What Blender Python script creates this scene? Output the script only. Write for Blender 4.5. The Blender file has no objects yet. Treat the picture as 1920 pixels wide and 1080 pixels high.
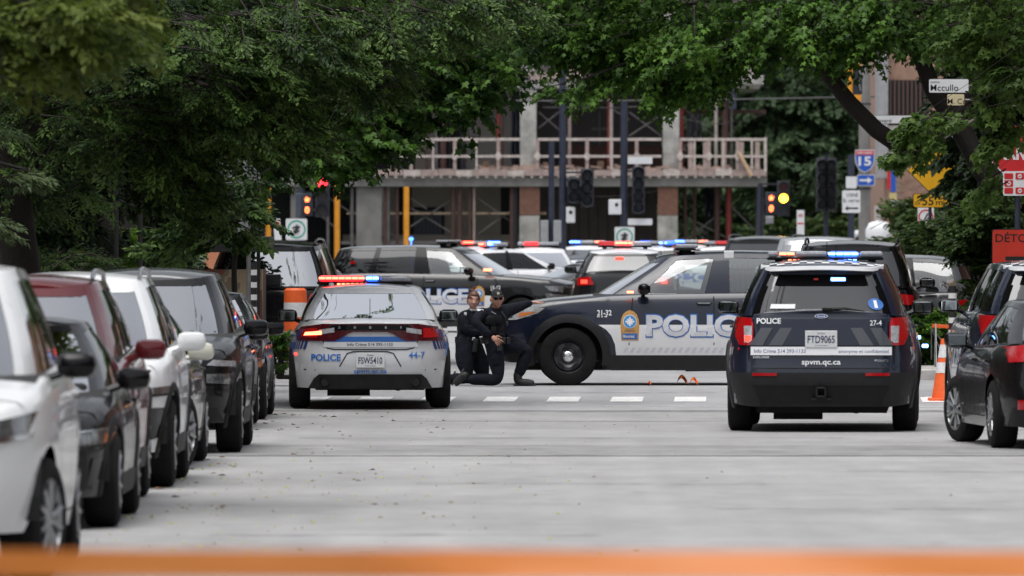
import bpy, bmesh, math, random
import numpy as np
from mathutils import Vector, Matrix

random.seed(7); RNG = np.random.default_rng(7)
SC = bpy.context.scene
COL = SC.collection

# ------------------------------------------------------------------ camera
F = 16000.0; VX, VY, EYE = 1014.0, 438.0, 2.0      # focal length in px of a 1920 px frame, vanishing point, eye height
cam_data = bpy.data.cameras.new('camera'); cam = bpy.data.objects.new('camera', cam_data); COL.objects.link(cam)
cam.location = (0, 0, EYE); cam.rotation_euler = (math.radians(90), 0, 0)
cam_data.sensor_width = 36; cam_data.lens = 300
cam_data.shift_x = -(VX - 960) / 1920; cam_data.shift_y = -(540 - VY) / 1920
cam_data.clip_start = 1; cam_data.clip_end = 6000
cam_data.dof.use_dof = True; cam_data.dof.focus_distance = 104; cam_data.dof.aperture_fstop = 5.6
SC.camera = cam

# ------------------------------------------------------------------ sky and sun (overcast)
SUN_EL, SUN_AZ = math.radians(74), math.radians(215)
world = bpy.data.worlds.new('World'); SC.world = world; world.use_nodes = True
wn = world.node_tree.nodes; wl = world.node_tree.links; wn.clear()
sky = wn.new('ShaderNodeTexSky'); sky.sky_type = 'NISHITA'; sky.sun_disc = False
sky.sun_elevation = SUN_EL; sky.sun_rotation = SUN_AZ; sky.dust_density = 4.0; sky.air_density = 1.0; sky.ozone_density = 1.0
hs = wn.new('ShaderNodeHueSaturation'); hs.inputs['Saturation'].default_value = 0.26
bg = wn.new('ShaderNodeBackground'); bg.inputs['Strength'].default_value = 0.13
wo = wn.new('ShaderNodeOutputWorld')
wl.new(sky.outputs[0], hs.inputs['Color']); wl.new(hs.outputs[0], bg.inputs['Color']); wl.new(bg.outputs[0], wo.inputs['Surface'])
sl = bpy.data.lights.new('sun', 'SUN'); sl.energy = 1.5; sl.angle = math.radians(50); sl.color = (1.0, 0.98, 0.95)
sun = bpy.data.objects.new('sun', sl); COL.objects.link(sun)
sdir = Vector((math.sin(SUN_AZ) * math.cos(SUN_EL), math.cos(SUN_AZ) * math.cos(SUN_EL), math.sin(SUN_EL)))
sun.rotation_euler = sdir.to_track_quat('Z', 'Y').to_euler()
SC.view_settings.view_transform = 'Standard'; SC.view_settings.look = 'None'
SC.view_settings.gamma = 1; SC.view_settings.use_curve_mapping = False
SC.view_settings.exposure = 0.55
SC.render.engine = 'CYCLES'
SC.cycles.max_bounces = 7; SC.cycles.transparent_max_bounces = 12; SC.cycles.sample_clamp_indirect = 4
SC.cycles.use_denoising = True

# ------------------------------------------------------------------ small tools
def W(px, py, d):
    return Vector(((px - VX) * d / F, d, EYE - (py - VY) * d / F))
def X(px, d): return (px - VX) * d / F
def Z(py, d): return EYE - (py - VY) * d / F
def gz(d):
    return float(np.interp(d, [0, 60, 84, 94, 101, 110, 150, 185, 400], [0, 0, -.03, -.06, -.06, 0, 0, .2, .25]))

def empty(name, loc=(0, 0, 0), rz=0.0, label=None, cat=None, group=None):
    o = bpy.data.objects.new(name, None); COL.objects.link(o)
    o.empty_display_size = .2
    o.location = loc; o.rotation_euler = (0, 0, rz)
    tag(o, label, cat, group)
    return o
def tag(o, label=None, cat=None, group=None, kind=None):
    if label: o['label'] = label
    if cat: o['category'] = cat
    if group: o['group'] = group
    if kind: o['kind'] = kind
    return o
def link(name, me, parent=None, loc=None, rot=None):
    o = bpy.data.objects.new(name, me); COL.objects.link(o)
    if parent: o.parent = parent
    if loc is not None: o.location = loc
    if rot is not None: o.rotation_euler = rot
    return o
def autosmooth(me, ang=38):
    me.shade_smooth()
    me.set_sharp_from_angle(angle=math.radians(ang))

class MB:
    """collects geometry, builds one mesh object"""
    def __init__(s): s.v = []; s.f = []; s.m = []; s.mi = 0
    def add(s, vs, fs):
        b = len(s.v); s.v += [tuple(p) for p in vs]; s.f += [tuple(b + i for i in f) for f in fs]; s.m += [s.mi] * len(fs); return s
    def box(s, c, d, rz=0.0, rx=0.0, ry=0.0, bev=0.0):
        hx, hy, hz = d[0] / 2, d[1] / 2, d[2] / 2
        M = Matrix.Rotation(rz, 3, 'Z') @ Matrix.Rotation(ry, 3, 'Y') @ Matrix.Rotation(rx, 3, 'X')
        if bev <= 0:
            pts = [(x, y, z) for z in (-hz, hz) for y in (-hy, hy) for x in (-hx, hx)]
            fs = [(0, 2, 3, 1), (4, 5, 7, 6), (0, 1, 5, 4), (2, 6, 7, 3), (0, 4, 6, 2), (1, 3, 7, 5)]
        else:
            b = min(bev, hx * .95, hy * .95, hz * .95); pts = []; fs = []
            bm = bmesh.new(); bmesh.ops.create_cube(bm, size=1)
            for v in bm.verts: v.co = Vector((v.co.x * 2 * hx, v.co.y * 2 * hy, v.co.z * 2 * hz))
            bmesh.ops.bevel(bm, geom=bm.edges[:], offset=b, segments=2, affect='EDGES', profile=.5)
            bm.verts.index_update(); pts = [v.co.copy() for v in bm.verts]; fs = [tuple(v.index for v in f.verts) for f in bm.faces]; bm.free()
        return s.add([Vector(c) + M @ Vector(p) for p in pts], fs)
    def tube(s, pts, r, seg=8, cap=True, r2=None):
        P = [Vector(p) for p in pts]; n = len(P)
        rs = r if isinstance(r, (list, tuple)) else ([r] * n if r2 is None else [r + (r2 - r) * i / (n - 1) for i in range(n)])
        vs = []; up = Vector((0, 0, 1))
        for i, p in enumerate(P):
            t = (P[min(i + 1, n - 1)] - P[max(i - 1, 0)]).normalized()
            a = t.cross(up) if abs(t.z) < .95 else t.cross(Vector((1, 0, 0)))
            a.normalize(); b = t.cross(a)
            for k in range(seg):
                th = 2 * math.pi * k / seg
                vs.append(p + (a * math.cos(th) + b * math.sin(th)) * rs[i])
        fs = [(i * seg + k, i * seg + (k + 1) % seg, (i + 1) * seg + (k + 1) % seg, (i + 1) * seg + k) for i in range(n - 1) for k in range(seg)]
        if cap: fs += [tuple(reversed(range(seg))), tuple(range((n - 1) * seg, n * seg))]
        return s.add(vs, fs)
    def lathe(s, prof, seg=24, axis='Z', c=(0, 0, 0), cap=True):
        vs = []; n = len(prof); c = Vector(c)
        for (r, h) in prof:
            for k in range(seg):
                th = 2 * math.pi * k / seg; a, b = r * math.cos(th), r * math.sin(th)
                vs.append(c + Vector({'Z': (a, b, h), 'X': (h, a, b), 'Y': (a, h, b)}[axis]))
        fs = [(i * seg + k, i * seg + (k + 1) % seg, (i + 1) * seg + (k + 1) % seg, (i + 1) * seg + k) for i in range(n - 1) for k in range(seg)]
        if cap: fs += [tuple(reversed(range(seg))), tuple(range((n - 1) * seg, n * seg))]
        return s.add(vs, fs)
    def prism(s, poly, y0, y1, M=None):
        """poly in (x,z), extruded along y"""
        n = len(poly); vs = [Vector((x, y0, z)) for x, z in poly] + [Vector((x, y1, z)) for x, z in poly]
        if M is not None: vs = [M @ v for v in vs]
        fs = [tuple(range(n)), tuple(reversed(range(n, 2 * n)))] + [(i, i + n, (i + 1) % n + n, (i + 1) % n) for i in range(n)]
        return s.add(vs, fs)
    def mesh(s, name, mats, smooth=0):
        me = bpy.data.meshes.new(name); me.from_pydata(s.v, [], s.f)
        for m in (mats if isinstance(mats, (list, tuple)) else [mats]): me.materials.append(m)
        if len(me.materials) > 1: me.polygons.foreach_set('material_index', s.m)
        me.update()
        if smooth: autosmooth(me, smooth)
        return me
    def build(s, name, mats, parent=None, smooth=0, loc=None, rot=None):
        return link(name, s.mesh(name, mats, smooth), parent, loc, rot)

# ------------------------------------------------------------------ materials
MATS = {}
def mat(name, col, rough=.5, metal=0.0, coat=0.0, var=0.12, scale=6.0, bump=0.0, bscale=40.0, emit=0.0, ecol=None, rvar=.1, spec=.5, dirt=0.0, trans=0.0):
    if name in MATS: return MATS[name]
    m = bpy.data.materials.new(name); m.use_nodes = True; MATS[name] = m
    nt = m.node_tree; N = nt.nodes; L = nt.links
    p = N['Principled BSDF']; p.inputs['Roughness'].default_value = rough; p.inputs['Metallic'].default_value = metal
    p.inputs['Coat Weight'].default_value = coat; p.inputs['Coat Roughness'].default_value = .04
    p.inputs['Specular IOR Level'].default_value = spec
    c = tuple(col) + (1,)
    p.inputs['Base Color'].default_value = c
    tc = N.new('ShaderNodeTexCoord')
    src = None
    if var > 0 or dirt > 0:
        nz = N.new('ShaderNodeTexNoise'); nz.inputs['Scale'].default_value = scale; nz.inputs['Detail'].default_value = 6; nz.inputs['Roughness'].default_value = .6
        L.new(tc.outputs['Object'], nz.inputs['Vector'])
        mr = N.new('ShaderNodeMapRange'); mr.inputs[1].default_value = .3; mr.inputs[2].default_value = .7
        mr.inputs[3].default_value = 1 - var; mr.inputs[4].default_value = 1 + var
        L.new(nz.outputs[0], mr.inputs[0])
        mx = N.new('ShaderNodeMix'); mx.data_type = 'RGBA'; mx.blend_type = 'MULTIPLY'; mx.inputs[0].default_value = 1
        mx.inputs[6].default_value = c; L.new(mr.outputs[0], mx.inputs[7]); src = mx.outputs[2]
        r2 = N.new('ShaderNodeMapRange'); r2.inputs[1].default_value = .3; r2.inputs[2].default_value = .7
        r2.inputs[3].default_value = max(0, rough - rvar * rough); r2.inputs[4].default_value = min(1, rough + rvar)
        L.new(nz.outputs[0], r2.inputs[0]); L.new(r2.outputs[0], p.inputs['Roughness'])
        if dirt > 0:
            # road film thrown up on the lower body: a real coat of dust, thicker near the sill
            sx = N.new('ShaderNodeSeparateXYZ'); L.new(tc.outputs['Object'], sx.inputs[0])
            h = N.new('ShaderNodeMapRange'); h.inputs[1].default_value = .25; h.inputs[2].default_value = .95; h.inputs[3].default_value = 1.0; h.inputs[4].default_value = .08
            L.new(sx.outputs[2], h.inputs[0])
            n2 = N.new('ShaderNodeTexNoise'); n2.inputs['Scale'].default_value = 9; n2.inputs['Detail'].default_value = 8; L.new(tc.outputs['Object'], n2.inputs['Vector'])
            mu = N.new('ShaderNodeMath'); mu.operation = 'MULTIPLY'; L.new(h.outputs[0], mu.inputs[0]); L.new(n2.outputs[0], mu.inputs[1])
            m3 = N.new('ShaderNodeMath'); m3.operation = 'MULTIPLY'; m3.inputs[1].default_value = dirt * .45; L.new(mu.outputs[0], m3.inputs[0])
            md = N.new('ShaderNodeMix'); md.data_type = 'RGBA'; md.inputs[7].default_value = (.13, .12, .105, 1)
            L.new(m3.outputs[0], md.inputs[0]); L.new(src, md.inputs[6]); src = md.outputs[2]
            cw = N.new('ShaderNodeMapRange'); cw.inputs[1].default_value = 0; cw.inputs[2].default_value = .5; cw.inputs[3].default_value = coat; cw.inputs[4].default_value = coat * .45
            L.new(m3.outputs[0], cw.inputs[0]); L.new(cw.outputs[0], p.inputs['Coat Weight'])
        L.new(src, p.inputs['Base Color'])
    if bump > 0:
        nb = N.new('ShaderNodeTexNoise'); nb.inputs['Scale'].default_value = bscale; nb.inputs['Detail'].default_value = 5
        L.new(tc.outputs['Object'], nb.inputs['Vector'])
        b = N.new('ShaderNodeBump'); b.inputs['Strength'].default_value = bump; b.inputs['Distance'].default_value = .02
        L.new(nb.outputs[0], b.inputs['Height']); L.new(b.outputs[0], p.inputs['Normal'])
    if emit > 0:
        p.inputs['Emission Color'].default_value = tuple(ecol or col) + (1,); p.inputs['Emission Strength'].default_value = emit
    if trans > 0: p.inputs['Transmission Weight'].default_value = trans
    return m
def glass(name, tint, amount, rough=.02, refl=1.0):
    """thin window glass: tinted see-through plus fresnel reflection"""
    if name in MATS: return MATS[name]
    m = bpy.data.materials.new(name); m.use_nodes = True; MATS[name] = m
    nt = m.node_tree; N = nt.nodes; L = nt.links; N.clear()
    out = N.new('ShaderNodeOutputMaterial'); fr = N.new('ShaderNodeFresnel'); fr.inputs['IOR'].default_value = 1.55
    g = N.new('ShaderNodeBsdfGlossy'); g.inputs['Roughness'].default_value = rough; g.inputs['Color'].default_value = (.97, .98, 1, 1)
    t = N.new('ShaderNodeBsdfTransparent'); t.inputs['Color'].default_value = tuple(x for x in tint) + (1,)
    d = N.new('ShaderNodeBsdfDiffuse'); d.inputs['Color'].default_value = (tint[0] * .12 + .01, tint[1] * .12 + .01, tint[2] * .12 + .01, 1)
    mx0 = N.new('ShaderNodeMixShader'); mx0.inputs[0].default_value = 1 - amount
    L.new(t.outputs[0], mx0.inputs[1]); L.new(d.outputs[0], mx0.inputs[2])
    mul = N.new('ShaderNodeMath'); mul.operation = 'MULTIPLY'; mul.inputs[1].default_value = refl; mul.use_clamp = True
    L.new(fr.outputs[0], mul.inputs[0])
    mx = N.new('ShaderNodeMixShader'); L.new(mul.outputs[0], mx.inputs[0]); L.new(mx0.outputs[0], mx.inputs[1]); L.new(g.outputs[0], mx.inputs[2])
    L.new(mx.outputs[0], out.inputs['Surface'])
    return m
def paint(name, col, metal=.0, rough=.35, dirt=.5, coat=1.0):
    return mat('paint_' + name, col, rough, metal, coat * .8, var=.04, scale=2.5, dirt=dirt, spec=.2)

RUBBER = mat('rubber', (.008, .008, .009), .92, var=.25, scale=9, bump=.2, dirt=.2, spec=.15)
BLACKP = mat('black_plastic', (.006, .006, .007), .5, spec=.22, var=.15, dirt=.4)
GLOSSB = mat('gloss_black', (.003, .003, .004), .2, spec=.1, coat=.35, var=.05)
GAP = mat('panel_gap', (.003, .003, .003), .9, var=0)
INTER = mat('car_interior', (.012, .012, .013), .8, var=.3, scale=12)
INTERG = mat('car_interior_grey', (.09, .09, .09), .85, var=.3, scale=12)
CHROME = mat('chrome', (.75, .76, .78), .18, 1.0, var=.03)
ALLOY = mat('alloy', (.38, .39, .40), .33, 1.0, var=.08)
ALLOYD = mat('alloy_dark', (.07, .07, .075), .4, .8, var=.1)
MIRRORG = mat('mirror_glass', (.55, .6, .62), .04, 1.0, var=.02)
UNDER = mat('underbody', (.008, .008, .008), .9, var=.3, scale=8)
STEELW = mat('steel_wheel_black', (.022, .024, .032), .35, .3, coat=.3, var=.15, dirt=.3)
REDL = mat('red_lens', (.36, .003, .006), .15, coat=.35, var=.08, scale=20)
DREDL = mat('dark_red_lens', (.06, .002, .006), .2, coat=.2, var=.15, scale=20)
CLEARL = mat('clear_lens', (.42, .43, .45), .12, .3, coat=1, var=.35, scale=30)
HEADL = mat('headlamp_lens', (.16, .165, .17), .08, .5, coat=1, var=.6, scale=22)
AMBER = mat('amber_lens', (.55, .16, .03), .2, coat=1, var=.1)
WHITE = mat('white_vinyl', (.72, .73, .75), .35, coat=.5, var=.03, dirt=.3)
LGREY = mat('grey_vinyl', (.56, .575, .61), .4, coat=.2, var=.10, scale=9)
DGREY = mat('dark_grey_vinyl', (.05, .055, .065), .4, coat=.5, var=.05)
BLUEV = mat('blue_vinyl', (.012, .12, .42), .35, coat=.5, var=.05)
DBLUEV = mat('dark_blue_vinyl', (.01, .035, .16), .35, coat=.5, var=.05)
GOLDV = mat('gold_vinyl', (.50, .27, .07), .4, coat=.4, var=.12, scale=40)
SKYV = mat('sky_blue_vinyl', (.02, .22, .55), .35, coat=.4, var=.04)
PLATE = mat('plate_white', (.62, .63, .64), .4, var=.05, scale=30)
PLATEB = mat('plate_text', (.02, .03, .09), .5, var=0)
E_RED = mat('led_red', (.9, .02, .01), .3, var=0, emit=5, ecol=(1, .045, .03))
E_REDC = mat('led_red_core', (1, .2, .1), .3, var=0, emit=4.5, ecol=(1, .13, .07))
E_ORG = mat('led_orange_core', (1, .2, .1), .3, var=0, emit=4, ecol=(1, .17, .08))
E_BLUE = mat('led_blue', (.02, .08, .9), .3, var=0, emit=5, ecol=(.04, .16, 1))
E_BLUEC = mat('led_blue_core', (.2, .4, 1), .3, var=0, emit=4.5, ecol=(.16, .42, 1))
E_TAIL = mat('tail_on', (.9, .03, .01), .3, var=0, emit=2.2, ecol=(1, .05, .03))
REDDOME = mat('red_dome', (.35, .004, .01), .1, coat=1, var=.1, emit=.25, ecol=(1, .01, .02))
BLUEDOME = mat('blue_dome', (.01, .03, .3), .1, coat=1, var=.1, emit=.3, ecol=(.02, .08, 1))
REDLIT = mat('red_dome_lit', (.5, .01, .01), .1, coat=1, var=.1, emit=2.4, ecol=(1, .012, .02))
BLUELIT = mat('blue_dome_lit', (.01, .04, .5), .1, coat=1, var=.1, emit=2.4, ecol=(.02, .11, 1))
CLRDOME = mat('clear_dome', (.30, .31, .34), .1, coat=1, var=.25, scale=25)
CERAM = mat('ceramic_band', (.002, .002, .0025), .8, var=0, spec=.05)
G_LIGHT = glass('glass_light', (.80, .88, .86), .93, refl=3.0)
G_WIND = glass('glass_windshield', (.55, .63, .61), .90, refl=6)
G_TINT = glass('glass_tinted', (.10, .11, .12), .8)
G_DARK = glass('glass_privacy', (.04, .042, .046), .7, refl=2.2)

# ------------------------------------------------------------------ lettering
_txt = {}
def text_geo(s, bold=0.0, align='LEFT', sx=1.0):
    """flat glyph mesh with cap height 1: (verts Nx2, faces)"""
    key = (s, bold, align, sx)
    if key in _txt: return _txt[key]
    cu = bpy.data.curves.new('t', 'FONT'); cu.body = s; cu.size = 1.0; cu.offset = bold; cu.resolution_u = 3; cu.align_x = align
    o = bpy.data.objects.new('t', cu); COL.objects.link(o)
    dg = bpy.context.evaluated_depsgraph_get(); me = o.evaluated_get(dg).to_mesh()
    V = np.array([(v.co.x, v.co.y) for v in me.vertices]); Fs = [tuple(p.vertices) for p in me.polygons]
    o.evaluated_get(dg).to_mesh_clear(); bpy.data.objects.remove(o); bpy.data.curves.remove(cu)
    V = V / 0.73; V[:, 0] *= sx
    _txt[key] = (V, Fs); return V, Fs
def text_width(s, bold=0.0, sx=1.0):
    V, _ = text_geo(s, bold, 'LEFT', sx); return V[:, 0].max() - V[:, 0].min()
def text_part(name, s, u0, v0, h, fn, m, parent, off=.008, bold=.015, align='LEFT', width=None, thick=0.0):
    """lettering mapped through fn(u, v, off); width fits the word to a length"""
    V, Fs = text_geo(s, bold, 'LEFT')
    x0, x1 = V[:, 0].min(), V[:, 0].max(); k = (width / ((x1 - x0) * h)) if width else 1.0
    shift = {'LEFT': 0, 'CENTER': -.5, 'RIGHT': -1}[align] * (x1 - x0)
    vs = [fn(u0 + (x - x0 + shift) * h * k, v0 + y * h, off) for x, y in V]
    b = MB(); b.add(vs, Fs)
    if thick:
        b.add([fn(u0 + (x - x0 + shift) * h * k, v0 + y * h, off - thick) for x, y in V], [tuple(reversed(f)) for f in Fs])
    return b.build(name, m, parent)
def flat(x, y, z, rz=0.0):
    """plane map: faces -Y (towards the camera) when rz=0"""
    M = Matrix.Translation((x, y, z)) @ Matrix.Rotation(rz, 4, 'Z')
    return lambda u, v, off=0.0: M @ Vector((u, -off, v))
# ------------------------------------------------------------------ car kit
def ip(x, kn): return float(np.interp(x, [k[0] for k in kn], [k[1] for k in kn]))
def se(q, n): return max(0.0, 1 - min(1.0, abs(q)) ** n) ** (1.0 / n)

class Car:
    def __init__(s, S, name, loc, rz, label, cat, group=None):
        s.S = S; s.root = empty(name, loc, rz, label, cat, group)
        s.L, s.Wd, s.H = S['L'], S['W'], S['H']; s.hw = s.Wd / 2
        s.wy = (-s.L / 2 + S['ro'], s.L / 2 - S['fo']); s.wr = S['wr']
    # --- body surface
    def w(s, z): return s.hw * ip(z / s.S['belt'], s.S.get('wk', [(0, .90), (.22, .955), (.42, .99), (.68, 1.0), (.86, .975), (1.0, .93), (1.3, .86)]))
    def lf(s, z): return s.L / 2 - ip(z / s.S['belt'], s.S.get('fk', [(0, .16), (.25, .05), (.42, 0), (.62, .0), (.75, .06), (.9, .22), (1.1, .5)]))
    def lr(s, z): return s.L / 2 - ip(z / s.S['belt'], s.S.get('rk', [(0, .2), (.25, .06), (.45, 0), (.62, .03), (.85, .08), (1.0, .12), (1.3, .3)]))
    def zt(s, y): return ip(y, s.S['top'])
    def ly(s, y, z): return s.lf(z) if y > 0 else s.lr(z)
    def nn(s, y): return s.S.get('nf', 4.5) if y > 0 else s.S.get('nr', 5.5)
    def mp(s, side, u, v, off=0.0):
        if side in 'LR':
            y = -u if side == 'L' else u
            x = s.w(v) * se(y / s.ly(y, v), s.nn(y)); sg = -1 if side == 'L' else 1
            return Vector((sg * (x + off), y, v))
        q = u / s.w(v)
        if side == 'B': return Vector((u, -s.lr(v) * se(q, s.nn(-1)) - off, v))
        return Vector((-u, s.lf(v) * se(q, s.nn(1)) + off, v))
    def fn(s, side): return lambda u, v, off=0.0: s.mp(side, u, v, off)
    # --- greenhouse surface
    def g(s, t):
        G = s.S['gh']; e = lambda a: G[a + '0'] + (G[a + '1'] - G[a + '0']) * t
        bulge = 1 + G.get('bulge', .02) * math.sin(math.pi * t)
        return e('w') * bulge, e('f'), e('r')
    def gz_(s, y, t):
        G = s.S['gh']; zb = s.zt(y) - .015; return zb + t * (ip(y, G['roof']) - zb)
    def gp(s, kind, a, t, off=0.0):
        """kind 'S+','S-' (a = relative length), 'F','B' (a = relative width)"""
        G = s.S['gh']; w, f, r = s.g(t); n = G.get('nf', 5.5); m = G.get('nr', 6.5)
        if kind[0] == 'S':
            sg = 1 if kind[1] == '+' else -1
            y = G['yc'] + (a * f if a > 0 else a * r); x = w * se(a, n if a > 0 else m)
            return Vector((sg * (x + off), y, s.gz_(y, t)))
        if kind == 'F': y = G['yc'] + f * se(a, n); return Vector((a * w, y + off, s.gz_(y, t)))
        y = G['yc'] - r * se(a, m); return Vector((a * w, y - off, s.gz_(y, t)))
    def grid(s, P, rows, cols, flip=False):
        vs = [P(i, j) for i in range(rows) for j in range(cols)]
        fs = [(i * cols + j, i * cols + j + 1, (i + 1) * cols + j + 1, (i + 1) * cols + j) for i in range(rows - 1) for j in range(cols - 1)]
        if flip: fs = [tuple(reversed(f)) for f in fs]
        return vs, fs

    def body(s, mats):
        S = s.S; paintm = mats['body']; root = s.root
        # side samples as y at mid height
        ref = .6 * S['belt']; ys = set()
        ra = S.get('arch', s.wr + .07)
        qc = .86; rf = se(qc, s.nn(1)); rr = se(qc, s.nn(-1))
        ys |= set(np.linspace(-rr, rf, 26).round(4))
        for wy in s.wy:
            for k in range(-8, 9):
                y = wy + ra * math.sin(math.pi / 2 * k / 8) ; r = y / s.ly(y, ref)
                if -rr < r < rf: ys.add(round(r, 4))
        side = sorted(ys); qs = list(np.linspace(qc, -qc, 21))[0:]
        loop = [('R', r) for r in side] + [('F', q) for q in qs] + [('L', r) for r in reversed(side)] + [('B', -q) for q in qs]
        T = [0, .06, .16, .28, .4, .52, .64, .76, .87, .95, 1.0]
        def arch(y, x):
            z = S['sill'] if abs(y) < s.L * .36 else S.get('bumpz', S['sill'] + .04)
            for wy in s.wy:
                d = abs(y - wy)
                if d < ra: z = max(z, s.wr + math.sqrt(ra * ra - d * d) * S.get('archk', .98))
            return z
        def pos(e, t):
            k, a = e
            y0 = (a * s.ly(a, ref)) if k in 'RL' else ((s.lf(ref) if k == 'F' else -s.lr(ref)) * se(a, s.nn(1 if k == 'F' else -1)))
            zb = arch(y0, 0) if k in 'RL' else S.get('bumpz', S['sill'] + .04)
            zt = s.zt(y0); z = zb + (zt - zb) * t; pin = .975 if t == 1 else (.992 if t == .95 else 1)
            if k in 'RL':
                y = a * s.ly(a, z); x = s.w(z) * se(a, s.nn(a)) * pin
                return Vector((x if k == 'R' else -x, y, z))
            l = (s.lf(z) if k == 'F' else s.lr(z)) - (0 if pin == 1 else (.03 if t == 1 else .01)); yy = l * se(a, s.nn(1 if k == 'F' else -1))
            return Vector((a * s.w(z) * (pin if abs(a) > .8 else 1), yy if k == 'F' else -yy, z))
        K = len(loop); R = len(T)
        b = MB(); vs = [pos(e, t) for t in T for e in loop]
        fs = [(i * K + j, i * K + (j + 1) % K, (i + 1) * K + (j + 1) % K, (i + 1) * K + j) for i in range(R - 1) for j in range(K)]
        b.add(vs, fs)
        # top surfaces: strips at constant y between mirrored rim points
        nS = len(side); nQ = len(qs); half = nQ // 2
        rim = [pos(e, 1.0) for e in loop]
        right = rim[nS + nQ + nS + nQ - 1 - half + 0:][::1]
        # ordered right rim from rear centre to front centre, and the mirrored left rim
        order = [('B', q) for q in np.linspace(.0, qc, half + 1)] + [('R', r) for r in side] + [('F', q) for q in np.linspace(qc, 0, half + 1)]
        fc = [-1, -.985, -.95, -.86, -.6, -.3, 0, .3, .6, .86, .95, .985, 1]
        cr = S.get('crown', .05); G = S.get('gh')
        b.mi = 0; rows = []
        for e in order:
            p = pos(e, 1.0); 
            row = []
            for f in fc:
                row.append(Vector((p.x * f, p.y, p.z + (.018 if abs(f) < .99 else 0) * min(1, abs(p.x) / .3) * (1 if abs(f) < .96 else .6) + cr * (1 - abs(f) ** 2.2) * min(1, abs(p.x) / (s.hw * .6)))))
            rows.append(row)
        vs = [p for row in rows for p in row]; c = len(fc)
        for i in range(len(rows) - 1):
            for j in range(c - 1):
                cx = sum((rows[i][j].x, rows[i + 1][j].x, rows[i][j + 1].x, rows[i + 1][j + 1].x)) / 4; cy = (rows[i][j].y + rows[i + 1][j].y) / 2
                b0 = len(b.v)
                b.mi = 1 if (G and abs(cx) < G['w0'] * .97 and -G['r0'] + G['yc'] + .05 < cy < G['f0'] + G['yc'] - .05) else 0
                b.add([rows[i][j], rows[i][j + 1], rows[i + 1][j + 1], rows[i + 1][j]], [(0, 1, 2, 3)])
        b.mi = 0
        me = b.mesh('body', [paintm, mats.get('inter', INTER)])
        bm = bmesh.new(); bm.from_mesh(me); bmesh.ops.remove_doubles(bm, verts=bm.verts, dist=.0006); bmesh.ops.recalc_face_normals(bm, faces=bm.faces); bm.to_mesh(me); bm.free()
        autosmooth(me, 40)
        link('body', me, root)
        # dark floor pan between the wheels
        u = MB(); hw = s.hw
        u.box((0, 0, (S['sill'] + .55) / 2 + .03), (hw * 1.34, s.L * .86, .55 - S['sill'] + .06))
        u.box((0, -s.L * .40, S.get('bumpz', S['sill'] + .04) + .06), (hw * 1.3, .25, .14)); u.box((0, s.L * .42, S.get('bumpz', S['sill'] + .04) + .05), (hw * 1.3, .2, .12))
        for wy in s.wy: u.tube([(-hw * .8, wy, s.wr), (hw * .8, wy, s.wr)], .05, 8)
        u.box((-.25, -s.L * .34, S['sill'] - .01), (.5, .5, .12)); u.tube([(hw * .35, s.wy[0] - .3, S['sill'] + .02), (hw * .35, 0, S['sill'])], .04, 6)
        for wy in s.wy: u.box((0, wy, (S['sill'] + s.wr + ra) / 2), (hw * 1.2, ra * 2.1, s.wr + ra - S['sill'] - .02))
        for sg in (-1, 1):                      # inner sill and wheel-arch liners
            u.box((sg * hw * .86, (s.wy[0] + s.wy[1]) / 2, S['sill'] + .1), (hw * .16, s.wy[1] - s.wy[0] - 2 * ra, .16))
            for wy in s.wy:
                n = 10; pts = []
                for k in range(n + 1):
                    a = math.pi * k / n
                    pts.append((wy + math.cos(a) * (ra + .012), s.wr + math.sin(a) * (ra + .012)))
                vs = [Vector((sg * hw * .60, y, z)) for y, z in pts] + [Vector((sg * hw * .93, y, z)) for y, z in pts]
                u.add(vs, [(k, k + 1, k + n + 2, k + n + 1) for k in range(n)])
        u.build('underbody', UNDER, root)
        return s

    def greenhouse(s, mats, panes=None, frame=None, qf=.90, qr=.88, tb=.05, tt=.90, pillar_mat=None):
        """side panes: (a0, a1, material); frame/roof in body paint"""
        S = s.S; G = S['gh']; panes = panes or G['panes']
        T = [0, tb] + list(np.linspace(tb, tt, 6))[1:] + [1.0]
        def col_list():
            c = []; cuts = sorted(set([-1.0] + [p[0] for p in panes] + [p[1] for p in panes] + [1.0]))
            return cuts
        n = G.get('nf', 5.5); m = G.get('nr', 6.5); rf = se(qf, n); rr = se(qr, m)
        edges = [-rr] + [v for p in panes for v in p[:2]] + [rf]; edges = sorted(set(edges))
        fb = MB()
        for kind in ('S+', 'S-'):
            for a0, a1 in zip(edges[:-1], edges[1:]):
                pane = next((p for p in panes if abs(p[0] - a0) < 1e-6 and abs(p[1] - a1) < 1e-6), None)
                A = list(np.linspace(a0, a1, 7 if pane else 4))
                if pane:
                    for tr in ((0, 1), (len(T) - 2, len(T) - 1)):
                        vs, fs = s.grid(lambda i, j: s.gp(kind, A[j], T[tr[i]]), 2, len(A), kind == 'S-'); fb.mi = 0; fb.add(vs, fs)
                    vs, fs = s.grid(lambda i, j: s.gp(kind, A[j], T[1:-1][i], -.008), len(T) - 2, len(A), kind == 'S-')
                    g = MB(); g.add(vs, fs); g.build('side_window', pane[2], s.root, smooth=40)
                else:
                    fb.mi = 1 if (a0 > -.9 and a1 < .8 and abs(a0) < .75 and abs(a1) < .75) else 0
                    vs, fs = s.grid(lambda i, j: s.gp(kind, A[j], T[i]), len(T), len(A), kind == 'S-'); fb.add(vs, fs)
                    vs, fs = s.grid(lambda i, j: s.gp(kind, A[j], T[i], -.045), len(T), len(A), kind != 'S-'); fb.mi = 2; fb.add(vs, fs)
            fb.mi = 2
        fb.mi = 0
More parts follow.
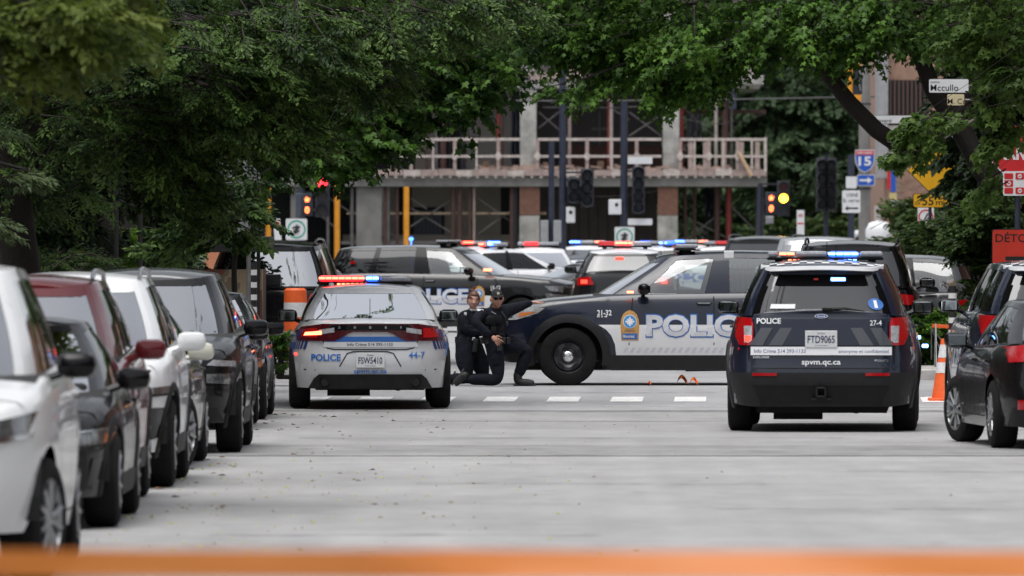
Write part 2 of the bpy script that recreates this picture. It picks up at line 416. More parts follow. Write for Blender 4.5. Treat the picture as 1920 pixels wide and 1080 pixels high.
        for kind, q in (('F', qf), ('B', qr)):
            A = list(np.linspace(-q, q, 15)); gl = mats['wind'] if kind == 'F' else mats['rear']
            fl = kind == 'F'
            for tr in ((0, 1), (len(T) - 2, len(T) - 1)):
                vs, fs = s.grid(lambda i, j: s.gp(kind, A[j], T[tr[i]]), 2, len(A), fl); fb.add(vs, fs)
            for sg in (-1, 1):      # posts beside the glass
                B = list(np.linspace(q * .93, q, 3))
                vs, fs = s.grid(lambda i, j: s.gp(kind, sg * B[j], T[i], .0), len(T), 3, fl ^ (sg < 0)); fb.add(vs, fs)
            A = list(np.linspace(-q * .93, q * .93, 15))
            vs, fs = s.grid(lambda i, j: s.gp(kind, A[j], T[1:-1][i], -.006), len(T) - 2, len(A), fl)
            g = MB(); g.add(vs, fs); g.build('windshield' if kind == 'F' else 'rear_window', gl, s.root, smooth=60)
        me = fb.mesh('pillars', [mats['body'], pillar_mat or mats.get('pillar', GLOSSB), INTER]); 
        autosmooth(me, 40)
        link('pillars', me, s.root)
        # roof
        w, f, r = s.g(1.0); cr = G.get('rcrown', .045)
        A = [-1, -.995, -.97, -.9] + list(np.linspace(-.8, .8, 15)) + [.9, .97, .995, 1]
        fc = [-1, -.97, -.9, -.7, -.35, 0, .35, .7, .9, .97, 1]; rows = []
        for a in A:
            y = G['yc'] + (a * f if a > 0 else a * r); x = w * se(a, n if a > 0 else m); z = ip(y, G['roof'])
            k = min(1, x / (w * .8))
            rows.append([Vector((x * q, y, z - .015 + (.0 if abs(q) == 1 else .015) + cr * (1 - abs(q) ** 2.2) * k)) for q in fc])
        b = MB(); c = len(fc)
        b.add([p for r_ in rows for p in r_], [(i * c + j, i * c + j + 1, (i + 1) * c + j + 1, (i + 1) * c + j) for i in range(len(rows) - 1) for j in range(c - 1)])
        b.build('roof', mats.get('roof', mats['body']), s.root, smooth=50)
        # headliner and seats
        it = mats.get('seat', INTER)
        for sx in (-.38, .38):
            q = MB(); y = G['yc'] + .12; zb = s.zt(0) - .55
            q.box((sx, y, zb + .38), (.48, .16, .62), rx=.18, bev=.06); q.box((sx, y - .07, zb + .79), (.26, .11, .2), rx=.15, bev=.05)
            q.build('seat', it, s.root, smooth=40)
        q = MB(); q.box((0, G['yc'] - .78, s.zt(-1) - .2), (1.2, .16, .55), rx=.2, bev=.05)
        for sx in (-.38, .38): q.box((sx, G['yc'] - .84, s.zt(-1) + .12), (.24, .1, .16), bev=.04)
        q.build('rear_seat', it, s.root, smooth=40)
        q = MB(); q.box((0, G['yc'] + G['f0'] - .45, s.zt(G['yc'] + G['f0'] - .4) + .02), (1.3, .35, .09), bev=.04)
        q.lathe([(.17, 0), (.185, .012), (.17, .024)], 16, 'Y', (-.38, G['yc'] + .62, s.zt(.5) + .04), cap=False)
        q.build('dashboard', INTER, s.root, smooth=40)
        return s

    # --- surface patches
    def patch(s, name, side, poly, m, off=.006, depth=.02, n=14, rows=3, parent=None, label=None):
        b = MB(); s.patch_geo(b, s.fn(side), poly, off, depth, n, rows)
        o = b.build(name, m, parent or s.root, smooth=45)
        if label: o['label'] = label
        return o
    def patch_geo(s, b, fn, poly, off=.006, depth=.02, n=14, rows=3):
        us = sorted(set([round(p[0], 5) for p in poly])); lo, hi = us[0], us[-1]
        cols = sorted(set(us) | set(np.linspace(lo, hi, n).round(5)))
        cols = [c for i, c in enumerate(cols) if i == 0 or c - cols[i - 1] > 1e-4]
        def span(u):
            zs = []; N = len(poly)
            for i in range(N):
                (u0, v0), (u1, v1) = poly[i], poly[(i + 1) % N]
                if abs(u1 - u0) < 1e-9:
                    if abs(u - u0) < 1e-5: zs += [v0, v1]
                elif min(u0, u1) - 1e-6 <= u <= max(u0, u1) + 1e-6: zs.append(v0 + (v1 - v0) * (u - u0) / (u1 - u0))
            return (min(zs), max(zs)) if zs else (0, 0)
        c = len(cols); R = rows; V = []
        for i in range(R):
            for u in cols:
                a, bb = span(u); V.append(fn(u, a + (bb - a) * i / (R - 1), off))
        fs = [(i * c + j, i * c + j + 1, (i + 1) * c + j + 1, (i + 1) * c + j) for i in range(R - 1) for j in range(c - 1)]
        ring = [j for j in range(c)] + [i * c + c - 1 for i in range(1, R)] + [(R - 1) * c + j for j in range(c - 2, -1, -1)] + [i * c for i in range(R - 2, 0, -1)]
        base = len(V); 
        for k in ring:
            i, j = divmod(k, c); u = cols[j]; a, bb = span(u); V.append(fn(u, a + (bb - a) * i / (R - 1), off - depth))
        nr = len(ring)
        fs += [(ring[(k + 1) % nr], ring[k], base + k, base + (k + 1) % nr) for k in range(nr)]
        b.add(V, fs)
    def gpatch(s, name, kind, a0, a1, t0, t1, m, off=.006, parent=None):
        """quad patch on the greenhouse"""
        n = 8; A = np.linspace(a0, a1, n); T = np.linspace(t0, t1, 4); flip = kind in ('F', 'S-')
        vs, fs = s.grid(lambda i, j: s.gp(kind, A[j], T[i], off), 4, n, flip); b = MB(); b.add(vs, fs)
        return b.build(name, m, parent or s.root, smooth=45)
    def gap(s, lines, name='panel_gap'):
        """door and lid seams: dark strips"""
        b = MB()
        for side, pts in lines:
            fn = s.fn(side)
            P = [Vector((p[0], p[1])) for p in pts]; Q = []
            for a, c in zip(P[:-1], P[1:]):
                k = max(1, int((c - a).length / .12)); Q += [a + (c - a) * i / k for i in range(k)]
            Q.append(P[-1]); w = .0065; vs = []
            for i, p in enumerate(Q):
                t = (Q[min(i + 1, len(Q) - 1)] - Q[max(i - 1, 0)]).normalized(); nrm = Vector((-t.y, t.x))
                for sg in (-w, w): q = p + nrm * sg; vs.append(fn(q.x, q.y, .0035))
            b.add(vs, [(2 * i, 2 * i + 1, 2 * i + 3, 2 * i + 2) for i in range(len(Q) - 1)])
        return b.build(name, GAP, s.root)
    def stripe_arch(s, wy, r0, r1, side, m, name='arch_trim', off=.018, a0=-.25, a1=math.pi + .25):
        b = MB(); n = 22; vs = []; fn = s.fn(side); sg = -1 if side == 'L' else 1
        for i in range(n + 1):
            a = a0 + (a1 - a0) * i / n
            for r, o in ((r0, -.03), (r0, off), ((r0 + r1) / 2, off + .006), (r1, off * .6), (r1, -.005)):
                y = wy + r * math.cos(a); z = max(s.S['sill'] - .02, s.wr + r * math.sin(a)); vs.append(fn(sg * y, z, o))
        b.add(vs, [(i * 5 + k, i * 5 + k + 1, (i + 1) * 5 + k + 1, (i + 1) * 5 + k) for i in range(n) for k in range(4)])
        return b.build(name, m, s.root, smooth=50)

    def wheels(s, style='alloy', steer=0.0, rim_m=None, width=.235):
        R = s.wr; key = (style, round(R, 3), width)
        if key not in WHEELS:
            rr = R * .66 if style != 'steel' else R * .60; hw = width / 2
            t = MB(); t.lathe([(rr, -hw), (rr + .02, -hw - .004), (R * .86, -hw + .0), (R * .965, -hw + .018), (R, -hw + .045), (R, hw - .045), (R * .965, hw - .018), (R * .86, hw), (rr + .02, hw + .004), (rr, hw), (rr - .012, hw - .02), (rr - .012, -hw + .02)], 40, 'X', cap=False)
            tm = t.mesh('tyre', RUBBER, 35)
            r = MB(); 
            if style == 'steel':
                r.lathe([(rr - .012, hw - .02), (rr - .03, hw - .045), (rr * .90, hw - .075), (rr * .80, hw - .03), (rr * .62, hw - .028), (rr * .45, hw - .05), (rr * .30, hw - .03), (0.001, hw - .03)], 32, 'X', cap=False)
                r.mi = 1
                for k in range(5):
                    a = k * 2 * math.pi / 5 + .3
                    pts = []
                    for j in range(10):
                        th = 2 * math.pi * j / 10; u = rr * .68 + .030 * math.cos(th); v = .062 * math.sin(th)
                        pts.append(Vector((hw - .024, u * math.cos(a) - v * math.sin(a), u * math.sin(a) + v * math.cos(a))))
                    r.add(pts, [tuple(range(10))])
                rm = r.mesh('rim', [STEELW, UNDER], 30)
                c = MB(); cr_ = rr * .30; c.lathe([(cr_ * 1.05, hw - .045), (cr_ * 1.02, hw - .03), (cr_ * .85, hw - .018), (cr_ * .4, hw - .012), (0.001, hw - .012)], 24, 'X', cap=False)
                for k in range(5):
                    a = k * 2 * math.pi / 5; c.lathe([(.011, 0), (.011, .01), (.004, .014)], 8, 'X', (hw - .018, cr_ * .62 * math.cos(a), cr_ * .62 * math.sin(a)))
                cm = c.mesh('hub_cap', CHROME, 35)
            else:
                rm_ = rim_m or ALLOY
                r.lathe([(rr, hw - .006), (rr - .012, hw - .004), (rr - .03, hw - .05), (rr - .035, -hw + .03), (rr, -hw + .02)], 40, 'X', cap=False)
                n = 5
                for k in range(n):
                    for da in (-.17, .17):
                        a = 2 * math.pi * k / n + da; a1 = 2 * math.pi * k / n + da * 1.6
                        p0 = Vector((hw - .03, .045 * math.cos(a), .045 * math.sin(a))); p1 = Vector((hw - .012, (rr - .02) * math.cos(a1), (rr - .02) * math.sin(a1)))
                        r.tube([p0, (p0 + p1) / 2 + Vector((.006, 0, 0)), p1], [.026, .018, .022], 6)
                r.lathe([(.075, hw - .05), (.07, hw - .018), (.03, hw - .008), (.001, hw - .008)], 20, 'X', cap=False)
                r.mi = 1; r.lathe([(rr - .034, -hw + .06), (.001, -hw + .07)], 24, 'X', cap=False)
                r.lathe([(rr * .72, -hw + .09), (rr * .72, -hw + .11), (.06, -hw + .11)], 24, 'X', cap=False)
                rm = r.mesh('rim', [rm_, UNDER], 35); cm = None
            WHEELS[key] = (tm, rm, cm)
        tm, rm, cm = WHEELS[key]; track = s.hw - width / 2 - s.S.get('inset', .035)
        if style == 'alloy' and rim_m is not None: pass
        for wy in s.wy:
            for sg in (-1, 1):
                rz = (0 if sg > 0 else math.pi) + (steer if wy > 0 else 0)
                t = link('wheel', tm, s.root, (sg * track, wy, R), (0, 0, rz))
                link('rim', rm, t)
                if cm: link('hub_cap', cm, t)
        return s
    def mirrors(s, m, y=None, z=None, size=(.23, .14, .15), glassm=None):
        G = s.S['gh']; y = y if y is not None else G['yc'] + G['f0'] * .62; z = z or s.zt(y) + .08
        for sg in (-1, 1):
            b = MB(); x = s.w(z - .08) * 1.0 + .02
            b.box((sg * (x + .11), y, z), size, rz=-sg * .12, bev=.055)
            b.tube([(sg * (x - .10), y + .01, z - .09), (sg * (x + .04), y, z - .04)], .028, 6)
            o = b.build('mirror', m, s.root, smooth=45)
            g = MB(); g.box((sg * (x + .11), y - size[1] / 2 - .002, z + .0), (size[0] * .74, .008, size[2] * .68), rz=-sg * .12, bev=.003)
            g.build('mirror_glass', glassm or MIRRORG, o)
        return s
    def handles(s, ys, z, m):
        for side in 'LR':
            sg = -1 if side == 'L' else 1
            for y in ys:
                b = MB(); p = s.mp(side, sg * y, z, .028); q0 = s.mp(side, sg * (y - .09), z, -.01); q1 = s.mp(side, sg * (y + .09), z, -.01)
                b.tube([q0, s.mp(side, sg * (y - .08), z, .025), s.mp(side, sg * (y + .08), z, .025), q1], .014, 6)
                b.build('door_handle', m, s.root, smooth=50)
        return s
    def plate(s, text, u, v, side='B', w=.31, h=.155):
        b = MB(); fn = s.fn(side); p = fn(u, v, .03); q = MB()
        q.box((p.x, p.y - .005, p.z), (w + .02, .012, h + .02), bev=.004)
        o = q.build('license_plate', PLATE, s.root)
        yb = p.y - .013
        pf = lambda uu, vv, off=0: Vector((p.x + uu, yb - off, p.z + vv))
        text_part('lettering', text, 0, -h * .25, h * .50, pf, PLATEB, o, off=.001, bold=.012, align='CENTER', width=w * .9)
        text_part('lettering', 'Québec', 0, h * .33, h * .12, pf, PLATEB, o, off=.001, bold=.0, align='CENTER')
        text_part('lettering', 'Je me souviens', 0, -h * .46, h * .10, pf, PLATEB, o, off=.001, bold=.0, align='CENTER')
        return o
    def antenna(s, x, y, z, h=.3):
        b = MB(); b.tube([(x, y, z - .04), (x, y - .02, z + h)], .004, 5); b.lathe([(.025, -.03), (.02, .02)], 8, 'Z', (x, y, z)); b.build('antenna', BLACKP, s.root)
WHEELS = {}

def lightbar(car, x0, x1, y, z, segs, h=.085, depth=.28):
    """roof beacon bar; segs: (x0, x1, dome material, led material or None, glow material)"""
    cx = (x0 + x1) / 2
    b = MB(); b.box((cx, y, z - .01), (x1 - x0, depth * .8, .03), bev=.01)
    for sx in (x0 + .12, x1 - .12): b.box((sx, y, z - .05), (.08, .12, .09), bev=.01)
    o = b.build('light_bar', BLACKP, car.root, smooth=40)
    for (a, c, dome, led) in segs:
        if led and dome in (REDDOME, BLUEDOME): dome = REDLIT if dome is REDDOME else BLUELIT
        d = MB(); d.box(((a + c) / 2, y, z + h / 2), (c - a - .006, depth, h * .82), bev=.03)
        d.build('lens', dome, o, smooth=45)
        if led:
            l = MB(); n = max(1, int((c - a) / .07))
            for i in range(n):
                xx = a + (c - a) * (i + .5) / n
                l.box((xx, y - depth / 2 - .003, z + h * .56), ((c - a) / n * .92, .01, h * .34), bev=.004)
            l.build('led_module', led, o)
    return o

def badge(car, side, u, v, h):
    """gold shield with blue disc, white star, and the city plate under it"""
    w = h * .62; b = MB(); P = []
    sh = [(-.46, -.5), (-.46, -.22), (-.42, -.20), (-.5, 0), (-.46, .2), (-.36, .36), (-.2, .45), (0, .5), (.2, .45), (.36, .36), (.46, .2), (.5, 0), (.42, -.20), (.46, -.22), (.46, -.5)]
    poly = [(u + x * w, v + z * h) for x, z in sh]
    o = car.patch('badge', side, poly, GOLDV, .009, .012, 20, 4)
    fn = car.fn(side)
    def disc(r, cu, cv, off, m, nm, k=20):
        q = MB(); q.add([fn(cu, cv, off)] + [fn(cu + r * math.cos(2 * math.pi * i / k), cv + r * math.sin(2 * math.pi * i / k), off) for i in range(k)], [(0, i + 1, (i + 1) % k + 1) for i in range(k)]); return q.build(nm, m, o)
    disc(h * .225, u, v + h * .12, .012, WHITE, 'disc'); disc(h * .205, u, v + h * .12, .014, SKYV, 'disc')
    q = MB()
    for k in range(4):      # white rosace of four crossed bars
        a = math.pi * k / 4 + (0 if k % 2 else 0); r = h * (.15 if k % 2 == 0 else .12); t = h * .028
        c, s_ = math.cos(a), math.sin(a); pts = [(-r, -t), (r, -t), (r, t), (-r, t)]
        q.add([fn(u + x * c - y * s_, v + h * .12 + x * s_ + y * c, .016 + k * .0004) for x, y in pts], [(0, 1, 2, 3)])
    q.build('rosette', WHITE, o)
    car_p = [(u - w * .40, v - h * .46), (u + w * .40, v - h * .46), (u + w * .40, v - h * .27), (u - w * .40, v - h * .27)]
    car.patch('city_band', side, car_p, BLUEV, .012, .004, 6, 2, parent=o)
    text_part('lettering', 'Montréal', u - w * .35, v - h * .41, h * .10, fn, WHITE, o, off=.015, bold=.02, width=w * .58)
    text_part('lettering', 'POLICE', u, v - h * .205, h * .05, fn, DBLUEV, o, off=.013, bold=.02, align='CENTER', width=w * .5)
    return o
def disc_on(fn, cu, cv, r, off, m, nm, parent, k=20, ry=None):
    q = MB(); ry = ry or r
    q.add([fn(cu, cv, off)] + [fn(cu + r * math.cos(2 * math.pi * i / k), cv + ry * math.sin(2 * math.pi * i / k), off) for i in range(k)], [(0, i + 1, (i + 1) % k + 1) for i in range(k)])
    return q.build(nm, m, parent)
# ------------------------------------------------------------------ vehicle shapes
EXPLORER = dict(L=5.05, W=2.0, H=1.78, ro=1.09, fo=.93, wr=.382, sill=.20, bumpz=.30, belt=1.22, nf=4.6, nr=6.5, crown=.035, inset=.02, arch=.455,
    wk=[(0, .90), (.25, .955), (.45, .99), (.62, 1.0), (.8, .97), (.93, .925), (1.0, .89), (1.2, .86)],
    fk=[(0, .2), (.3, .06), (.45, 0), (.7, .0), (.85, .05), (.92, .13), (1.1, .3)],
    rk=[(0, .25), (.25, .10), (.42, .0), (.52, 0), (.56, .06), (.8, .10), (1.0, .14), (1.3, .25)],
    top=[(-2.5, 1.22), (-1, 1.215), (.6, 1.19), (1.2, 1.165), (1.9, 1.10), (2.3, 1.03), (2.5, .98)],
    gh=dict(yc=-.5, f0=1.78, f1=.92, r0=1.86, r1=1.66, w0=.875, w1=.655, nf=4.6, nr=7, rcrown=.05, bulge=.03,
        roof=[(-2.3, 1.66), (-1.8, 1.715), (-.6, 1.735), (.1, 1.71), (.42, 1.66)],
        panes=[(-.90, -.50, 0), (-.44, -.02, 0), (.17, .66, 0)]))
DURANGO = dict(EXPLORER, L=5.1, ro=1.12, fo=.94, belt=1.24,
    top=[(-2.5, 1.24), (-1, 1.22), (.6, 1.19), (1.1, 1.17), (1.6, 1.14), (2.2, 1.08), (2.5, 1.0)])
CHARGER = dict(L=5.04, W=1.905, H=1.48, ro=1.02, fo=.97, wr=.362, sill=.22, bumpz=.25, belt=1.0, nf=4.5, nr=4.6, crown=.03, inset=.005, arch=.425,
    wk=[(0, .93), (.3, .975), (.5, .995), (.66, 1.0), (.82, .975), (.93, .92), (1.0, .87), (1.2, .8)],
    fk=[(0, .15), (.3, .02), (.5, 0), (.7, .03), (.82, .12), (1.0, .3)],
    rk=[(0, .16), (.25, .06), (.42, .0), (.66, .02), (.72, .05), (.80, .04), (1.0, .03), (1.2, .05)],
    top=[(-2.5, .985), (-2.2, 1.01), (-1.7, 1.02), (-.8, 1.01), (.5, .99), (1.2, .97), (1.8, .91), (2.3, .82), (2.5, .75)],
    gh=dict(yc=-.25, f0=1.5, f1=.52, r0=1.78, r1=.68, w0=.83, w1=.615, nf=4.5, nr=4.8, rcrown=.05, bulge=.045,
        roof=[(-1.05, 1.38), (-.7, 1.405), (-.2, 1.42), (.1, 1.405), (.32, 1.37)],
        panes=[(-.72, -.06, 0), (.03, .66, 0)]))
MIDSUV = dict(L=4.65, W=1.84, H=1.70, ro=1.0, fo=.93, wr=.355, sill=.25, bumpz=.29, belt=1.12, nf=4.0, nr=5.5, crown=.045, inset=.02, arch=.43,
    fk=[(0, .22), (.25, .08), (.45, .01), (.62, 0), (.75, .02), (.88, .10), (1.0, .24), (1.2, .4)],
    top=[(-2.3, 1.14), (-1, 1.11), (.4, 1.07), (1.0, 1.06), (1.6, .99), (2.1, .90), (2.3, .84)],
    gh=dict(yc=-.45, f0=1.66, f1=.72, r0=1.72, r1=1.5, w0=.80, w1=.59, nf=4.3, nr=6, rcrown=.05, bulge=.035,
        roof=[(-2.0, 1.56), (-1.5, 1.63), (-.5, 1.655), (.1, 1.63), (.3, 1.59)],
        panes=[(-.88, -.52, 0), (-.46, -.03, 0), (.12, .62, 0)]))
SEDAN = dict(L=4.65, W=1.80, H=1.43, ro=1.0, fo=.95, wr=.325, sill=.20, bumpz=.22, belt=.94, nf=3.9, nr=4.6, crown=.03, inset=.01, arch=.385,
    wk=[(0, .93), (.3, .975), (.5, .995), (.7, 1.0), (.85, .975), (.95, .93), (1.0, .90), (1.2, .8)],
    top=[(-2.3, 1.0), (-1.8, 1.01), (-.8, .97), (.5, .93), (1.1, .90), (1.6, .83), (2.1, .72), (2.3, .66)],
    fk=[(0, .18), (.28, .04), (.5, 0), (.65, .02), (.78, .1), (1.0, .35)],
    gh=dict(yc=-.3, f0=1.62, f1=.42, r0=1.72, r1=.8, w0=.80, w1=.565, nf=4.3, nr=5, rcrown=.045, bulge=.05,
        roof=[(-1.1, 1.34), (-.7, 1.375), (-.2, 1.385), (.1, 1.36)],
        panes=[(-.74, -.08, 0), (.02, .68, 0)]))
BIGSUV = dict(MIDSUV, L=5.2, W=2.02, H=1.9, ro=1.15, fo=.98, wr=.40, arch=.48, belt=1.22, nr=7,
    top=[(-2.6, 1.24), (-1, 1.22), (.6, 1.2), (1.2, 1.18), (2.0, 1.12), (2.6, 1.0)],
    gh=dict(yc=-.55, f0=1.85, f1=1.1, r0=1.95, r1=1.75, w0=.90, w1=.70, nf=5, nr=7, rcrown=.05, bulge=.03,
        roof=[(-2.4, 1.80), (-1.5, 1.85), (-.5, 1.855), (.3, 1.83), (.55, 1.80)],
        panes=[(-.90, -.50, 0), (-.44, -.02, 0), (.14, .66, 0)]))
VAN = dict(BIGSUV, H=1.98, gh=dict(BIGSUV['gh'], w1=.74, roof=[(-2.4, 1.84), (-1.5, 1.9), (-.5, 1.9), (.3, 1.88), (.55, 1.84)]))

def start(S, name, loc, rz, label, cat, group, body, side_gl, rear_gl, wind=None, roof=None, wheel='alloy', steer=0.0, rim=None, mirror=None, pillar=None, side_front=None, tyre_w=.235):
    c = Car(S, name, loc, rz, label, cat, group)
    mats = dict(body=body, wind=wind or G_WIND, rear=rear_gl)
    if roof: mats['roof'] = roof
    if pillar: mats['pillar'] = pillar
    c.mats = mats
    c.body(mats)
    ps = [(a, b, (side_front or side_gl) if i == len(S['gh']['panes']) - 1 else side_gl) for i, (a, b, _) in enumerate(S['gh']['panes'])]
    c.greenhouse(mats, ps)
    c.wheels(wheel, steer, rim, tyre_w)
    c.mirrors(mirror or body)
    return c
def poly_lr(c, name, side, poly, m, **k):
    c.patch(name, side, poly, m, **k); return c.patch(name, side, [(-u, v) for u, v in poly], m, **k)
def doors(c, B=None, zs=None):
    """door seams and handles, both sides"""
    G = c.S['gh']; zb = c.S['sill'] + .10; L = []
    yA = G['yc'] + G['f0'] * .70; yB = G['yc'] + G['f0'] * .1; yC = c.wy[0] + .42
    for side in 'LR':
        sg = -1 if side == 'L' else 1
        zt = lambda y: c.zt(y) - .03
        L += [(side, [(sg * (yA + .02), zb), (sg * (yA + .05), .55), (sg * yA, zt(yA))]), (side, [(sg * yB, zb), (sg * yB, zt(yB))]),
              (side, [(sg * (yC + .08), zb), (sg * (yC + .12), .55), (sg * (yC - .22), zt(yC - .2))]), (side, [(sg * yA, zb), (sg * (yC + .08), zb)])]
    c.gap(L); c.handles([yB - .17 + .30, yC + .02], c.zt(0) - .12, c.mats['body'])

# ---------- police Explorer style: navy with white and grey graphics
NAVY = paint('navy', (.0045, .0085, .023), rough=.3, dirt=.3)
SILVERWHITE = paint('silver_white', (.50, .51, .53), rough=.32, dirt=.6)
CLAD = mat('grey_cladding', (.013, .0135, .0155), .55, spec=.25, var=.12, scale=10, dirt=.25)
DCLAD = mat('dark_cladding', (.007, .0075, .009), .55, spec=.22, var=.15, dirt=.25)

def explorer(loc, rz, label, num, plate=None, group='police cars at the junction', sidegfx=True, side_gl=None, steer=0.0):
    c = start(EXPLORER, 'police_car', loc, rz, label, 'police car', group, NAVY, side_gl or G_TINT, G_DARK, wheel='steel', mirror=GLOSSB, pillar=NAVY, side_front=G_LIGHT, steer=steer, tyre_w=.255)
    for side in 'LR':
        for wy in c.wy: c.stripe_arch(wy, .452, .560, side, CLAD)
    doors(c)
    # lower side cladding between arches
    for side in 'LR':
        sg = -1 if side == 'L' else 1; y0, y1 = sorted((sg * (c.wy[0] + .50), sg * (c.wy[1] - .50)))
        c.patch('side_cladding', side, [(y0, .21), (y1, .21), (y1, .395), (y0, .395)], CLAD, off=.010, n=10)
        if sidegfx: side_graphics(c, side, num)
    # ---- rear
    fn = c.fn('B')
    c.patch('rear_bumper', 'B', [(-.985, .50), (-.95, .30), (-.72, .27), (.72, .27), (.95, .30), (.985, .50), (.985, .62), (-.985, .62)], CLAD, off=.02, depth=.06, n=30, rows=6)
    c.patch('bumper_insert', 'B', [(-.62, .30), (.62, .30), (.70, .48), (-.70, .48)], DCLAD, off=.028, n=20)
    for u in (-.52, .52):
        b = MB(); p = fn(u, .29, .0)
        for k in (-.07, .07): b.tube([(p.x + k, p.y + .12, p.z), (p.x + k, p.y - .03, p.z - .01)], .032, 12, cap=False)
        b.build('exhaust_tip', CHROME, c.root, smooth=50)
    for u in (-.58, .58): c.patch('reflector', 'B', [(u - .125, .588), (u + .125, .588), (u + .125, .618), (u - .125, .618)], REDL, off=.032, n=5)
    b = MB(); p = fn(0, .42, .05)
    for dx, dz, sx, sz in ((-.045, 0, .02, .11), (.045, 0, .02, .11), (0, .045, .11, .02), (0, -.045, .11, .02)): b.box((p.x + dx, p.y, p.z + dz), (sx, .1, sz), bev=.004)
    b.box((p.x, p.y + .02, p.z - .07), (.2, .03, .02)); b.build('tow_hitch', BLACKP, c.root)
    for sg in (-1, 1):
        T = [(.70, .93), (.74, .90), (.85, .905), (.885, .98), (.90, 1.10), (.885, 1.19), (.72, 1.18), (.70, 1.12)]
        o = c.patch('taillight', 'B', [(sg * u, v) for u, v in T], REDL, off=.022, depth=.05, n=12, rows=6)
        lens = [(.715, 1.10), (.715, .95), (.75, .925), (.795, .93), (.80, 1.10)]
        c.patch('lamp_lens', 'B', [(sg * u, v) for u, v in lens], CLEARL, off=.027, n=8, parent=o)
        if sg < 0:
            c.patch('lit_lamp', 'B', [(sg * u, v) for u, v in [(.725, 1.0), (.725, .96), (.75, .935), (.785, .94), (.79, 1.0)]], E_TAIL, off=.030, n=6, parent=o)
        # wrap on the side
        sd = 'L' if sg < 0 else 'R'
        c.patch('taillight_wrap', sd, [(sg * -2.10, 1.02), (sg * -2.28, .92), (sg * -2.28, 1.18), (sg * -2.14, 1.17)], REDL, off=.012, n=6)
    c.patch('hatch_panel', 'B', [(-.68, .90), (.68, .90), (.70, 1.17), (-.70, 1.17)], NAVY, off=.014, n=20)
    c.patch('hatch_recess', 'B', [(-.40, .90), (.40, .90), (.34, 1.09), (-.34, 1.09)], NAVY, off=.02, n=12)
    for sg in (-1, 1):      # grey chevrons
        for k in (0, 1):
            u = .30 + k * .20; c.patch('chevron', 'B', [(sg * u, 1.08), (sg * (u + .12), 1.08), (sg * (u + .24), .90), (sg * (u + .10), .90)], DGREY, off=.023, n=8)
    band = c.patch('info_band', 'B', [(-.725, .80), (.725, .80), (.725, .885), (-.725, .885)], WHITE, off=.018, n=24)
    text_part('lettering', 'Info Crime 514 393-1133', -.69, .823, .040, fn, DBLUEV, band, off=.0195, bold=.005, width=.53)
    text_part('lettering', 'anonyme et confidentiel', .69, .823, .036, fn, DBLUEV, band, off=.0195, bold=.0, align='RIGHT', width=.51)
    text_part('lettering', 'spvm.qc.ca', 0, .705, .056, fn, WHITE, c.root, off=.016, bold=.02, align='CENTER', width=.40)
    text_part('lettering', 'POLICE', -.665, 1.125, .055, fn, WHITE, c.root, off=.019, bold=.03, width=.25)
    if num: text_part('lettering', num, .50, 1.105, .055, fn, WHITE, c.root, off=.019, bold=.010, width=.12)
    text_part('lettering', 'EXPLORER', -.70, .768, .022, fn, CHROME, c.root, off=.014, bold=.02, width=.17)
    text_part('lettering', 'POLICE', .55, .735, .022, fn, CHROME, c.root, off=.014, bold=.02, width=.14)
    em = disc_on(fn, 0, 1.20, .068, .018, CHROME, 'emblem', c.root, 24, .022); disc_on(fn, 0, 1.20, .060, .020, DBLUEV, 'emblem_field', em, 24, .018)
    text_part('lettering', 'Ford', 0, 1.19, .018, fn, CHROME, em, off=.022, bold=.02, align='CENTER', width=.075)
    for sd in 'LR':
        u = (2.06 if sd == 'L' else -2.06); text_part('lettering', '911', u, .80, .085, c.fn(sd), WHITE, c.root, off=.006, bold=.02, align='CENTER', width=.15)
    if plate: c.plate(plate, 0, .965)
    c.gap([('B', [(-.76, 1.17), (-.745, .70), (-.68, .67), (.68, .67), (.745, .70), (.76, 1.17)])])
    # wiper and spoiler, glass stickers
    b = MB(); p0 = c.gp('B', .02, .14, .02); p1 = c.gp('B', .52, .10, .03); b.tube([p0, (p0 + p1) / 2 + Vector((0, -.01, .02)), p1], [.02, .016, .006], 6); b.box(p0 + Vector((.04, -.01, 0)), (.1, .04, .04), bev=.01); b.build('rear_wiper', BLACKP, c.root)
    b = MB(); G = c.S['gh']; w, f, r = c.g(1.0); y = G['yc'] - r
    b.prism([(0, 0), (0, 0)], 0, 0) if False else None
    vs = []; n = 13
    for i in range(n):
        q = -.97 + 1.94 * i / (n - 1); x = q * w; yy = G['yc'] - r * se(q, 7) + .02; z = ip(yy, G['roof']) + .035 * (1 - abs(q) ** 2)
        vs += [(x, yy + .16, z + .015), (x, yy - .10, z + .0), (x, yy - .11, z - .035), (x, yy + .02, z - .05)]
    b.add(vs, [(i * 4 + k, i * 4 + (k + 1) % 4, i * 4 + 4 + (k + 1) % 4, i * 4 + 4 + k) for i in range(n - 1) for k in range(4)])
    b.build('roof_spoiler', WHITE, c.root, smooth=60)
    c.gpatch('dark_tint_band', 'B', -.82, .82, .66, .90, CERAM, off=.002); [c.gpatch('dark_tint_band', 'B', a, b_, .05, .66, CERAM, off=.002) for a, b_ in ((-.82, -.74), (.74, .82))]
    c.gpatch('window_sticker', 'B', -.62, -.32, .16, .26, WHITE, off=.006)
    gf = lambda u, v, off=0: c.gp('B', u / .75, v, off + .004)
    dd = disc_on(gf, .50, .26, .07, .002, BLUEV, 'round_sticker', c.root, 20, .13); text_part('lettering', '1', .50, .18, .17, gf, WHITE, dd, off=.004, bold=.03, align='CENTER', width=.03)
    # checkered roof band
    b = MB()
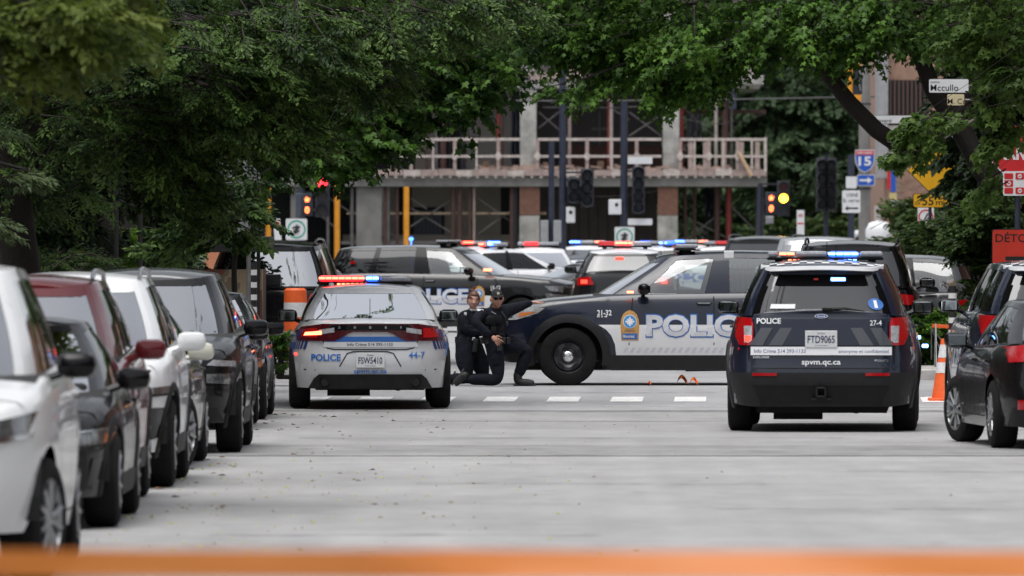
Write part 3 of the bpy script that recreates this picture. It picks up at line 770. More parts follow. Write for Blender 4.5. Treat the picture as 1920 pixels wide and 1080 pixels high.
    for j in range(3):
        for i in range(16):
            if (i + j) % 2: continue
            x = -.62 + i * .0775; y = -1.62 - j * .14
            pts = [(x, y), (x + .0775, y), (x + .0775, y - .14), (x, y - .14)]
            b.add([(px, py, ip(py, G['roof']) + .05 * (1 - abs(px / w) ** 2.2) + .004) for px, py in pts], [(0, 3, 2, 1)])
    b.build('checkered_band', WHITE, c.root)
    # ---- front
    ff = c.fn('F')
    c.patch('grille', 'F', [(-.60, .62), (.60, .62), (.66, .98), (-.66, .98)], GLOSSB, off=.012, n=20)
    c.patch('front_bumper', 'F', [(-.95, .32), (.95, .32), (.95, .56), (-.95, .56)], DCLAD, off=.015, n=24)
    for sg in (-1, 1):
        c.patch('headlight', 'F', [(sg * .70, .88), (sg * .87, .90), (sg * .87, 1.0), (sg * .70, .985)], HEADL, off=.014, n=10)
        sd = 'R' if sg > 0 else 'L'; k = sg
        H = [(2.42, .86), (2.28, .865), (2.0, .95), (1.90, 1.02), (2.05, 1.03), (2.42, 1.0)]
        o = c.patch('headlight_wrap', sd, [(k * y, z) for y, z in H], CLEARL, off=.010, n=12)
        c.patch('marker', sd, [(k * y, z) for y, z in [(2.24, .90), (2.08, .945), (2.02, .975), (2.24, .955)]], AMBER, off=.014, n=6, parent=o)
    return c

def side_graphics(c, side, num):
    sg = -1 if side == 'L' else 1
    Y = lambda y: sg * y       # u from local y
    # white panel with slanted front edge (starts behind the front wheel)
    P = [(1.20, .80), (1.10, .74), (1.03, .66), (.98, .54), (.965, .40), (-.95, .40), (-.95, .80)]
    c.patch('white_panel', side, [(Y(y), z) for y, z in P], WHITE, off=.005, depth=.006, n=30, rows=5)
    # diagonal grey hatching along the bottom of the panel
    b = MB(); fn = c.fn(side)
    for i in range(22):
        y = .88 - i * .09; q = [(y, .435), (y - .045, .435), (y - .085, .50), (y - .04, .50)]
        b.add([fn(Y(a), z, .0085) for a, z in q], [(0, 1, 2, 3) if sg < 0 else (3, 2, 1, 0)])
    b.build('hatching', LGREY, c.root)
    y0 = .60 if sg < 0 else .60
    uB = Y(.785); badge(c, side, uB, .795, .40)
    # POLICE, outlined in blue, reads left to right on either side
    if side == 'L': us = -.10 + 0; u0 = -.10
    h = .285; wl = 1.43; u0 = -.08 if side == 'L' else -.08 - .0
    if side == 'L': ua = Y(.58)
    else: ua = Y(.58) - wl
    text_part('lettering', 'POLICE', ua, .655, h, fn, BLUEV, c.root, off=.010, bold=.062, width=wl + .02)
    text_part('lettering', 'POLICE', ua + .012, .662, h * .955, fn, LGREY, c.root, off=.013, bold=.036, width=wl - .01)
    nu = Y(1.12)
    if num: text_part('lettering', num, nu, .925, .072, fn, WHITE, c.root, off=.008, bold=.02, align='CENTER', width=.19)
    text_part('lettering', '514', nu - .03, .90, .018, fn, WHITE, c.root, off=.008, bold=.03, align='CENTER', width=.14)

def charger(loc, rz, label):
    c = start(CHARGER, 'police_car', loc, rz, label, 'police car', 'police cars at the junction', SILVERWHITE, G_TINT, glass('glass_rear_sedan', (.09, .10, .10), .8, refl=9), wheel='steel', mirror=BLACKP, pillar=SILVERWHITE, side_front=G_TINT, tyre_w=.245)
    doors(c); fn = c.fn('B')
    TB = [(-.85, .80), (-.42, .80), (-.35, .83), (-.26, .885), (-.2, .905), (.2, .905), (.26, .885), (.35, .83), (.42, .80), (.85, .80), (.885, .88), (.86, .955), (.55, 1.0), (-.55, 1.0), (-.86, .955), (-.885, .88)]
    o = c.patch('tail_lamp_bar', 'B', TB, DREDL, off=.016, depth=.04, n=44, rows=5)
    c.patch('lamp_surround', 'B', [(-.50, .925), (.50, .925), (.46, .985), (-.46, .985)], GLOSSB, off=.020, n=24, parent=o)
    for sg in (-1, 1):
        c.patch('clear_lamp', 'B', [(sg * .42, .90), (sg * .60, .875), (sg * .60, .93), (sg * .42, .955)], CLEARL, off=.021, n=8, parent=o)
        c.patch('lamp_field', 'B', [(sg * .62, .835), (sg * .80, .845), (sg * .83, .90), (sg * .80, .935), (sg * .62, .95)], REDL, off=.020, n=8, parent=o)
    c.patch('lit_lamp', 'B', [(-.78, .862), (-.57, .872), (-.57, .918), (-.76, .90)], E_ORG, off=.026, n=8, parent=o)
    for i, ch in enumerate('DODGE'): text_part('lettering', ch, -.36 + i * .18, .945, .026, fn, CHROME, o, off=.0215, bold=.02, align='CENTER')
    blue = c.patch('blue_stripe', 'B', [(-.54, .79), (.54, .79), (.46, .85), (-.46, .85)], BLUEV, off=.008, n=24)
    c.patch('info_label', 'B', [(-.55, .725), (.56, .725), (.54, .788), (-.54, .788)], WHITE, off=.007, n=20)
    text_part('lettering', 'Info Crime 514 393-1133', -.27, .742, .036, fn, DGREY, c.root, off=.0095, bold=.015, width=.53)
    text_part('lettering', 'POLICE', -.69, .57, .078, fn, BLUEV, c.root, off=.008, bold=.03, width=.345)
    text_part('lettering', '44-7', .45, .60, .078, fn, BLUEV, c.root, off=.008, bold=.012, width=.19)
    text_part('lettering', 'spvm.qc.ca', 0, .425, .05, fn, BLUEV, c.root, off=.008, bold=.02, align='CENTER', width=.385)
    c.patch('diffuser', 'B', [(-.73, .24), (.73, .24), (.66, .36), (.60, .41), (-.60, .41), (-.66, .36)], BLACKP, off=.016, depth=.05, n=26, rows=4)
    c.patch('plate_recess', 'B', [(-.36, .50), (.36, .50), (.25, .67), (-.25, .67)], SILVERWHITE, off=-.001, n=16)
    c.plate('FSW5410', 0, .575)
    c.gap([('B', [(-.56, 1.0), (-.555, .80), (-.50, .715), (-.42, .70), (.42, .70), (.50, .715), (.555, .80), (.56, 1.0)]), ('B', [(-.36, .50), (-.27, .655), (-.2, .675), (.2, .675), (.27, .655), (.36, .50)]),
           ('B', [(-.9, .47), (-.64, .46)]), ('B', [(.64, .46), (.9, .47)])])
    for u in (-.53, .53):
        b = MB(); p = fn(u, .32, 0); b.tube([(p.x, p.y + .2, p.z), (p.x, p.y - .035, p.z)], .058, 18, cap=False); b.tube([(p.x, p.y + .05, p.z), (p.x, p.y - .03, p.z)], .05, 18); b.build('exhaust_tip', BLACKP, c.root, smooth=50)
    disc_on(fn, -.92 * .95, .64, .02, .01, E_TAIL, 'side_marker', c.root, 10)
    # blue graphics on the rear quarters
    for sd in 'LR':
        sg = -1 if sd == 'L' else 1; f2 = c.fn(sd)
        for i in range(6): c.patch('side_stripe', sd, [(sg * (-2.25 + i * .09), .70), (sg * (-2.20 + i * .09), .70), (sg * (-2.27 + i * .09), .93), (sg * (-2.32 + i * .09), .93)], DBLUEV, off=.005, depth=.004, n=3)
        c.patch('side_band', sd, [(sg * -1.9, .62), (sg * 1.2, .62), (sg * 1.2, .86), (sg * -1.9, .86)], BLUEV, off=.004, depth=.004, n=20)
        text_part('lettering', 'POLICE', (-1.0 if sd == 'R' else -.7), .66, .17, f2, WHITE, c.root, off=.008, bold=.04, width=1.7)
    bar = lightbar(c, -.62, .52, -.30, 1.475, [(-.60, -.05, REDDOME, E_REDC), (-.04, .12, BLUEDOME, E_BLUEC), (.13, .50, CLRDOME, None)])
    # second row of small lamps low on the bar, all red side
    b = MB()
    for i in range(7): b.box((-.36 + i * .055, -.46, 1.452), (.04, .01, .02), bev=.003)
    b.build('led_strip', E_ORG, bar)
    b = MB(); b.box((-.19, -1.42, 1.16), (.18, .02, .035), bev=.005); b.build('high_brake_light', E_TAIL, c.root)
    b = MB(); b.box((-.19, -1.44, 1.165), (.13, .01, .02), bev=.004); b.build('deck_led', E_ORG, c.root)
    c.antenna(0, -1.95, 1.05, .24); b = MB(); b.lathe([(.03, 0), (.03, .03), (.012, .04)], 12, 'Z', (-.45, -.85, 1.43)); b.build('roof_aerial', WHITE, c.root)
    disc_on(fn, 0, .92, .012, .03, GLOSSB, 'trunk_lock', c.root, 10)
    return c

# ---------- civilian vehicles
def civ_front(c, kind, bodym):
    """nose details"""
    if kind == 'rogue':
        c.patch('grille', 'F', [(-.40, .52), (.40, .52), (.52, .86), (-.52, .86)], GLOSSB, off=.012, n=16)
        for sg in (-1, 1):
            c.patch('grille_trim', 'F', [(sg * .36, .52), (sg * .42, .52), (sg * .58, .90), (sg * .50, .90)], CHROME, off=.02, n=6)
            c.patch('headlight', 'F', [(sg * .60, .66), (sg * .86, .64), (sg * .87, .74), (sg * .60, .74)], HEADL, off=.016, n=10)
            c.patch('lamp_housing', 'F', [(sg * .56, .56), (sg * .88, .50), (sg * .895, .80), (sg * .56, .80)], GLOSSB, off=.010, n=10)
            c.patch('running_light', 'F', [(sg * .60, .82), (sg * .885, .80), (sg * .885, .85), (sg * .66, .87)], CLEARL, off=.014, n=8)
        c.patch('lower_intake', 'F', [(-.75, .30), (.75, .30), (.70, .42), (-.70, .42)], BLACKP, off=.012, n=16)
    elif kind == 'smooth':
        c.patch('grille', 'F', [(-.40, .38), (.40, .38), (.50, .62), (-.50, .62)], BLACKP, off=.012, n=16)
        for sg in (-1, 1):
            H = c.patch('headlight', 'F', [(sg * .56, .82), (sg * .80, .86), (sg * .84, .98), (sg * .62, .93)], HEADL, off=.016, n=10)
            c.patch('headlight_trim', 'F', [(sg * .60, .80), (sg * .82, .83), (sg * .83, .86), (sg * .58, .825)], CHROME, off=.018, n=6, parent=H)
    elif kind == 'sedan':
        c.patch('grille', 'F', [(-.80, .27), (.80, .27), (.70, .54), (-.70, .54)], BLACKP, off=.012, n=16)
        c.patch('upper_grille', 'F', [(-.42, .58), (.42, .58), (.45, .62), (-.45, .62)], GLOSSB, off=.012, n=10)
        for sg in (-1, 1):
            H = c.patch('headlight', 'F', [(sg * .50, .565), (sg * .84, .58), (sg * .87, .67), (sg * .52, .635)], HEADL, off=.014, n=10)
            c.patch('turn_lamp', 'F', [(sg * .80, .585), (sg * .85, .59), (sg * .868, .65), (sg * .81, .645)], AMBER, off=.018, n=4, parent=H)
            c.patch('headlight_trim', 'F', [(sg * .50, .64), (sg * .87, .675), (sg * .865, .69), (sg * .50, .655)], CHROME, off=.016, n=8)
            c.patch('fog_lamp_trim', 'F', [(sg * .70, .30), (sg * .86, .32), (sg * .86, .50), (sg * .74, .48)], GLOSSB, off=.014, n=6)
    elif kind == 'cross':
        c.patch('grille', 'F', [(-.45, .35), (.45, .35), (.55, .66), (-.55, .66)], BLACKP, off=.012, n=16)
        c.patch('upper_grille', 'F', [(-.60, .72), (.60, .72), (.60, .77), (-.60, .77)], GLOSSB, off=.012, n=12)
        for sg in (-1, 1):
            c.patch('side_intake', 'F', [(sg * .62, .36), (sg * .84, .42), (sg * .86, .64), (sg * .72, .64)], GLOSSB, off=.012, n=8)
            c.patch('headlight', 'F', [(sg * .58, .74), (sg * .86, .75), (sg * .875, .81), (sg * .60, .79)], HEADL, off=.016, n=10)
            c.patch('lamp_edge', 'F', [(sg * .58, .72), (sg * .88, .735), (sg * .88, .755), (sg * .58, .742)], GLOSSB, off=.018, n=8)
        c.patch('skid_plate', 'F', [(-.7, .27), (.7, .27), (.6, .34), (-.6, .34)], ALLOY, off=.014, n=12)
    else:
        c.patch('grille', 'F', [(-.48, .50), (.48, .50), (.52, .84), (-.52, .84)], BLACKP, off=.012, n=16)
        for sg in (-1, 1):
            c.patch('headlight', 'F', [(sg * .56, .70), (sg * .88, .72), (sg * .89, .84), (sg * .56, .80)], HEADL, off=.016, n=10)
            c.patch('fog_lamp', 'F', [(sg * .68, .40), (sg * .82, .42), (sg * .82, .50), (sg * .68, .48)], CLEARL, off=.016, n=6)
        c.patch('lower_intake', 'F', [(-.6, .32), (.6, .32), (.55, .44), (-.55, .44)], BLACKP, off=.012, n=16)
def civ_rear(c, wide=False, plate=None, lit=False, tz=None):
    tz = tz or c.S['belt'] - .10
    for sg in (-1, 1):
        o = c.patch('taillight', 'B', [(sg * .56, tz - .12), (sg * (c.hw * .87), tz - .14), (sg * (c.hw * .89), tz + .0), (sg * .62, tz + .03)], REDL, off=.014, n=10)
        if lit: c.patch('lit_lamp', 'B', [(sg * .68, tz - .10), (sg * .80, tz - .10), (sg * .80, tz - .03), (sg * .68, tz - .03)], E_TAIL, off=.018, n=5, parent=o)
        sd = 'R' if sg > 0 else 'L'; y = -c.L / 2 + .20
        c.patch('taillight_wrap', sd, [(sg * (y + .0), tz - .13), (sg * (y + .12), tz - .09), (sg * (y + .15), tz - .01), (sg * (y + .0), tz + .0)], REDL, off=.012, n=6)
        c.patch('reflector', 'B', [(sg * .68, .38), (sg * .73, .38), (sg * .73, .47), (sg * .68, .47)], REDL, off=.02, n=4)
    c.patch('bumper_lower', 'B', [(-c.hw * .9, c.S['bumpz']), (c.hw * .9, c.S['bumpz']), (c.hw * .85, c.S['bumpz'] + .17), (-c.hw * .85, c.S['bumpz'] + .17)], BLACKP, off=.012, n=16)
    c.gap([('B', [(-.60, tz), (-.58, tz - .30), (.58, tz - .30), (.60, tz)])])
    if plate: c.plate(plate, 0, tz - .18)
def sideclad(c, m=None):
    for side in 'LR':
        sg = -1 if side == 'L' else 1; y0, y1 = sorted((sg * (c.wy[0] + .42), sg * (c.wy[1] - .42)))
        c.patch('side_cladding', side, [(y0, c.S['sill']), (y1, c.S['sill']), (y1, c.S['sill'] + .15), (y0, c.S['sill'] + .15)], m or DCLAD, off=.010, n=8)
        for wy in c.wy: c.stripe_arch(wy, c.S.get('arch') - .012, c.S.get('arch') + .05, side, m or DCLAD, off=.012)
def rails(c, m):
    G = c.S['gh']; w, f, r = c.g(1.0)
    for sg in (-1, 1):
        pts = []
        for k in range(9):
            y = G['yc'] - r * .86 + (r * .86 + f * .72) * k / 8; h = .042 if 0 < k < 8 else -.005
            pts.append((sg * w * .93, y, ip(y, G['roof']) + .03 + h))
        b = MB(); b.tube(pts, .018, 8); b.build('roof_rail', m, c.root, smooth=60)
def chrome_line(c, m=None):
    """bright strip along the foot of the side glass"""
    for kind in ('S+', 'S-'):
        pn = c.S['gh']['panes']; a0, a1 = pn[0][0], pn[-1][1]; n = 20; A = np.linspace(a0, a1, n)
        vs, fs = c.grid(lambda i, j: c.gp(kind, A[j], .02 + .035 * i, .004), 2, n, kind == 'S-'); b = MB(); b.add(vs, fs); b.build('window_trim', m or CHROME, c.root)
def civilian(S, loc, rz, label, body, cat='car', group=None, nose='sedan', name='parked_car', side=None, rear=None, wheel='alloy', steer=0.0, railm=None, clad=True, roof=None, plate=None, mirror=None, lit=False, rim=None, chrome=False, sf=None, tz=None):
    c = start(S, name, loc, rz, label, cat, group, body, side or G_TINT, rear or G_DARK, roof=roof, wheel=wheel, steer=steer, mirror=mirror, side_front=sf, rim=rim)
    doors(c); civ_front(c, nose, body); civ_rear(c, plate=plate, lit=lit, tz=tz)
    if clad: sideclad(c)
    if railm: rails(c, railm)
    if chrome: chrome_line(c)
    b = MB()       # wipers at the foot of the windshield
    for q in (-.55, .1):
        p0 = c.gp('F', q, .03, .015); p1 = c.gp('F', q + .42, .13, .015); b.tube([p0, p1], .008, 5)
    b.build('wiper', BLACKP, c.root)
    b = MB(); p = c.gp('F', 0, .84, -.12); b.box(p, (.22, .03, .06), bev=.01); b.build('inner_mirror', BLACKP, c.root)
    return c
# ------------------------------------------------------------------ ground, road, kerbs
def asphalt(name, col, patchy=.17, spec=.5):
    m = bpy.data.materials.new(name); m.use_nodes = True; nt = m.node_tree; N = nt.nodes; L = nt.links; p = N['Principled BSDF']
    tc = N.new('ShaderNodeTexCoord')
    def noise(sc, det, stretch=(1, 1, 1)):
        mp = N.new('ShaderNodeMapping'); mp.inputs['Scale'].default_value = stretch; L.new(tc.outputs['Object'], mp.inputs[0])
        n = N.new('ShaderNodeTexNoise'); n.inputs['Scale'].default_value = sc; n.inputs['Detail'].default_value = det; n.inputs['Roughness'].default_value = .65; L.new(mp.outputs[0], n.inputs['Vector']); return n
    def rng(src, a, b, lo=.3, hi=.7):
        r = N.new('ShaderNodeMapRange'); r.inputs[1].default_value = lo; r.inputs[2].default_value = hi; r.inputs[3].default_value = a; r.inputs[4].default_value = b; L.new(src, r.inputs[0]); return r.outputs[0]
    def mul(a, b):
        k = N.new('ShaderNodeMath'); k.operation = 'MULTIPLY'; L.new(a, k.inputs[0]); L.new(b, k.inputs[1]); return k.outputs[0]
    big = rng(noise(.35, 5, (1, .8, 1)).outputs[0], 1 - patchy, 1 + patchy * .6)
    mid = rng(noise(2.2, 6, (1, .3, 1)).outputs[0], 1 - patchy * .7, 1 + patchy * .45)
    fine = rng(noise(90, 3).outputs[0], .82, 1.18)
    track = rng(noise(.55, 2, (2.4, .02, 1)).outputs[0], .90, 1.06)        # tyre-polished lanes along the street
    spots = N.new('ShaderNodeTexVoronoi'); spots.inputs['Scale'].default_value = 1.1; L.new(tc.outputs['Object'], spots.inputs['Vector'])
    sp = rng(spots.outputs[0], .62, 1.0, .04, .12)
    v = mul(mul(mul(big, mid), mul(fine, track)), sp)
    mx = N.new('ShaderNodeMix'); mx.data_type = 'RGBA'; mx.blend_type = 'MULTIPLY'; mx.inputs[0].default_value = 1; mx.inputs[6].default_value = tuple(col) + (1,); L.new(v, mx.inputs[7]); L.new(mx.outputs[2], p.inputs['Base Color'])
    p.inputs['Roughness'].default_value = .8; p.inputs['Specular IOR Level'].default_value = spec
    b = N.new('ShaderNodeBump'); b.inputs['Strength'].default_value = .35; b.inputs['Distance'].default_value = .006; L.new(noise(130, 4).outputs[0], b.inputs['Height']); L.new(b.outputs[0], p.inputs['Normal'])
    return m
ASPH = asphalt('asphalt_worn', (.305, .302, .302)); ASPH2 = asphalt('asphalt_junction', (.315, .316, .324), .18); TAR = asphalt('asphalt_patch', (.245, .243, .243), .3)
CONC = mat('concrete', (.33, .32, .30), .85, var=.25, scale=3, bump=.3, bscale=60)
KERBM = mat('kerb_concrete', (.38, .37, .36), .8, var=.3, scale=4, bump=.3)
SOIL = mat('soil', (.07, .055, .04), .95, var=.4, scale=6, bump=.5, bscale=20)
LAWN = mat('lawn_base', (.035, .06, .018), .95, var=.5, scale=2, bump=.5, bscale=30)
ROADPAINT = mat('road_paint', (.66, .66, .65), .6, var=.32, scale=16, bump=.1)
YS = [-40, 0, 30, 60, 72, 84, 88, 91, 94, 98, 101, 104, 107, 110, 120, 140, 200, 300, 400]
def sheet(name, x0, x1, y0, y1, z, m, parent=None, kind='structure', nx=1):
    ys = [y0] + [y for y in YS if y0 < y < y1] + [y1]; b = MB()
    b.add([(x, y, gz(y) + z) for y in ys for x in (x0, x1)], [(2 * i, 2 * i + 1, 2 * i + 3, 2 * i + 2) for i in range(len(ys) - 1)])
    o = b.build(name, m, parent); 
    if kind: o['kind'] = kind
    return o
b = MB(); R0 = 2500
b.add([(x, y, gz(y) - .02) for y in [-R0] + YS + [R0] for x in (-R0, R0)], [(2 * i, 2 * i + 1, 2 * i + 3, 2 * i + 2) for i in range(len(YS) + 1)])
tag(b.build('ground', LAWN), kind='structure')
sheet('road', -5.05, 7.0, -40, 99.5, 0, ASPH)
sheet('junction_road', -160, 160, 99.5, 282, .001, ASPH2)
sheet('road_patch', -5.0, 6.9, 77.5, 81.6, .005, TAR)
sheet('road_seam', -4.6, 6.9, 98.9, 99.35, .005, TAR)
sheet('road_seam', -1.6, 6.9, 93.5, 93.62, .005, TAR)
CRACK = mat('road_crack', (.06, .06, .06), .9, var=.3)
for i, (x0, x1, y, w) in enumerate([(-2.2, .4, 56.5, .03), (1.2, 4.6, 62.0, .025), (-1.0, 1.8, 68.5, .03), (2.6, 6.2, 72.3, .03), (-2.4, 3.0, 84.6, .035), (-.6, 2.2, 107.8, .04), (3.0, 6.5, 88.5, .035), (-2.0, 6.8, 98.2, .03)]):
    g = np.random.default_rng(300 + i); n = 26; b = MB(); vs = []; yy = y
    for k in range(n + 1):
        x = x0 + (x1 - x0) * k / n; yy += g.normal(0, .05); ww = w * g.uniform(.3, 1.4); vs += [(x, yy - ww, gz(yy) + .0085), (x, yy + ww, gz(yy) + .0085)]
    b.add(vs, [(2 * k, 2 * k + 2, 2 * k + 3, 2 * k + 1) for k in range(n)]); tag(b.build('road_crack', CRACK), kind='structure')
for i, (x0, x1, y0, y1, c) in enumerate([]):
    sheet('road_patch', x0, x1, y0, y1, .0045, asphalt('asphalt_repair', (c * .96, c * .95, c * .95), .15))
def kerb_walk(name, x0, x1, y0, y1, side):
    """pavement slab with a kerb stone along its road edge"""
    b = MB(); ys = [y0] + [y for y in YS if y0 < y < y1] + [y1]
    for a, c in zip(ys[:-1], ys[1:]):
        vs = [(x, y, gz(y) + z) for y in (a, c) for x in (x0, x1) for z in (-.05, .125)]
        b.add(vs, [(1, 3, 7, 5), (0, 1, 5, 4), (2, 6, 7, 3), (0, 2, 3, 1), (4, 5, 7, 6)])
    tag(b.build(name, CONC), kind='structure')
    xk = x1 if side > 0 else x0
    b = MB(); n = int((y1 - y0) / 2.0)
    for i in range(n):
        a = y0 + i * 2.0; g = gz(a + 1)
        b.box((xk + side * .075, a + 1, g + .045), (.15, 1.985, .19), bev=.015)
    o = b.build('kerb', KERBM); o['kind'] = 'structure'
kerb_walk('pavement', -8.4, -5.2, -40, 97, 1)
kerb_walk('pavement', 7.15, 10.5, -40, 97, -1)
# far corner with planting, and the far left corner
def island(x0, x1, y0, y1):
    b = MB(); b.box(((x0 + x1) / 2, (y0 + y1) / 2, .04), (x1 - x0, y1 - y0, .2), bev=.03); tag(b.build('pavement', CONC), kind='structure')
    n = int((x1 - x0) / 1.5); b = MB()
    for i in range(n): b.box((x0 + (i + .5) * (x1 - x0) / n, y0 - .08, .045), ((x1 - x0) / n - .012, .15, .21), bev=.02)
    tag(b.build('kerb', KERBM), kind='structure')
island(4.7, 30, 116.5, 135); island(-40, -3.4, 118.5, 122)
b = MB(); b.box((19, 126, .13), (26, 14, .1)); tag(b.build('planting_bed', SOIL), kind='structure')
# crosswalk bars and the stop lines
for i in range(-6, 9):
    px = 935 + i * 118.5
    if 1390 < px < 1725: continue
    x = X(px, 104.6); g = gz(104.6)
    b = MB(); y0, y1 = 103.5, 105.8; w = .195; sk = .05
    b.add([(x - w, y0, gz(y0) + .006), (x + w, y0, gz(y0) + .006), (x + w + sk, y1, gz(y1) + .006), (x - w + sk, y1, gz(y1) + .006)], [(0, 1, 2, 3)])
    tag(b.build('crosswalk_bar', ROADPAINT), kind='structure')
b = MB(); b.add([(X(1135, 101.3), 101.35, gz(101.3) + .006), (7, 101.1, gz(101.2) + .006), (7, 101.35, gz(101.3) + .006), (X(1135, 101.3), 101.5, gz(101.4) + .006)], [(0, 1, 2, 3)])
tag(b.build('stop_line', ROADPAINT), kind='structure')
b = MB(); b.add([(4.62, 103.2, gz(103) + .007), (5.6, 103.2, gz(103) + .007), (5.7, 105.8, gz(105) + .007), (4.7, 105.8, gz(105) + .007)], [(0, 1, 2, 3)])
tag(b.build('painted_area', ROADPAINT), kind='structure')

# fallen leaves and seeds along the gutter
def litter(name, n, xr, yr, m, size, seed):
    g = np.random.default_rng(seed); b = MB()
    for i in range(n):
        x = g.uniform(*xr) if g.random() > .5 else xr[0] + abs(g.normal(0, (xr[1] - xr[0]) * .25)); y = g.uniform(*yr)
        a = g.uniform(0, 6.28); s = size * g.uniform(.5, 1.3); z = gz(y) + .006
        pts = [(s * math.cos(a), s * math.sin(a), .0), (s * .5 * math.cos(a + 1.6), s * .5 * math.sin(a + 1.6), s * .35), (-s * math.cos(a), -s * math.sin(a), .0), (-s * .5 * math.cos(a + 1.6), -s * .5 * math.sin(a + 1.6), s * .15)]
        b.add([(x + p[0], y + p[1], z + p[2]) for p in pts], [(0, 1, 2), (0, 2, 3)])
    tag(b.build(name, m), name.replace('_', ' ') + ' scattered over the road beside the parked cars', 'leaf litter', kind='stuff')
litter('yellow_green_petals', 240, (-3.0, .6), (50, 76), mat('petal', (.42, .45, .08), .8, var=.3), .022, 3)
litter('dry_leaves', 80, (-3.1, -1.0), (62, 100), mat('dry_leaf', (.16, .09, .045), .8, var=.3), .035, 4)
litter('pale_leaf_specks', 150, (-2.6, 6.5), (62, 98), mat('pale_leaf', (.40, .38, .20), .8, var=.3), .018, 5)
# orange tape scraps under the side-on police car
for i, (px, py, s) in enumerate([(1278, 707, 1.0), (1300, 714, .8), (1216, 706, .4)]):
    d = 112.0 if i else 112.4; b = MB(); x = X(px, d); pts = []
    for k in range(7):
        t = k / 6; pts.append(Vector((x + s * (t - .5) * .13, d + .1 * math.sin(k * 1.7), .015 + s * .10 * math.sin(math.pi * t) * (1 - .4 * t))))
    vs = []; 
    for p in pts: vs += [p + Vector((0, -.02, .0)), p + Vector((.01, .03, .05 * s))]
    b.add(vs, [(2 * k, 2 * k + 1, 2 * k + 3, 2 * k + 2) for k in range(6)])
    o = b.build('tape_scrap', mat('orange_tape_scrap', (.75, .16, .03), .5, var=.2), smooth=60)
    tag(o, ['larger crumpled orange tape scrap on the road under the side-on police car', 'small flat orange tape scrap right of the crumpled one under the police car', 'thin orange strand of tape on the road just right of the front wheel'][i], 'tape scrap')

# ------------------------------------------------------------------ orange tape stretched across the street near the camera
TAPE = bpy.data.materials.new('orange_barrier_tape'); TAPE.use_nodes = True
_n = TAPE.node_tree.nodes; _l = TAPE.node_tree.links; _p = _n['Principled BSDF']
_p.inputs['Base Color'].default_value = (.95, .27, .05, 1); _p.inputs['Roughness'].default_value = .35
_t = _n.new('ShaderNodeBsdfTranslucent'); _t.inputs['Color'].default_value = (1, .38, .09, 1); _m = _n.new('ShaderNodeMixShader'); _m.inputs[0].default_value = .45
_l.new(_p.outputs[0], _m.inputs[1]); _l.new(_t.outputs[0], _m.inputs[2]); _tr = _n.new('ShaderNodeBsdfTransparent'); _tr.inputs['Color'].default_value = (1, .45, .2, 1); _m2 = _n.new('ShaderNodeMixShader'); _m2.inputs[0].default_value = .22; _l.new(_m.outputs[0], _m2.inputs[1]); _l.new(_tr.outputs[0], _m2.inputs[2]); _l.new(_m2.outputs[0], _n['Material Output'].inputs['Surface'])
b = MB(); d = 20.0; n = 90; vs = []; g = np.random.default_rng(5)
for i in range(n + 1):
    x = -6.5 + 13.5 * i / n; zc = 1.065 - .010 * (x + 1.5) * .5 + .0012 * x * x * .3; zc = Z(1056 + (x + 1.5) * 2.0, d)
    tw = .25 + .5 * math.sin(x * 1.3) + .35 * math.sin(x * 3.1 + 1); hh = .034
    for k in range(4):
        t = (k / 3 * 2 - 1) * hh
        vs.append((x, d + t * math.sin(tw) + .006 * math.sin(x * 9 + k), zc + t * math.cos(tw * .5)))
b.add(vs, [(i * 4 + k, i * 4 + k + 1, i * 4 + 5 + k, i * 4 + 4 + k) for i in range(n) for k in range(3)])
tag(b.build('barrier_tape', TAPE, smooth=70), 'orange plastic barrier tape stretched across the whole street in the foreground', 'barrier tape')

# ------------------------------------------------------------------ vegetation
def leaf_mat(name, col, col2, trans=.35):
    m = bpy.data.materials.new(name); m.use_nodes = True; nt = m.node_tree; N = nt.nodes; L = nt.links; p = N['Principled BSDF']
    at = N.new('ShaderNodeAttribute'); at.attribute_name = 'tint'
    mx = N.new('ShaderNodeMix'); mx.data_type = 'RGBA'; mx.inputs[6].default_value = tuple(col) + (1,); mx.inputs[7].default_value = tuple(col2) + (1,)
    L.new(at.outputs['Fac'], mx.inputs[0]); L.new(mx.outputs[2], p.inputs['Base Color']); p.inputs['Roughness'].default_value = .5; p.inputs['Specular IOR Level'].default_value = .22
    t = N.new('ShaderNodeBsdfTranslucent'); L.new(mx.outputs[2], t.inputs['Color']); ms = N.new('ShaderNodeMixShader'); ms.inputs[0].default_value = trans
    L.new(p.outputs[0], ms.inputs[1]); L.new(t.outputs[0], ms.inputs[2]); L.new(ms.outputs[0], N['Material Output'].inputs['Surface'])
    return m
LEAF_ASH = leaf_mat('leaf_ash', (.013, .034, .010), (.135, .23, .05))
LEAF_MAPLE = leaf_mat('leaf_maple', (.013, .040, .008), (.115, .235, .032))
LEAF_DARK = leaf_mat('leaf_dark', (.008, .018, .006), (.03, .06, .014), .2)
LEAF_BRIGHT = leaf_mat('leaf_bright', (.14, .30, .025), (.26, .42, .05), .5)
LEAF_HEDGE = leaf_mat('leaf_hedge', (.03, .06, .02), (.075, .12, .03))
LEAF_FAR = leaf_mat('leaf_far', (.04, .075, .035), (.085, .13, .06))
BARK = mat('bark', (.020, .016, .013), .9, var=.4, scale=5, bump=.8, bscale=18)
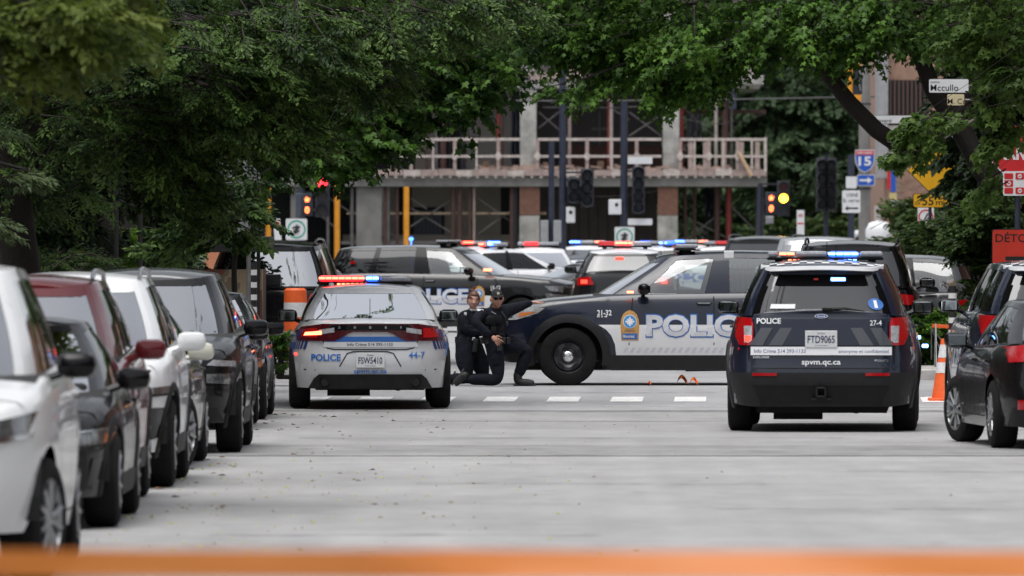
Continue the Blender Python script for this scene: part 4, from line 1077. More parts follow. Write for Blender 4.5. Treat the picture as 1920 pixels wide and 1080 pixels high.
SHAPES = {
    'oval': (np.array([(0, 0), (.28, .35), (.22, .75), (0, 1.0), (-.22, .75), (-.28, .35)]), [.0, .10, .08, -.06, .08, .10], [(0, 1, 2, 3), (0, 3, 4, 5)]),
    'lance': (np.array([(0, 0), (.17, .4), (0, 1.0), (-.17, .4)]), [0, .06, -.10, .06], [(0, 1, 2, 3)]),
    'maple': (np.array([(0, 0), (.30, .05), (.24, .26), (.56, .42), (.28, .55), (.14, .66), (0, 1.0), (-.14, .66), (-.28, .55), (-.56, .42), (-.24, .26), (-.30, .05), (0, .45)]),
              [0, .05, .02, -.10, .03, .04, -.14, .04, .03, -.10, .02, .05, .06], [(0, 1, 2, 12), (2, 3, 4, 12), (4, 5, 6, 12), (6, 7, 8, 12), (8, 9, 10, 12), (10, 11, 0, 12)]),
}
def leaf_mesh(name, P, D, Nn, S, tint, shape, m):
    """P positions, D directions, Nn normals, S sizes (numpy) -> mesh of single leaves"""
    pts, zz, faces = SHAPES[shape]; K = len(pts); n = len(P)
    D = D / np.linalg.norm(D, axis=1, keepdims=True); A = np.cross(D, Nn); A /= np.linalg.norm(A, axis=1, keepdims=True) + 1e-9; U = np.cross(A, D)
    V = (P[:, None, :] + S[:, None, None] * (pts[None, :, 0, None] * A[:, None, :] + pts[None, :, 1, None] * D[:, None, :] + np.array(zz)[None, :, None] * U[:, None, :])).reshape(-1, 3)
    fs = np.array(faces); nf, c = fs.shape
    F_ = (np.arange(n)[:, None, None] * K + fs[None]).reshape(-1)
    me = bpy.data.meshes.new(name); me.vertices.add(len(V)); me.vertices.foreach_set('co', V.astype(np.float32).reshape(-1))
    me.loops.add(len(F_)); me.loops.foreach_set('vertex_index', F_.astype(np.int32))
    me.polygons.add(n * nf); me.polygons.foreach_set('loop_start', np.arange(0, n * nf * c, c, dtype=np.int32))
    me.update(calc_edges=True)
    at = me.attributes.new('tint', 'FLOAT', 'POINT'); at.data.foreach_set('value', np.repeat(tint, K).astype(np.float32))
    me.materials.append(m); return me
def spray_template(kind, rng):
    """positions, directions of the leaves along one branch end lying in +x, drooping"""
    P = []; D = []
    if kind == 'ash':       # feathery flat sprays
        for k in range(9):
            t = .15 + .85 * k / 8
            for sg in (-1, 1):
                L_ = .42 * (1 - .55 * t) * rng.uniform(.7, 1.2)
                for j in range(6):
                    u = (j + 1) / 6; a = sg * (.75 - .2 * u)
                    P.append((t + L_ * u * math.cos(a), L_ * u * math.sin(a), -.16 * t * t - .18 * u * u * L_)); D.append((math.cos(a * 1.1 + rng.normal(0, .45)), math.sin(a * 1.1 + rng.normal(0, .45)), -.35 + rng.normal(0, .25)))
    else:                   # maple: loose clusters of hanging leaves
        for k in range(7):
            t = .1 + .9 * k / 6
            for sg in (-1, 1):
                L_ = .35 * (1 - .4 * t)
                for j in range(4):
                    u = (j + 1) / 4; a = sg * (.9 - .3 * u) + rng.normal(0, .2)
                    P.append((t + L_ * u * math.cos(a), L_ * u * math.sin(a), -.22 * t * t + rng.normal(0, .05))); D.append((math.cos(a) + rng.normal(0, .5), math.sin(a) + rng.normal(0, .5), -.65 + rng.normal(0, .3)))
    return np.array(P), np.array(D)
def crown(tree, blobs, trunk_xy, shape, m, leaf, spray=1.0, dens=1.0, kind='ash', seed=1, droop=.25, twigm=None, tmean=.35, name='crown'):
    """blobs: (centre, (rx, ry, rz), sprays); fills each with branch ends pointing away from the trunk"""
    rng = np.random.default_rng(seed); PP = []; DD = []; NN = []; SS = []; TT = []; tw = MB()
    tp, td = spray_template(kind, rng)
    for (c, r, ns) in blobs:
        c = np.array(c); r = np.array(r); n = max(2, int(ns * dens))
        q = rng.normal(size=(n, 3)); q /= np.linalg.norm(q, axis=1, keepdims=True); q *= rng.uniform(.35, 1.0, (n, 1)) ** .5
        C = c + q * r
        for i in range(n):
            o = C[i]; az = math.atan2(o[1] - trunk_xy[1], o[0] - trunk_xy[0]) + rng.normal(0, .75) if rng.random() > .2 else rng.uniform(0, 6.28)
            tilt = -droop + rng.normal(0, .28); roll = rng.normal(0, .35); sc = spray * rng.uniform(.6, 1.25)
            ca, sa = math.cos(az), math.sin(az); ct, st = math.cos(tilt), math.sin(tilt); cr, sr = math.cos(roll), math.sin(roll)
            Rz = np.array([[ca, -sa, 0], [sa, ca, 0], [0, 0, 1]]); Ry = np.array([[ct, 0, -st], [0, 1, 0], [st, 0, ct]]); Rx = np.array([[1, 0, 0], [0, cr, -sr], [0, sr, cr]])
            M = Rz @ Ry @ Rx; keep = rng.random(len(tp)) > .18
            P = (tp[keep] * [1, rng.uniform(.8, 1.1), 1] - [.5, 0, 0] + rng.normal(0, .018, (keep.sum(), 3))) * sc
            PP.append(P @ M.T + o); DD.append(td[keep] @ M.T)
            k = keep.sum(); nn = np.tile([0, 0, 1.0], (k, 1)) @ M.T + rng.normal(0, .42, (k, 3)); nn[:, 2] += .5; NN.append(nn)
            SS.append(leaf * rng.uniform(.65, 1.25, k)); b0 = np.clip(rng.normal(tmean, .22), 0, 1); TT.append(np.clip(b0 + rng.normal(0, .16, k) + (rng.random(k) > .985) * .9, 0, 1.4))
            if i % 2 == 0:
                a = o + M @ np.array([-.75 * sc, 0, .02]); e = o + M @ np.array([.45 * sc, 0, -.12 * sc]); mm = o + M @ np.array([-.1 * sc, .02, .03])
                tw.tube([a, mm, e], [.012, .008, .003], 3, cap=False)
    me = leaf_mesh(name, np.concatenate(PP), np.concatenate(DD), np.concatenate(NN), np.concatenate(SS), np.concatenate(TT), shape, m)
    o = link(name, me, tree); 
    if o: o['kind'] = 'stuff'
    t = tw.build('twigs', BARK, tree); t['kind'] = 'stuff'
    return o
def limb(b, p0, p1, r0, r1, sag=.15, seed=0, n=7):
    g = np.random.default_rng(seed); p0 = Vector(p0); p1 = Vector(p1); pts = []; rs = []
    for i in range(n + 1):
        t = i / n; p = p0.lerp(p1, t); p.z += sag * (p1 - p0).length * math.sin(math.pi * t) + (g.normal(0, .04) if 0 < i < n else 0); p.x += g.normal(0, .05) if 0 < i < n else 0
        pts.append(p); rs.append(r0 + (r1 - r0) * t)
    b.tube(pts, rs, 8)
def trunk_geo(x, y, h, r, lean=(0, 0), seed=0, z0=.0):
    b = MB(); g = np.random.default_rng(seed); pts = []; rs = []
    for i in range(9):
        t = i / 8; pts.append((x + lean[0] * t * t + g.normal(0, r * .12) * (i > 0), y + lean[1] * t * t, z0 + h * t)); rs.append(r * (1.35 if i == 0 else 1.08 if i == 1 else 1 - .45 * t))
    b.tube(pts, rs, 12); return b, Vector(pts[-1])
def tree(name, label, x, y, h, r, blobs, shape, m, leaf, group=None, lean=(0, 0), limbs=None, **k):
    root = empty(name, (0, 0, 0), 0, label, 'tree', group); root.location = (x, y, 0)
    b, top = trunk_geo(0, 0, h, r, lean, k.get('seed', 1)); b.build('trunk', BARK, root, smooth=60)
    lb = MB(); T = Vector((x, y, 0))
    for i, (c, rr, ns) in enumerate(blobs):
        st = Vector((0, 0, h * k.get('lt', 1.0))).lerp(Vector((0, 0, h * k.get('lt', 1.0) * .7)), (i % 4) / 4) ; tgt = Vector(c) - T
        limb(lb, st + Vector((lean[0] * .7, lean[1] * .7, 0)), tgt + Vector((0, 0, .1)), r * k.get('lr', .34), min(.02, r * k.get('lr', .34)), .06, i)
    if limbs:
        for L_ in limbs: lb.tube([Vector(p) - T for p in L_[0]], L_[1], 10)
    o = lb.build('limbs', BARK, root, smooth=60)
    bl = [((c[0] - x, c[1] - y, c[2]), rr, ns) for c, rr, ns in blobs]
    k.pop('lr', None); k.pop('lt', None); crown(root, bl, (0, 0), shape, m, leaf, **k)
    return root
def B(px, py, d, rpx, rpy, rd, ns):
    s = F / d; p = W(px, py, d); return ((p.x, p.y, p.z), (rpx / s, rd, rpy / s), ns)
def shrub(name, label, blobs, m, leaf, shape='oval', group=None, cat='shrub', seed=1, stems=True, **k):
    c0 = blobs[0][0]; root = empty(name, (c0[0], c0[1], 0.1), 0, label, cat, group)
    bl = [((c[0] - c0[0], c[1] - c0[1], c[2] - .1), rr, ns) for c, rr, ns in blobs]
    if stems:
        b = MB(); g = np.random.default_rng(seed)
        for (c, rr, ns) in bl:
            for j in range(4): b.tube([(c[0] + g.normal(0, rr[0] * .2), c[1] + g.normal(0, .1), 0), (c[0] + g.normal(0, rr[0] * .4), c[1] + g.normal(0, rr[1] * .3), c[2] + rr[2] * .4)], [.025, .008], 5)
        b.build('stems', BARK, root)
    crown(root, bl, (0, 0), shape, m, leaf, seed=seed, name='foliage', droop=-.2, **k)
    return root
# ------------------------------------------------------------------ the three police cars in focus
def at(x, y): return (x, y, gz(y))
# white sedan seen from behind
dR = 99.6
charger(at(X(696, dR) - .08, dR + 2.5), math.radians(1.6), 'white police sedan seen from behind with red and blue roof lights, plate FSW5410')
# navy police suv seen from behind, right
dR = 87.6
c = explorer(at(X(1540, dR) + .12, dR + 2.5), math.radians(-2.8), 'navy police SUV seen from behind with lit light bar, number 27-4', '27-4', 'FTD9065')
bar = lightbar(c, -.60, .62, -.35, 1.795, [(-.60, -.48, CLRDOME, None), (-.475, -.31, CLRDOME, E_ORG), (-.305, .035, CLRDOME, None), (.04, .36, BLUEDOME, E_BLUEC), (.365, .62, CLRDOME, None)], h=.075)
b = MB(); 
for i in range(7): b.box((-.36 + i * .05, -.50, 1.768), (.036, .01, .018), bev=.003)
b.build('led_strip', E_ORG, bar)
b = MB()
for i in range(6): b.box((.06 + i * .052, -.50, 1.768), (.04, .01, .022), bev=.003)
b.build('led_strip', E_BLUEC, bar)
b = MB(); p = c.gp('B', .24, .80, .004); b.box(p + Vector((0, -.01, 0)), (.15, .012, .035), bev=.005); b.build('window_led', E_BLUEC, c.root)
b = MB(); p = c.gp('B', -.08, .80, .004); b.box(p + Vector((0, -.01, 0)), (.05, .012, .02), bev=.005); b.build('window_led', REDL, c.root)
c.antenna(.03, -.6, 1.78, .18); c.antenna(.13, -.9, 1.78, .14)
for k, (zz, yy) in enumerate(((.93, 1.95), (.90, 1.80))):
    b = MB(); p = c.mp('R', yy, zz, .02); b.box((p.x + .05 + .05 * k, p.y, p.z - .06 * k), (.07, .03, .04), bev=.012); b.build('side_led', E_BLUEC, c.root)
b = MB(); p = c.mp('L', 2.28, .86, .01); b.box(p, (.02, .03, .03), bev=.005); b.build('side_led', REDL, c.root)
# navy police suv standing across the junction
dS = 112.25; xw = X(1062.5, dS)
c = explorer((xw + 1.595, dS + 1.0, 0), math.radians(91.2), 'navy and white police SUV standing side-on across the junction, number 21-32', '21-32', None, side_gl=G_LIGHT)
lightbar(c, -.60, .60, .02, 1.80, [(-.60, -.02, CLRDOME, None), (.02, .60, REDDOME, None)], h=.07, depth=.30)
b = MB(); b.box(tuple(c.gp('S-', -.02, .98, .012)), (.02, .13, .10), bev=.008); b.build('lamp_bracket', WHITE, c.root)
for y in (0,): 
    b = MB(); p = c.mp('L', -.78, 1.20, .10); b.box((p.x - .02, p.y, p.z + .03), (.04, .09, .028), bev=.008); b.build('mirror_led', E_ORG, c.root)
# partition bars in the rear side window
b = MB()
for i in range(12): b.tube([(-.60, -1.35 + i * .07, 1.2), (-.58, -1.35 + i * .07, 1.6)], .006, 5)
b.build('window_bars', mat('bar_grey', (.25, .26, .27), .5), c.root)
# black-and-white police suv further back, nose to the right
dD = 166.0
c = start(DURANGO, 'police_car', (X(846, dD), dD, 0), math.radians(-90 - 13), 'black and white police SUV with closed dark rear windows, number 15-12, beyond the kneeling officers', 'police car', 'police cars at the junction', paint('police_black', (.006, .0065, .008), rough=.28, dirt=.3), G_TINT, G_DARK, wheel='steel', mirror=GLOSSB, side_front=G_LIGHT, pillar=GLOSSB)
doors(c); civ_rear(c); civ_front(c, 'suv', None)
for side in 'LR':
    side_graphics(c, side, '15-12')
    sg = -1 if side == 'L' else 1; c.patch('headlight_wrap', side, [(sg * 2.40, .86), (sg * 2.16, .90), (sg * 2.06, .99), (sg * 2.40, .98)], HEADL, off=.010)
lightbar(c, -.56, .56, -.05, 1.83, [(-.56, 0, CLRDOME, None), (.0, .56, CLRDOME, None)], h=.05, depth=.25)
b = MB(); b.box(c.mp('R', .95, 1.30, .06), (.05, .16, .05), bev=.01); b.build('mirror_led', E_ORG, c.root)
b = MB(); b.box(c.gp('S+', -.72, .45, .002), (.01, .10, .05)); b.build('window_led', REDL, c.root)

# ------------------------------------------------------------------ cars parked nose to the camera along the left kerb
GRPL = 'cars parked along the left kerb'
P_WHITE = paint('white', (.70, .71, .72), rough=.3, dirt=.35); P_BLACK = mat('paint_black', (.003, .003, .004), .25, 0, .5, var=.04, scale=2.5, dirt=.2, spec=.1); P_DGREY = paint('dark_grey', (.015, .016, .019), metal=.4, rough=.3, dirt=.3)
P_BURG = paint('burgundy', (.16, .012, .018), metal=.3, rough=.3, dirt=.4); P_GREY = paint('mid_grey', (.045, .047, .052), metal=.3, rough=.32, dirt=.4); P_SILVER = paint('silver', (.36, .37, .38), metal=.6, rough=.32, dirt=.4)
P_OLIVE = paint('olive_grey', (.05, .052, .045), metal=.5, rough=.32, dirt=.4); P_RED = paint('dark_red', (.14, .008, .010), rough=.3)
P_CREAM = paint('cream', (.55, .54, .46), rough=.3, dirt=.2)
def parked(S, df, side_x, *a, **k):
    y = df + (S['L'] / 2 - S['fo']); return civilian(S, at(side_x - S['W'] / 2, y), math.pi + k.pop('yaw', 0), *a, **k)
parked(dict(MIDSUV, W=1.86, H=1.82, belt=1.18, top=[(a, z + .08) for a, z in MIDSUV['top']], gh=dict(MIDSUV['gh'], roof=[(a, z + .14) for a, z in MIDSUV['gh']['roof']])), 49.3, -2.80, 'white crossover nearest the camera on the left, with black door mirror', P_WHITE, group=GRPL, nose='smooth', clad=False, mirror=GLOSSB, railm=None, wheel='alloy', chrome=True, side=G_DARK, sf=G_DARK, steer=math.radians(-13))
parked(dict(SEDAN, H=1.44), 58.2, -2.86, 'black sedan with wedge headlamps parked just behind the white crossover', P_BLACK, group=GRPL, nose='sedan', chrome=False, side=G_DARK, sf=G_TINT)
parked(dict(MIDSUV, W=1.86), 62.4, -2.97, 'burgundy SUV with silver roof rails and a dark red mirror', P_BURG, group=GRPL, nose='suv', railm=ALLOY)
parked(dict(MIDSUV, L=4.45, W=1.82, H=1.66), 67.7, -2.88, 'white crossover with silver rails between the burgundy SUV and a black SUV', P_WHITE, group=GRPL, nose='cross', railm=ALLOY)
parked(dict(SEDAN, L=4.6), 73.2, -2.98, 'olive grey sedan with cream mirror caps, mostly hidden before the black SUV', P_OLIVE, group=GRPL, nose='sedan', mirror=P_CREAM, clad=False, yaw=math.radians(-1), steer=math.radians(-14), side=G_DARK)
parked(dict(MIDSUV, W=1.84), 78.9, -2.74, 'large black SUV with chrome grille edge, widest view in the left row', P_BLACK, group=GRPL, nose='rogue', roof=paint('grey_roof', (.10, .105, .11), metal=.5, rough=.3), mirror=GLOSSB)
parked(dict(SEDAN, L=4.5), 89.6, -3.04, 'dark grey sedan two places behind the large black SUV in the left row', P_DGREY, group=GRPL, nose='sedan', clad=False, mirror=GLOSSB)
parked(dict(SEDAN, L=4.5, H=1.5), 94.7, -3.03, 'last black hatchback of the left row, its mirror beside the police sedan', P_BLACK, group=GRPL, nose='sedan', clad=False, mirror=GLOSSB)

# ------------------------------------------------------------------ cars on the right
c = civilian(dict(SEDAN, L=4.65, W=1.8), at(5.02, 81.9), math.radians(4.6), 'black sedan at the right edge seen from behind, front wheels turned out', P_BLACK, group=None, nose='sedan', name='parked_car', clad=False, steer=math.radians(14), mirror=GLOSSB, chrome=True, tz=.96, side=G_TINT, rear=glass('glass_rear_mirrorlike', (.12, .13, .13), .8, refl=2.4))
c = explorer(at(X(1815, 90.5) + 1.0, 93.2), math.radians(1.5), 'police SUV partly hidden behind the black sedan at the right edge', None, None)
dB = 121.5
c = civilian(BIGSUV, (X(1612, dB), dB + 2.6, 0), math.radians(-3), 'large black SUV with roof rack parked behind the police SUV 27-4', P_BLACK, nose='suv', name='parked_car', railm=BLACKP, lit=False, side=G_DARK, mirror=GLOSSB)
dB = 126
c = civilian(dict(MIDSUV, H=1.62), (X(1818, dB) - 1.9, dB, 0), math.radians(74), 'grey crossover with sloping rear window standing left of the green hedge', P_GREY, nose='suv', name='parked_car', side=G_LIGHT, chrome=True)
dB = 121.0
c = civilian(BIGSUV, (X(512, dB), dB + 2.6, 0), math.radians(-2), 'large black SUV seen from behind with a sky-reflecting rear window, by the orange drum', P_BLACK, nose='suv', name='parked_car', railm=GLOSSB, rear=glass('glass_sky_mirror', (.06, .065, .07), .8, refl=11), side=G_DARK)
dB = 146
c = civilian(SEDAN, (X(575, dB), dB + 1.5, 0), math.radians(-20), 'dark red car showing its corner between the black SUV and police SUV 15-12', P_RED, nose='sedan', name='parked_car', clad=False)

# ------------------------------------------------------------------ police and other cars crowding the junction behind
P_PWHITE = paint('police_white', (.66, .67, .70), rough=.3, dirt=.4)
def far_police(px, d, rz, S, label, segs, body=P_PWHITE, h=.10, tail=False, bary=-.3, roof=None, rear=None):
    c = start(S, 'police_car', (X(px, d), d, gz(d)), math.radians(rz), label, 'police car', 'police cars at the junction', body, G_TINT, rear or G_DARK, wheel='steel', mirror=BLACKP, roof=roof)
    doors(c); civ_rear(c, lit=tail); civ_front(c, 'suv', None)
    z = max(k[1] for k in S['gh']['roof']) + .085
    lightbar(c, -.50, .50, bary, z, segs, h=h)
    for side in 'LR':
        sg = -1 if side == 'L' else 1
        c.patch('side_band', side, [(sg * -1.6, .58), (sg * 1.2, .58), (sg * 1.2, .80), (sg * -1.6, .80)], BLUEV if body is P_PWHITE else WHITE, off=.005, depth=.004, n=12)
        text_part('lettering', 'POLICE', -.9, .60, .2, c.fn(side), LGREY if body is P_PWHITE else BLUEV, c.root, off=.009, bold=.04, width=1.7)
    return c
RB = [(-.55, -.2, REDDOME, None), (-.19, .05, CLRDOME, E_ORG), (.06, .25, BLUEDOME, E_BLUEC), (.26, .55, CLRDOME, None)]
far_police(948, 192, -65, CHARGER, 'white police sedan with red and blue lights behind the nose of police SUV 15-12', [(-.50, -.22, REDDOME, E_ORG), (-.21, .0, CLRDOME, None), (.01, .26, BLUEDOME, E_BLUEC), (.27, .50, CLRDOME, None)])
far_police(1010, 205, -178, dict(CHARGER), 'white police sedan whose single orange-red roof light glows, left of the far police SUV', [(-.50, .0, CLRDOME, None), (.0, .35, REDDOME, E_ORG), (.36, .50, CLRDOME, None)])
c = far_police(1172, 160, -1, dict(EXPLORER, gh=dict(EXPLORER['gh'], roof=[(a, z - .11) for a, z in EXPLORER['gh']['roof']])), 'black police SUV with white roof and red rear lamps, behind hood of SUV 21-32', [(-.50, -.20, REDDOME, None), (-.19, .14, REDDOME, E_ORG), (.15, .50, CLRDOME, None)], body=paint('police_black', (.006, .0065, .008)), tail=True, roof=P_PWHITE)
b = MB(); b.box(c.gp('B', -.12, .78, .01), (.16, .02, .05), bev=.01); b.build('high_brake_light', E_TAIL, c.root)
far_police(1225, 230, 20, CHARGER, 'white police sedan with blue roof lights above the windshield of SUV 21-32', [(-.50, -.24, BLUEDOME, E_BLUEC), (-.23, .20, CLRDOME, None), (.21, .50, BLUEDOME, E_BLUEC)])
far_police(1275, 215, -80, dict(CHARGER, H=1.5), 'white police sedan side-on with bright blue bar behind roof of SUV 21-32', [(-.50, -.1, BLUEDOME, E_BLUEC), (-.09, .3, CLRDOME, None), (.31, .50, BLUEDOME, E_BLUEC)])
far_police(1352, 225, 5, dict(CHARGER, H=1.5), 'white police sedan with plain red bar, left of the black tactical truck', [(-.50, -.2, CLRDOME, None), (-.19, .5, REDDOME, None)])
LB = [(-.50, -.2, BLUEDOME, E_BLUEC), (-.19, .22, CLRDOME, None), (.23, .50, CLRDOME, E_ORG)]; LC = [(-.50, -.22, REDDOME, E_ORG), (-.21, .15, CLRDOME, None), (.16, .50, BLUEDOME, E_BLUEC)]
far_police(897, 224, 12, CHARGER, 'white police sedan farthest left of the crowd, just over police SUV 15-12', LC)
far_police(1108, 236, -15, CHARGER, 'white police sedan with blue and orange roof lights left of the black rear-view SUV', LB)
far_police(1398, 244, 30, CHARGER, 'white police sedan at the right end of the far crowd before the black truck', LC)
far_police(1300, 252, -10, CHARGER, 'white police sedan deepest in the crowd above the roof of SUV 21-32', LB)
dB = 176; civilian(dict(SEDAN, H=1.5), (X(1165, dB), dB, 0), math.radians(-62), 'mid grey SUV showing its side windows between two far police cars', P_GREY, nose='suv', name='car_in_junction', cat='car', side=G_LIGHT)
dB = 186; civilian(VAN, (X(1448, dB), dB, 0), math.radians(-9), 'black high truck with roof rack right of the far white police cars', P_BLACK, nose='suv', name='tactical_truck', cat='truck', railm=ALLOYD)
dB = 168; civilian(VAN, (X(1532, dB), dB, 0), math.radians(176), 'grey van roof showing above the light bar of police SUV 27-4', P_SILVER, nose='suv', name='car_in_junction', cat='van')
dB = 250; civilian(VAN, (X(1650, dB), dB, gz(dB)), math.radians(160), 'white van far off beside the concrete pole', P_WHITE, nose='suv', name='parked_car', cat='van')
# ------------------------------------------------------------------ people
SKIN = mat('skin', (.46, .24, .17), .5, var=.08, scale=30); SKINF = mat('skin_pale', (.55, .31, .24), .5, var=.06, scale=30)
UNI = mat('uniform_navy', (.006, .0075, .013), .85, var=.35, scale=10, bump=1.0, bscale=13, spec=.2)
VEST = mat('vest_black', (.005, .0055, .0075), .8, var=.3, scale=20, bump=.3, bscale=50, spec=.25)
LEATHER = mat('black_leather', (.010, .010, .011), .4, var=.2, scale=20)
BOOT = mat('boot_rubber', (.012, .012, .013), .6, var=.3, scale=20); SOLE = mat('boot_sole', (.055, .055, .06), .8, var=.4, scale=60)
HAIRB = mat('hair_auburn', (.10, .036, .018), .5, var=.4, scale=40); BEARD = mat('beard_brown', (.055, .025, .015), .7, var=.4, scale=60); LIPS = mat('lips', (.35, .12, .10), .5, var=0)
SHIRTW = mat('white_cloth', (.62, .63, .64), .8, var=.1)
def skin(chains, sub=2):
    """chains: list of [(x,y,z,rx,ry?)...] or nodes dict with edges -> one continuous surface"""
    nodes, edges, root = chains
    me = bpy.data.meshes.new('s'); bm = bmesh.new(); sk = bm.verts.layers.skin.verify(); V = {}
    for k, n in nodes.items():
        v = bm.verts.new(n[:3]); r = n[3]; v[sk].radius = (r, n[4] if len(n) > 4 else r); v[sk].use_root = (k == root); V[k] = v
    for a, b_ in edges: bm.edges.new((V[a], V[b_]))
    bm.to_mesh(me); bm.free()
    o = bpy.data.objects.new('s', me); COL.objects.link(o)
    m = o.modifiers.new('k', 'SKIN'); m.use_smooth_shade = True; m.branch_smoothing = .6
    u = o.modifiers.new('u', 'SUBSURF'); u.levels = sub; u.render_levels = sub
    ev = o.evaluated_get(bpy.context.evaluated_depsgraph_get()); r = bpy.data.meshes.new_from_object(ev)
    vs = [v.co.copy() for v in r.vertices]; fs = [tuple(p.vertices) for p in r.polygons]
    bpy.data.objects.remove(o); bpy.data.meshes.remove(me); bpy.data.meshes.remove(r)
    return vs, fs
def chain(pts, rs):
    nodes = {i: (*p, r) for i, (p, r) in enumerate(zip(pts, rs))}; return nodes, [(i, i + 1) for i in range(len(pts) - 1)], 0
def add_hand(b, wrist, dirn, palm_n, size=.19, curl=.25, spread=.14, side=1, point=False):
    """palm with four unequal fingers and a thumb"""
    w = Vector(wrist); d = Vector(dirn).normalized(); n = Vector(palm_n); n = (n - d * n.dot(d)).normalized(); a = d.cross(n) * side; k = size / .19
    vs, fs = skin(chain([w - d * .01, w + d * .035 * k, w + d * .085 * k], [.028 * k, .036 * k, .036 * k])); 
    # flatten the palm along its normal
    vs = [p - n * ((p - w).dot(n)) * .42 for p in vs]; b.add(vs, fs)
    for i, (off, ln) in enumerate(((-.030, .066), (-.010, .078), (.011, .074), (.030, .058))):
        p = w + d * .078 * k + a * off * k; dd = (d + a * (i - 1.5) * spread).normalized(); c = curl * (.2 if (point and i == 0) else 1); pts = [p - dd * .015]
        cur = p; ang = c * .5
        for s_ in (.45, .32, .25):
            cur = cur + (dd * math.cos(ang) + n * math.sin(ang)) * ln * s_ * 1.0 * k * 1.05; pts.append(cur); ang += c
        b.add(*skin(chain(pts, [.0098 * k, .0095 * k, .0088 * k, .0072 * k]), 1))
    p = w + d * .03 * k - a * .024 * k; t1 = p + (d * .5 - a * .75 + n * .15).normalized() * .035 * k; t2 = t1 + (d * .85 - a * .4 + n * .25).normalized() * .032 * k; t3 = t2 + (d * .95 - a * .15 + n * .3).normalized() * .024 * k
    b.add(*skin(chain([p, t1, t2, t3], [.014 * k, .012 * k, .0105 * k, .0085 * k]), 1))
def head_geo(b, c, yaw, pitch=0.0, roll=0.0, mi_skin=0, mi_dark=1, mi_lip=2, k=1.0, male=True):
    """c = centre of the skull; face towards -Y when yaw = 0"""
    M = Matrix.Translation(c) @ Matrix.Rotation(yaw, 4, 'Z') @ Matrix.Rotation(pitch, 4, 'X') @ Matrix.Rotation(roll, 4, 'Y')
    R, C = 22, 28; vs = []
    for i in range(R + 1):
        th = math.pi * i / R; z = math.cos(th); r = math.sin(th)
        for j in range(C):
            ph = 2 * math.pi * j / C; x = r * math.sin(ph); y = -r * math.cos(ph)      # ph=0 is the face
            X_, Y_, Z_ = x * .076, y * .094, z * .116
            if z < -.1: f = (-z - .1) / .9; X_ *= 1 - .34 * f; Y_ = Y_ * (1 - .22 * f) - .012 * f
            fr = max(0, math.cos(ph)) ** 6
            if -.38 < z < .08: Y_ -= fr * .020 * math.exp(-((z + .22) / .14) ** 2) * (1 if abs(x) < .3 else .3)    # nose
            e = math.exp(-((abs(x) - .38) / .16) ** 2) * math.exp(-((z - .06) / .13) ** 2); Y_ += .009 * e * (y < 0)           # eye sockets
            Y_ -= .006 * math.exp(-((z - .22) / .08) ** 2) * (y < 0) * (abs(x) < .6); Y_ -= .006 * fr * math.exp(-((z + .62) / .10) ** 2); Y_ -= .008 * fr * math.exp(-((z + .85) / .1) ** 2)
            vs.append(M @ (Vector((X_, Y_, Z_)) * k))
    b.mi = mi_skin; b.add(vs, [(i * C + j, i * C + (j + 1) % C, (i + 1) * C + (j + 1) % C, (i + 1) * C + j) for i in range(R) for j in range(C)])
    def spot(x, y, z, rx, ry, rz, mi, seg=10):
        b.mi = mi; q = []
        for i in range(7):
            th = math.pi * i / 6
            for j in range(seg): ph = 2 * math.pi * j / seg; q.append(M @ (Vector((x + rx * math.sin(th) * math.sin(ph), y + ry * math.sin(th) * math.cos(ph), z + rz * math.cos(th))) * k))
        b.add(q, [(i * seg + j, i * seg + (j + 1) % seg, (i + 1) * seg + (j + 1) % seg, (i + 1) * seg + j) for i in range(6) for j in range(seg)])
    for s_ in (-1, 1):
        spot(s_ * .029, -.083, .006, .012, .006, .006, mi_skin); spot(s_ * .029, -.0875, .006, .0055, .004, .0055, mi_dark)
        spot(s_ * .030, -.089, .026, .017, .004, .0035, mi_dark); spot(s_ * .077, .004, -.006, .010, .020, .030, mi_skin)
    spot(0, -.091, -.064, .022, .005, .0045, mi_lip); spot(0, -.107, -.028, .012, .012, .010, mi_skin)
    b.mi = mi_skin
    return M
def shell(M, k, mt, name, parent, zmin, zmax, grow, back_only=False, front_cut=.35, extra=None):
    """hair or cap: part of a slightly larger skull"""
    b = MB(); R, C = 18, 28; vs = []; keep = []
    for i in range(R + 1):
        th = math.pi * i / R; z = math.cos(th); r = math.sin(th)
        for j in range(C):
            ph = 2 * math.pi * j / C; x = r * math.sin(ph); y = -r * math.cos(ph); g = 1 + grow * (1 + .12 * math.sin(j * 5 + i * 2))
            p = Vector((x * .076, y * .094, z * .116)); 
            if z < -.1: f = (-z - .1) / .9; p.x *= 1 - .30 * f; p.y = p.y * (1 - .18 * f) + .0 
            vs.append(M @ (p * k * g)); keep.append((z, y, x))
    fs = []
    for i in range(R):
        for j in range(C):
            f = (i * C + j, i * C + (j + 1) % C, (i + 1) * C + (j + 1) % C, (i + 1) * C + j); z = sum(keep[q][0] for q in f) / 4; y = sum(keep[q][1] for q in f) / 4; x = abs(sum(keep[q][2] for q in f) / 4)
            if zmin(y, x) < z < zmax(y, x): fs.append(f)
    b.add(vs, fs)
    if extra: extra(b)
    me = b.mesh(name, mt, 60); o = link(name, me, parent); m = o.modifiers.new('s', 'SOLIDIFY'); m.thickness = .006; m.offset = 1
    return o
from mathutils import noise as _ns
def folds(vs, a=.016):
    out = []
    for p in vs:
        q = Vector((p.x * 7, p.y * 7, p.z * 13)); k = _ns.noise(q) + .6 * _ns.noise(q * 2.3)
        d = _ns.noise_vector(q * .5); out.append(p + (d * .35 + Vector((p.x, p.y, 0)).normalized() * .4) * a * k)
    return out
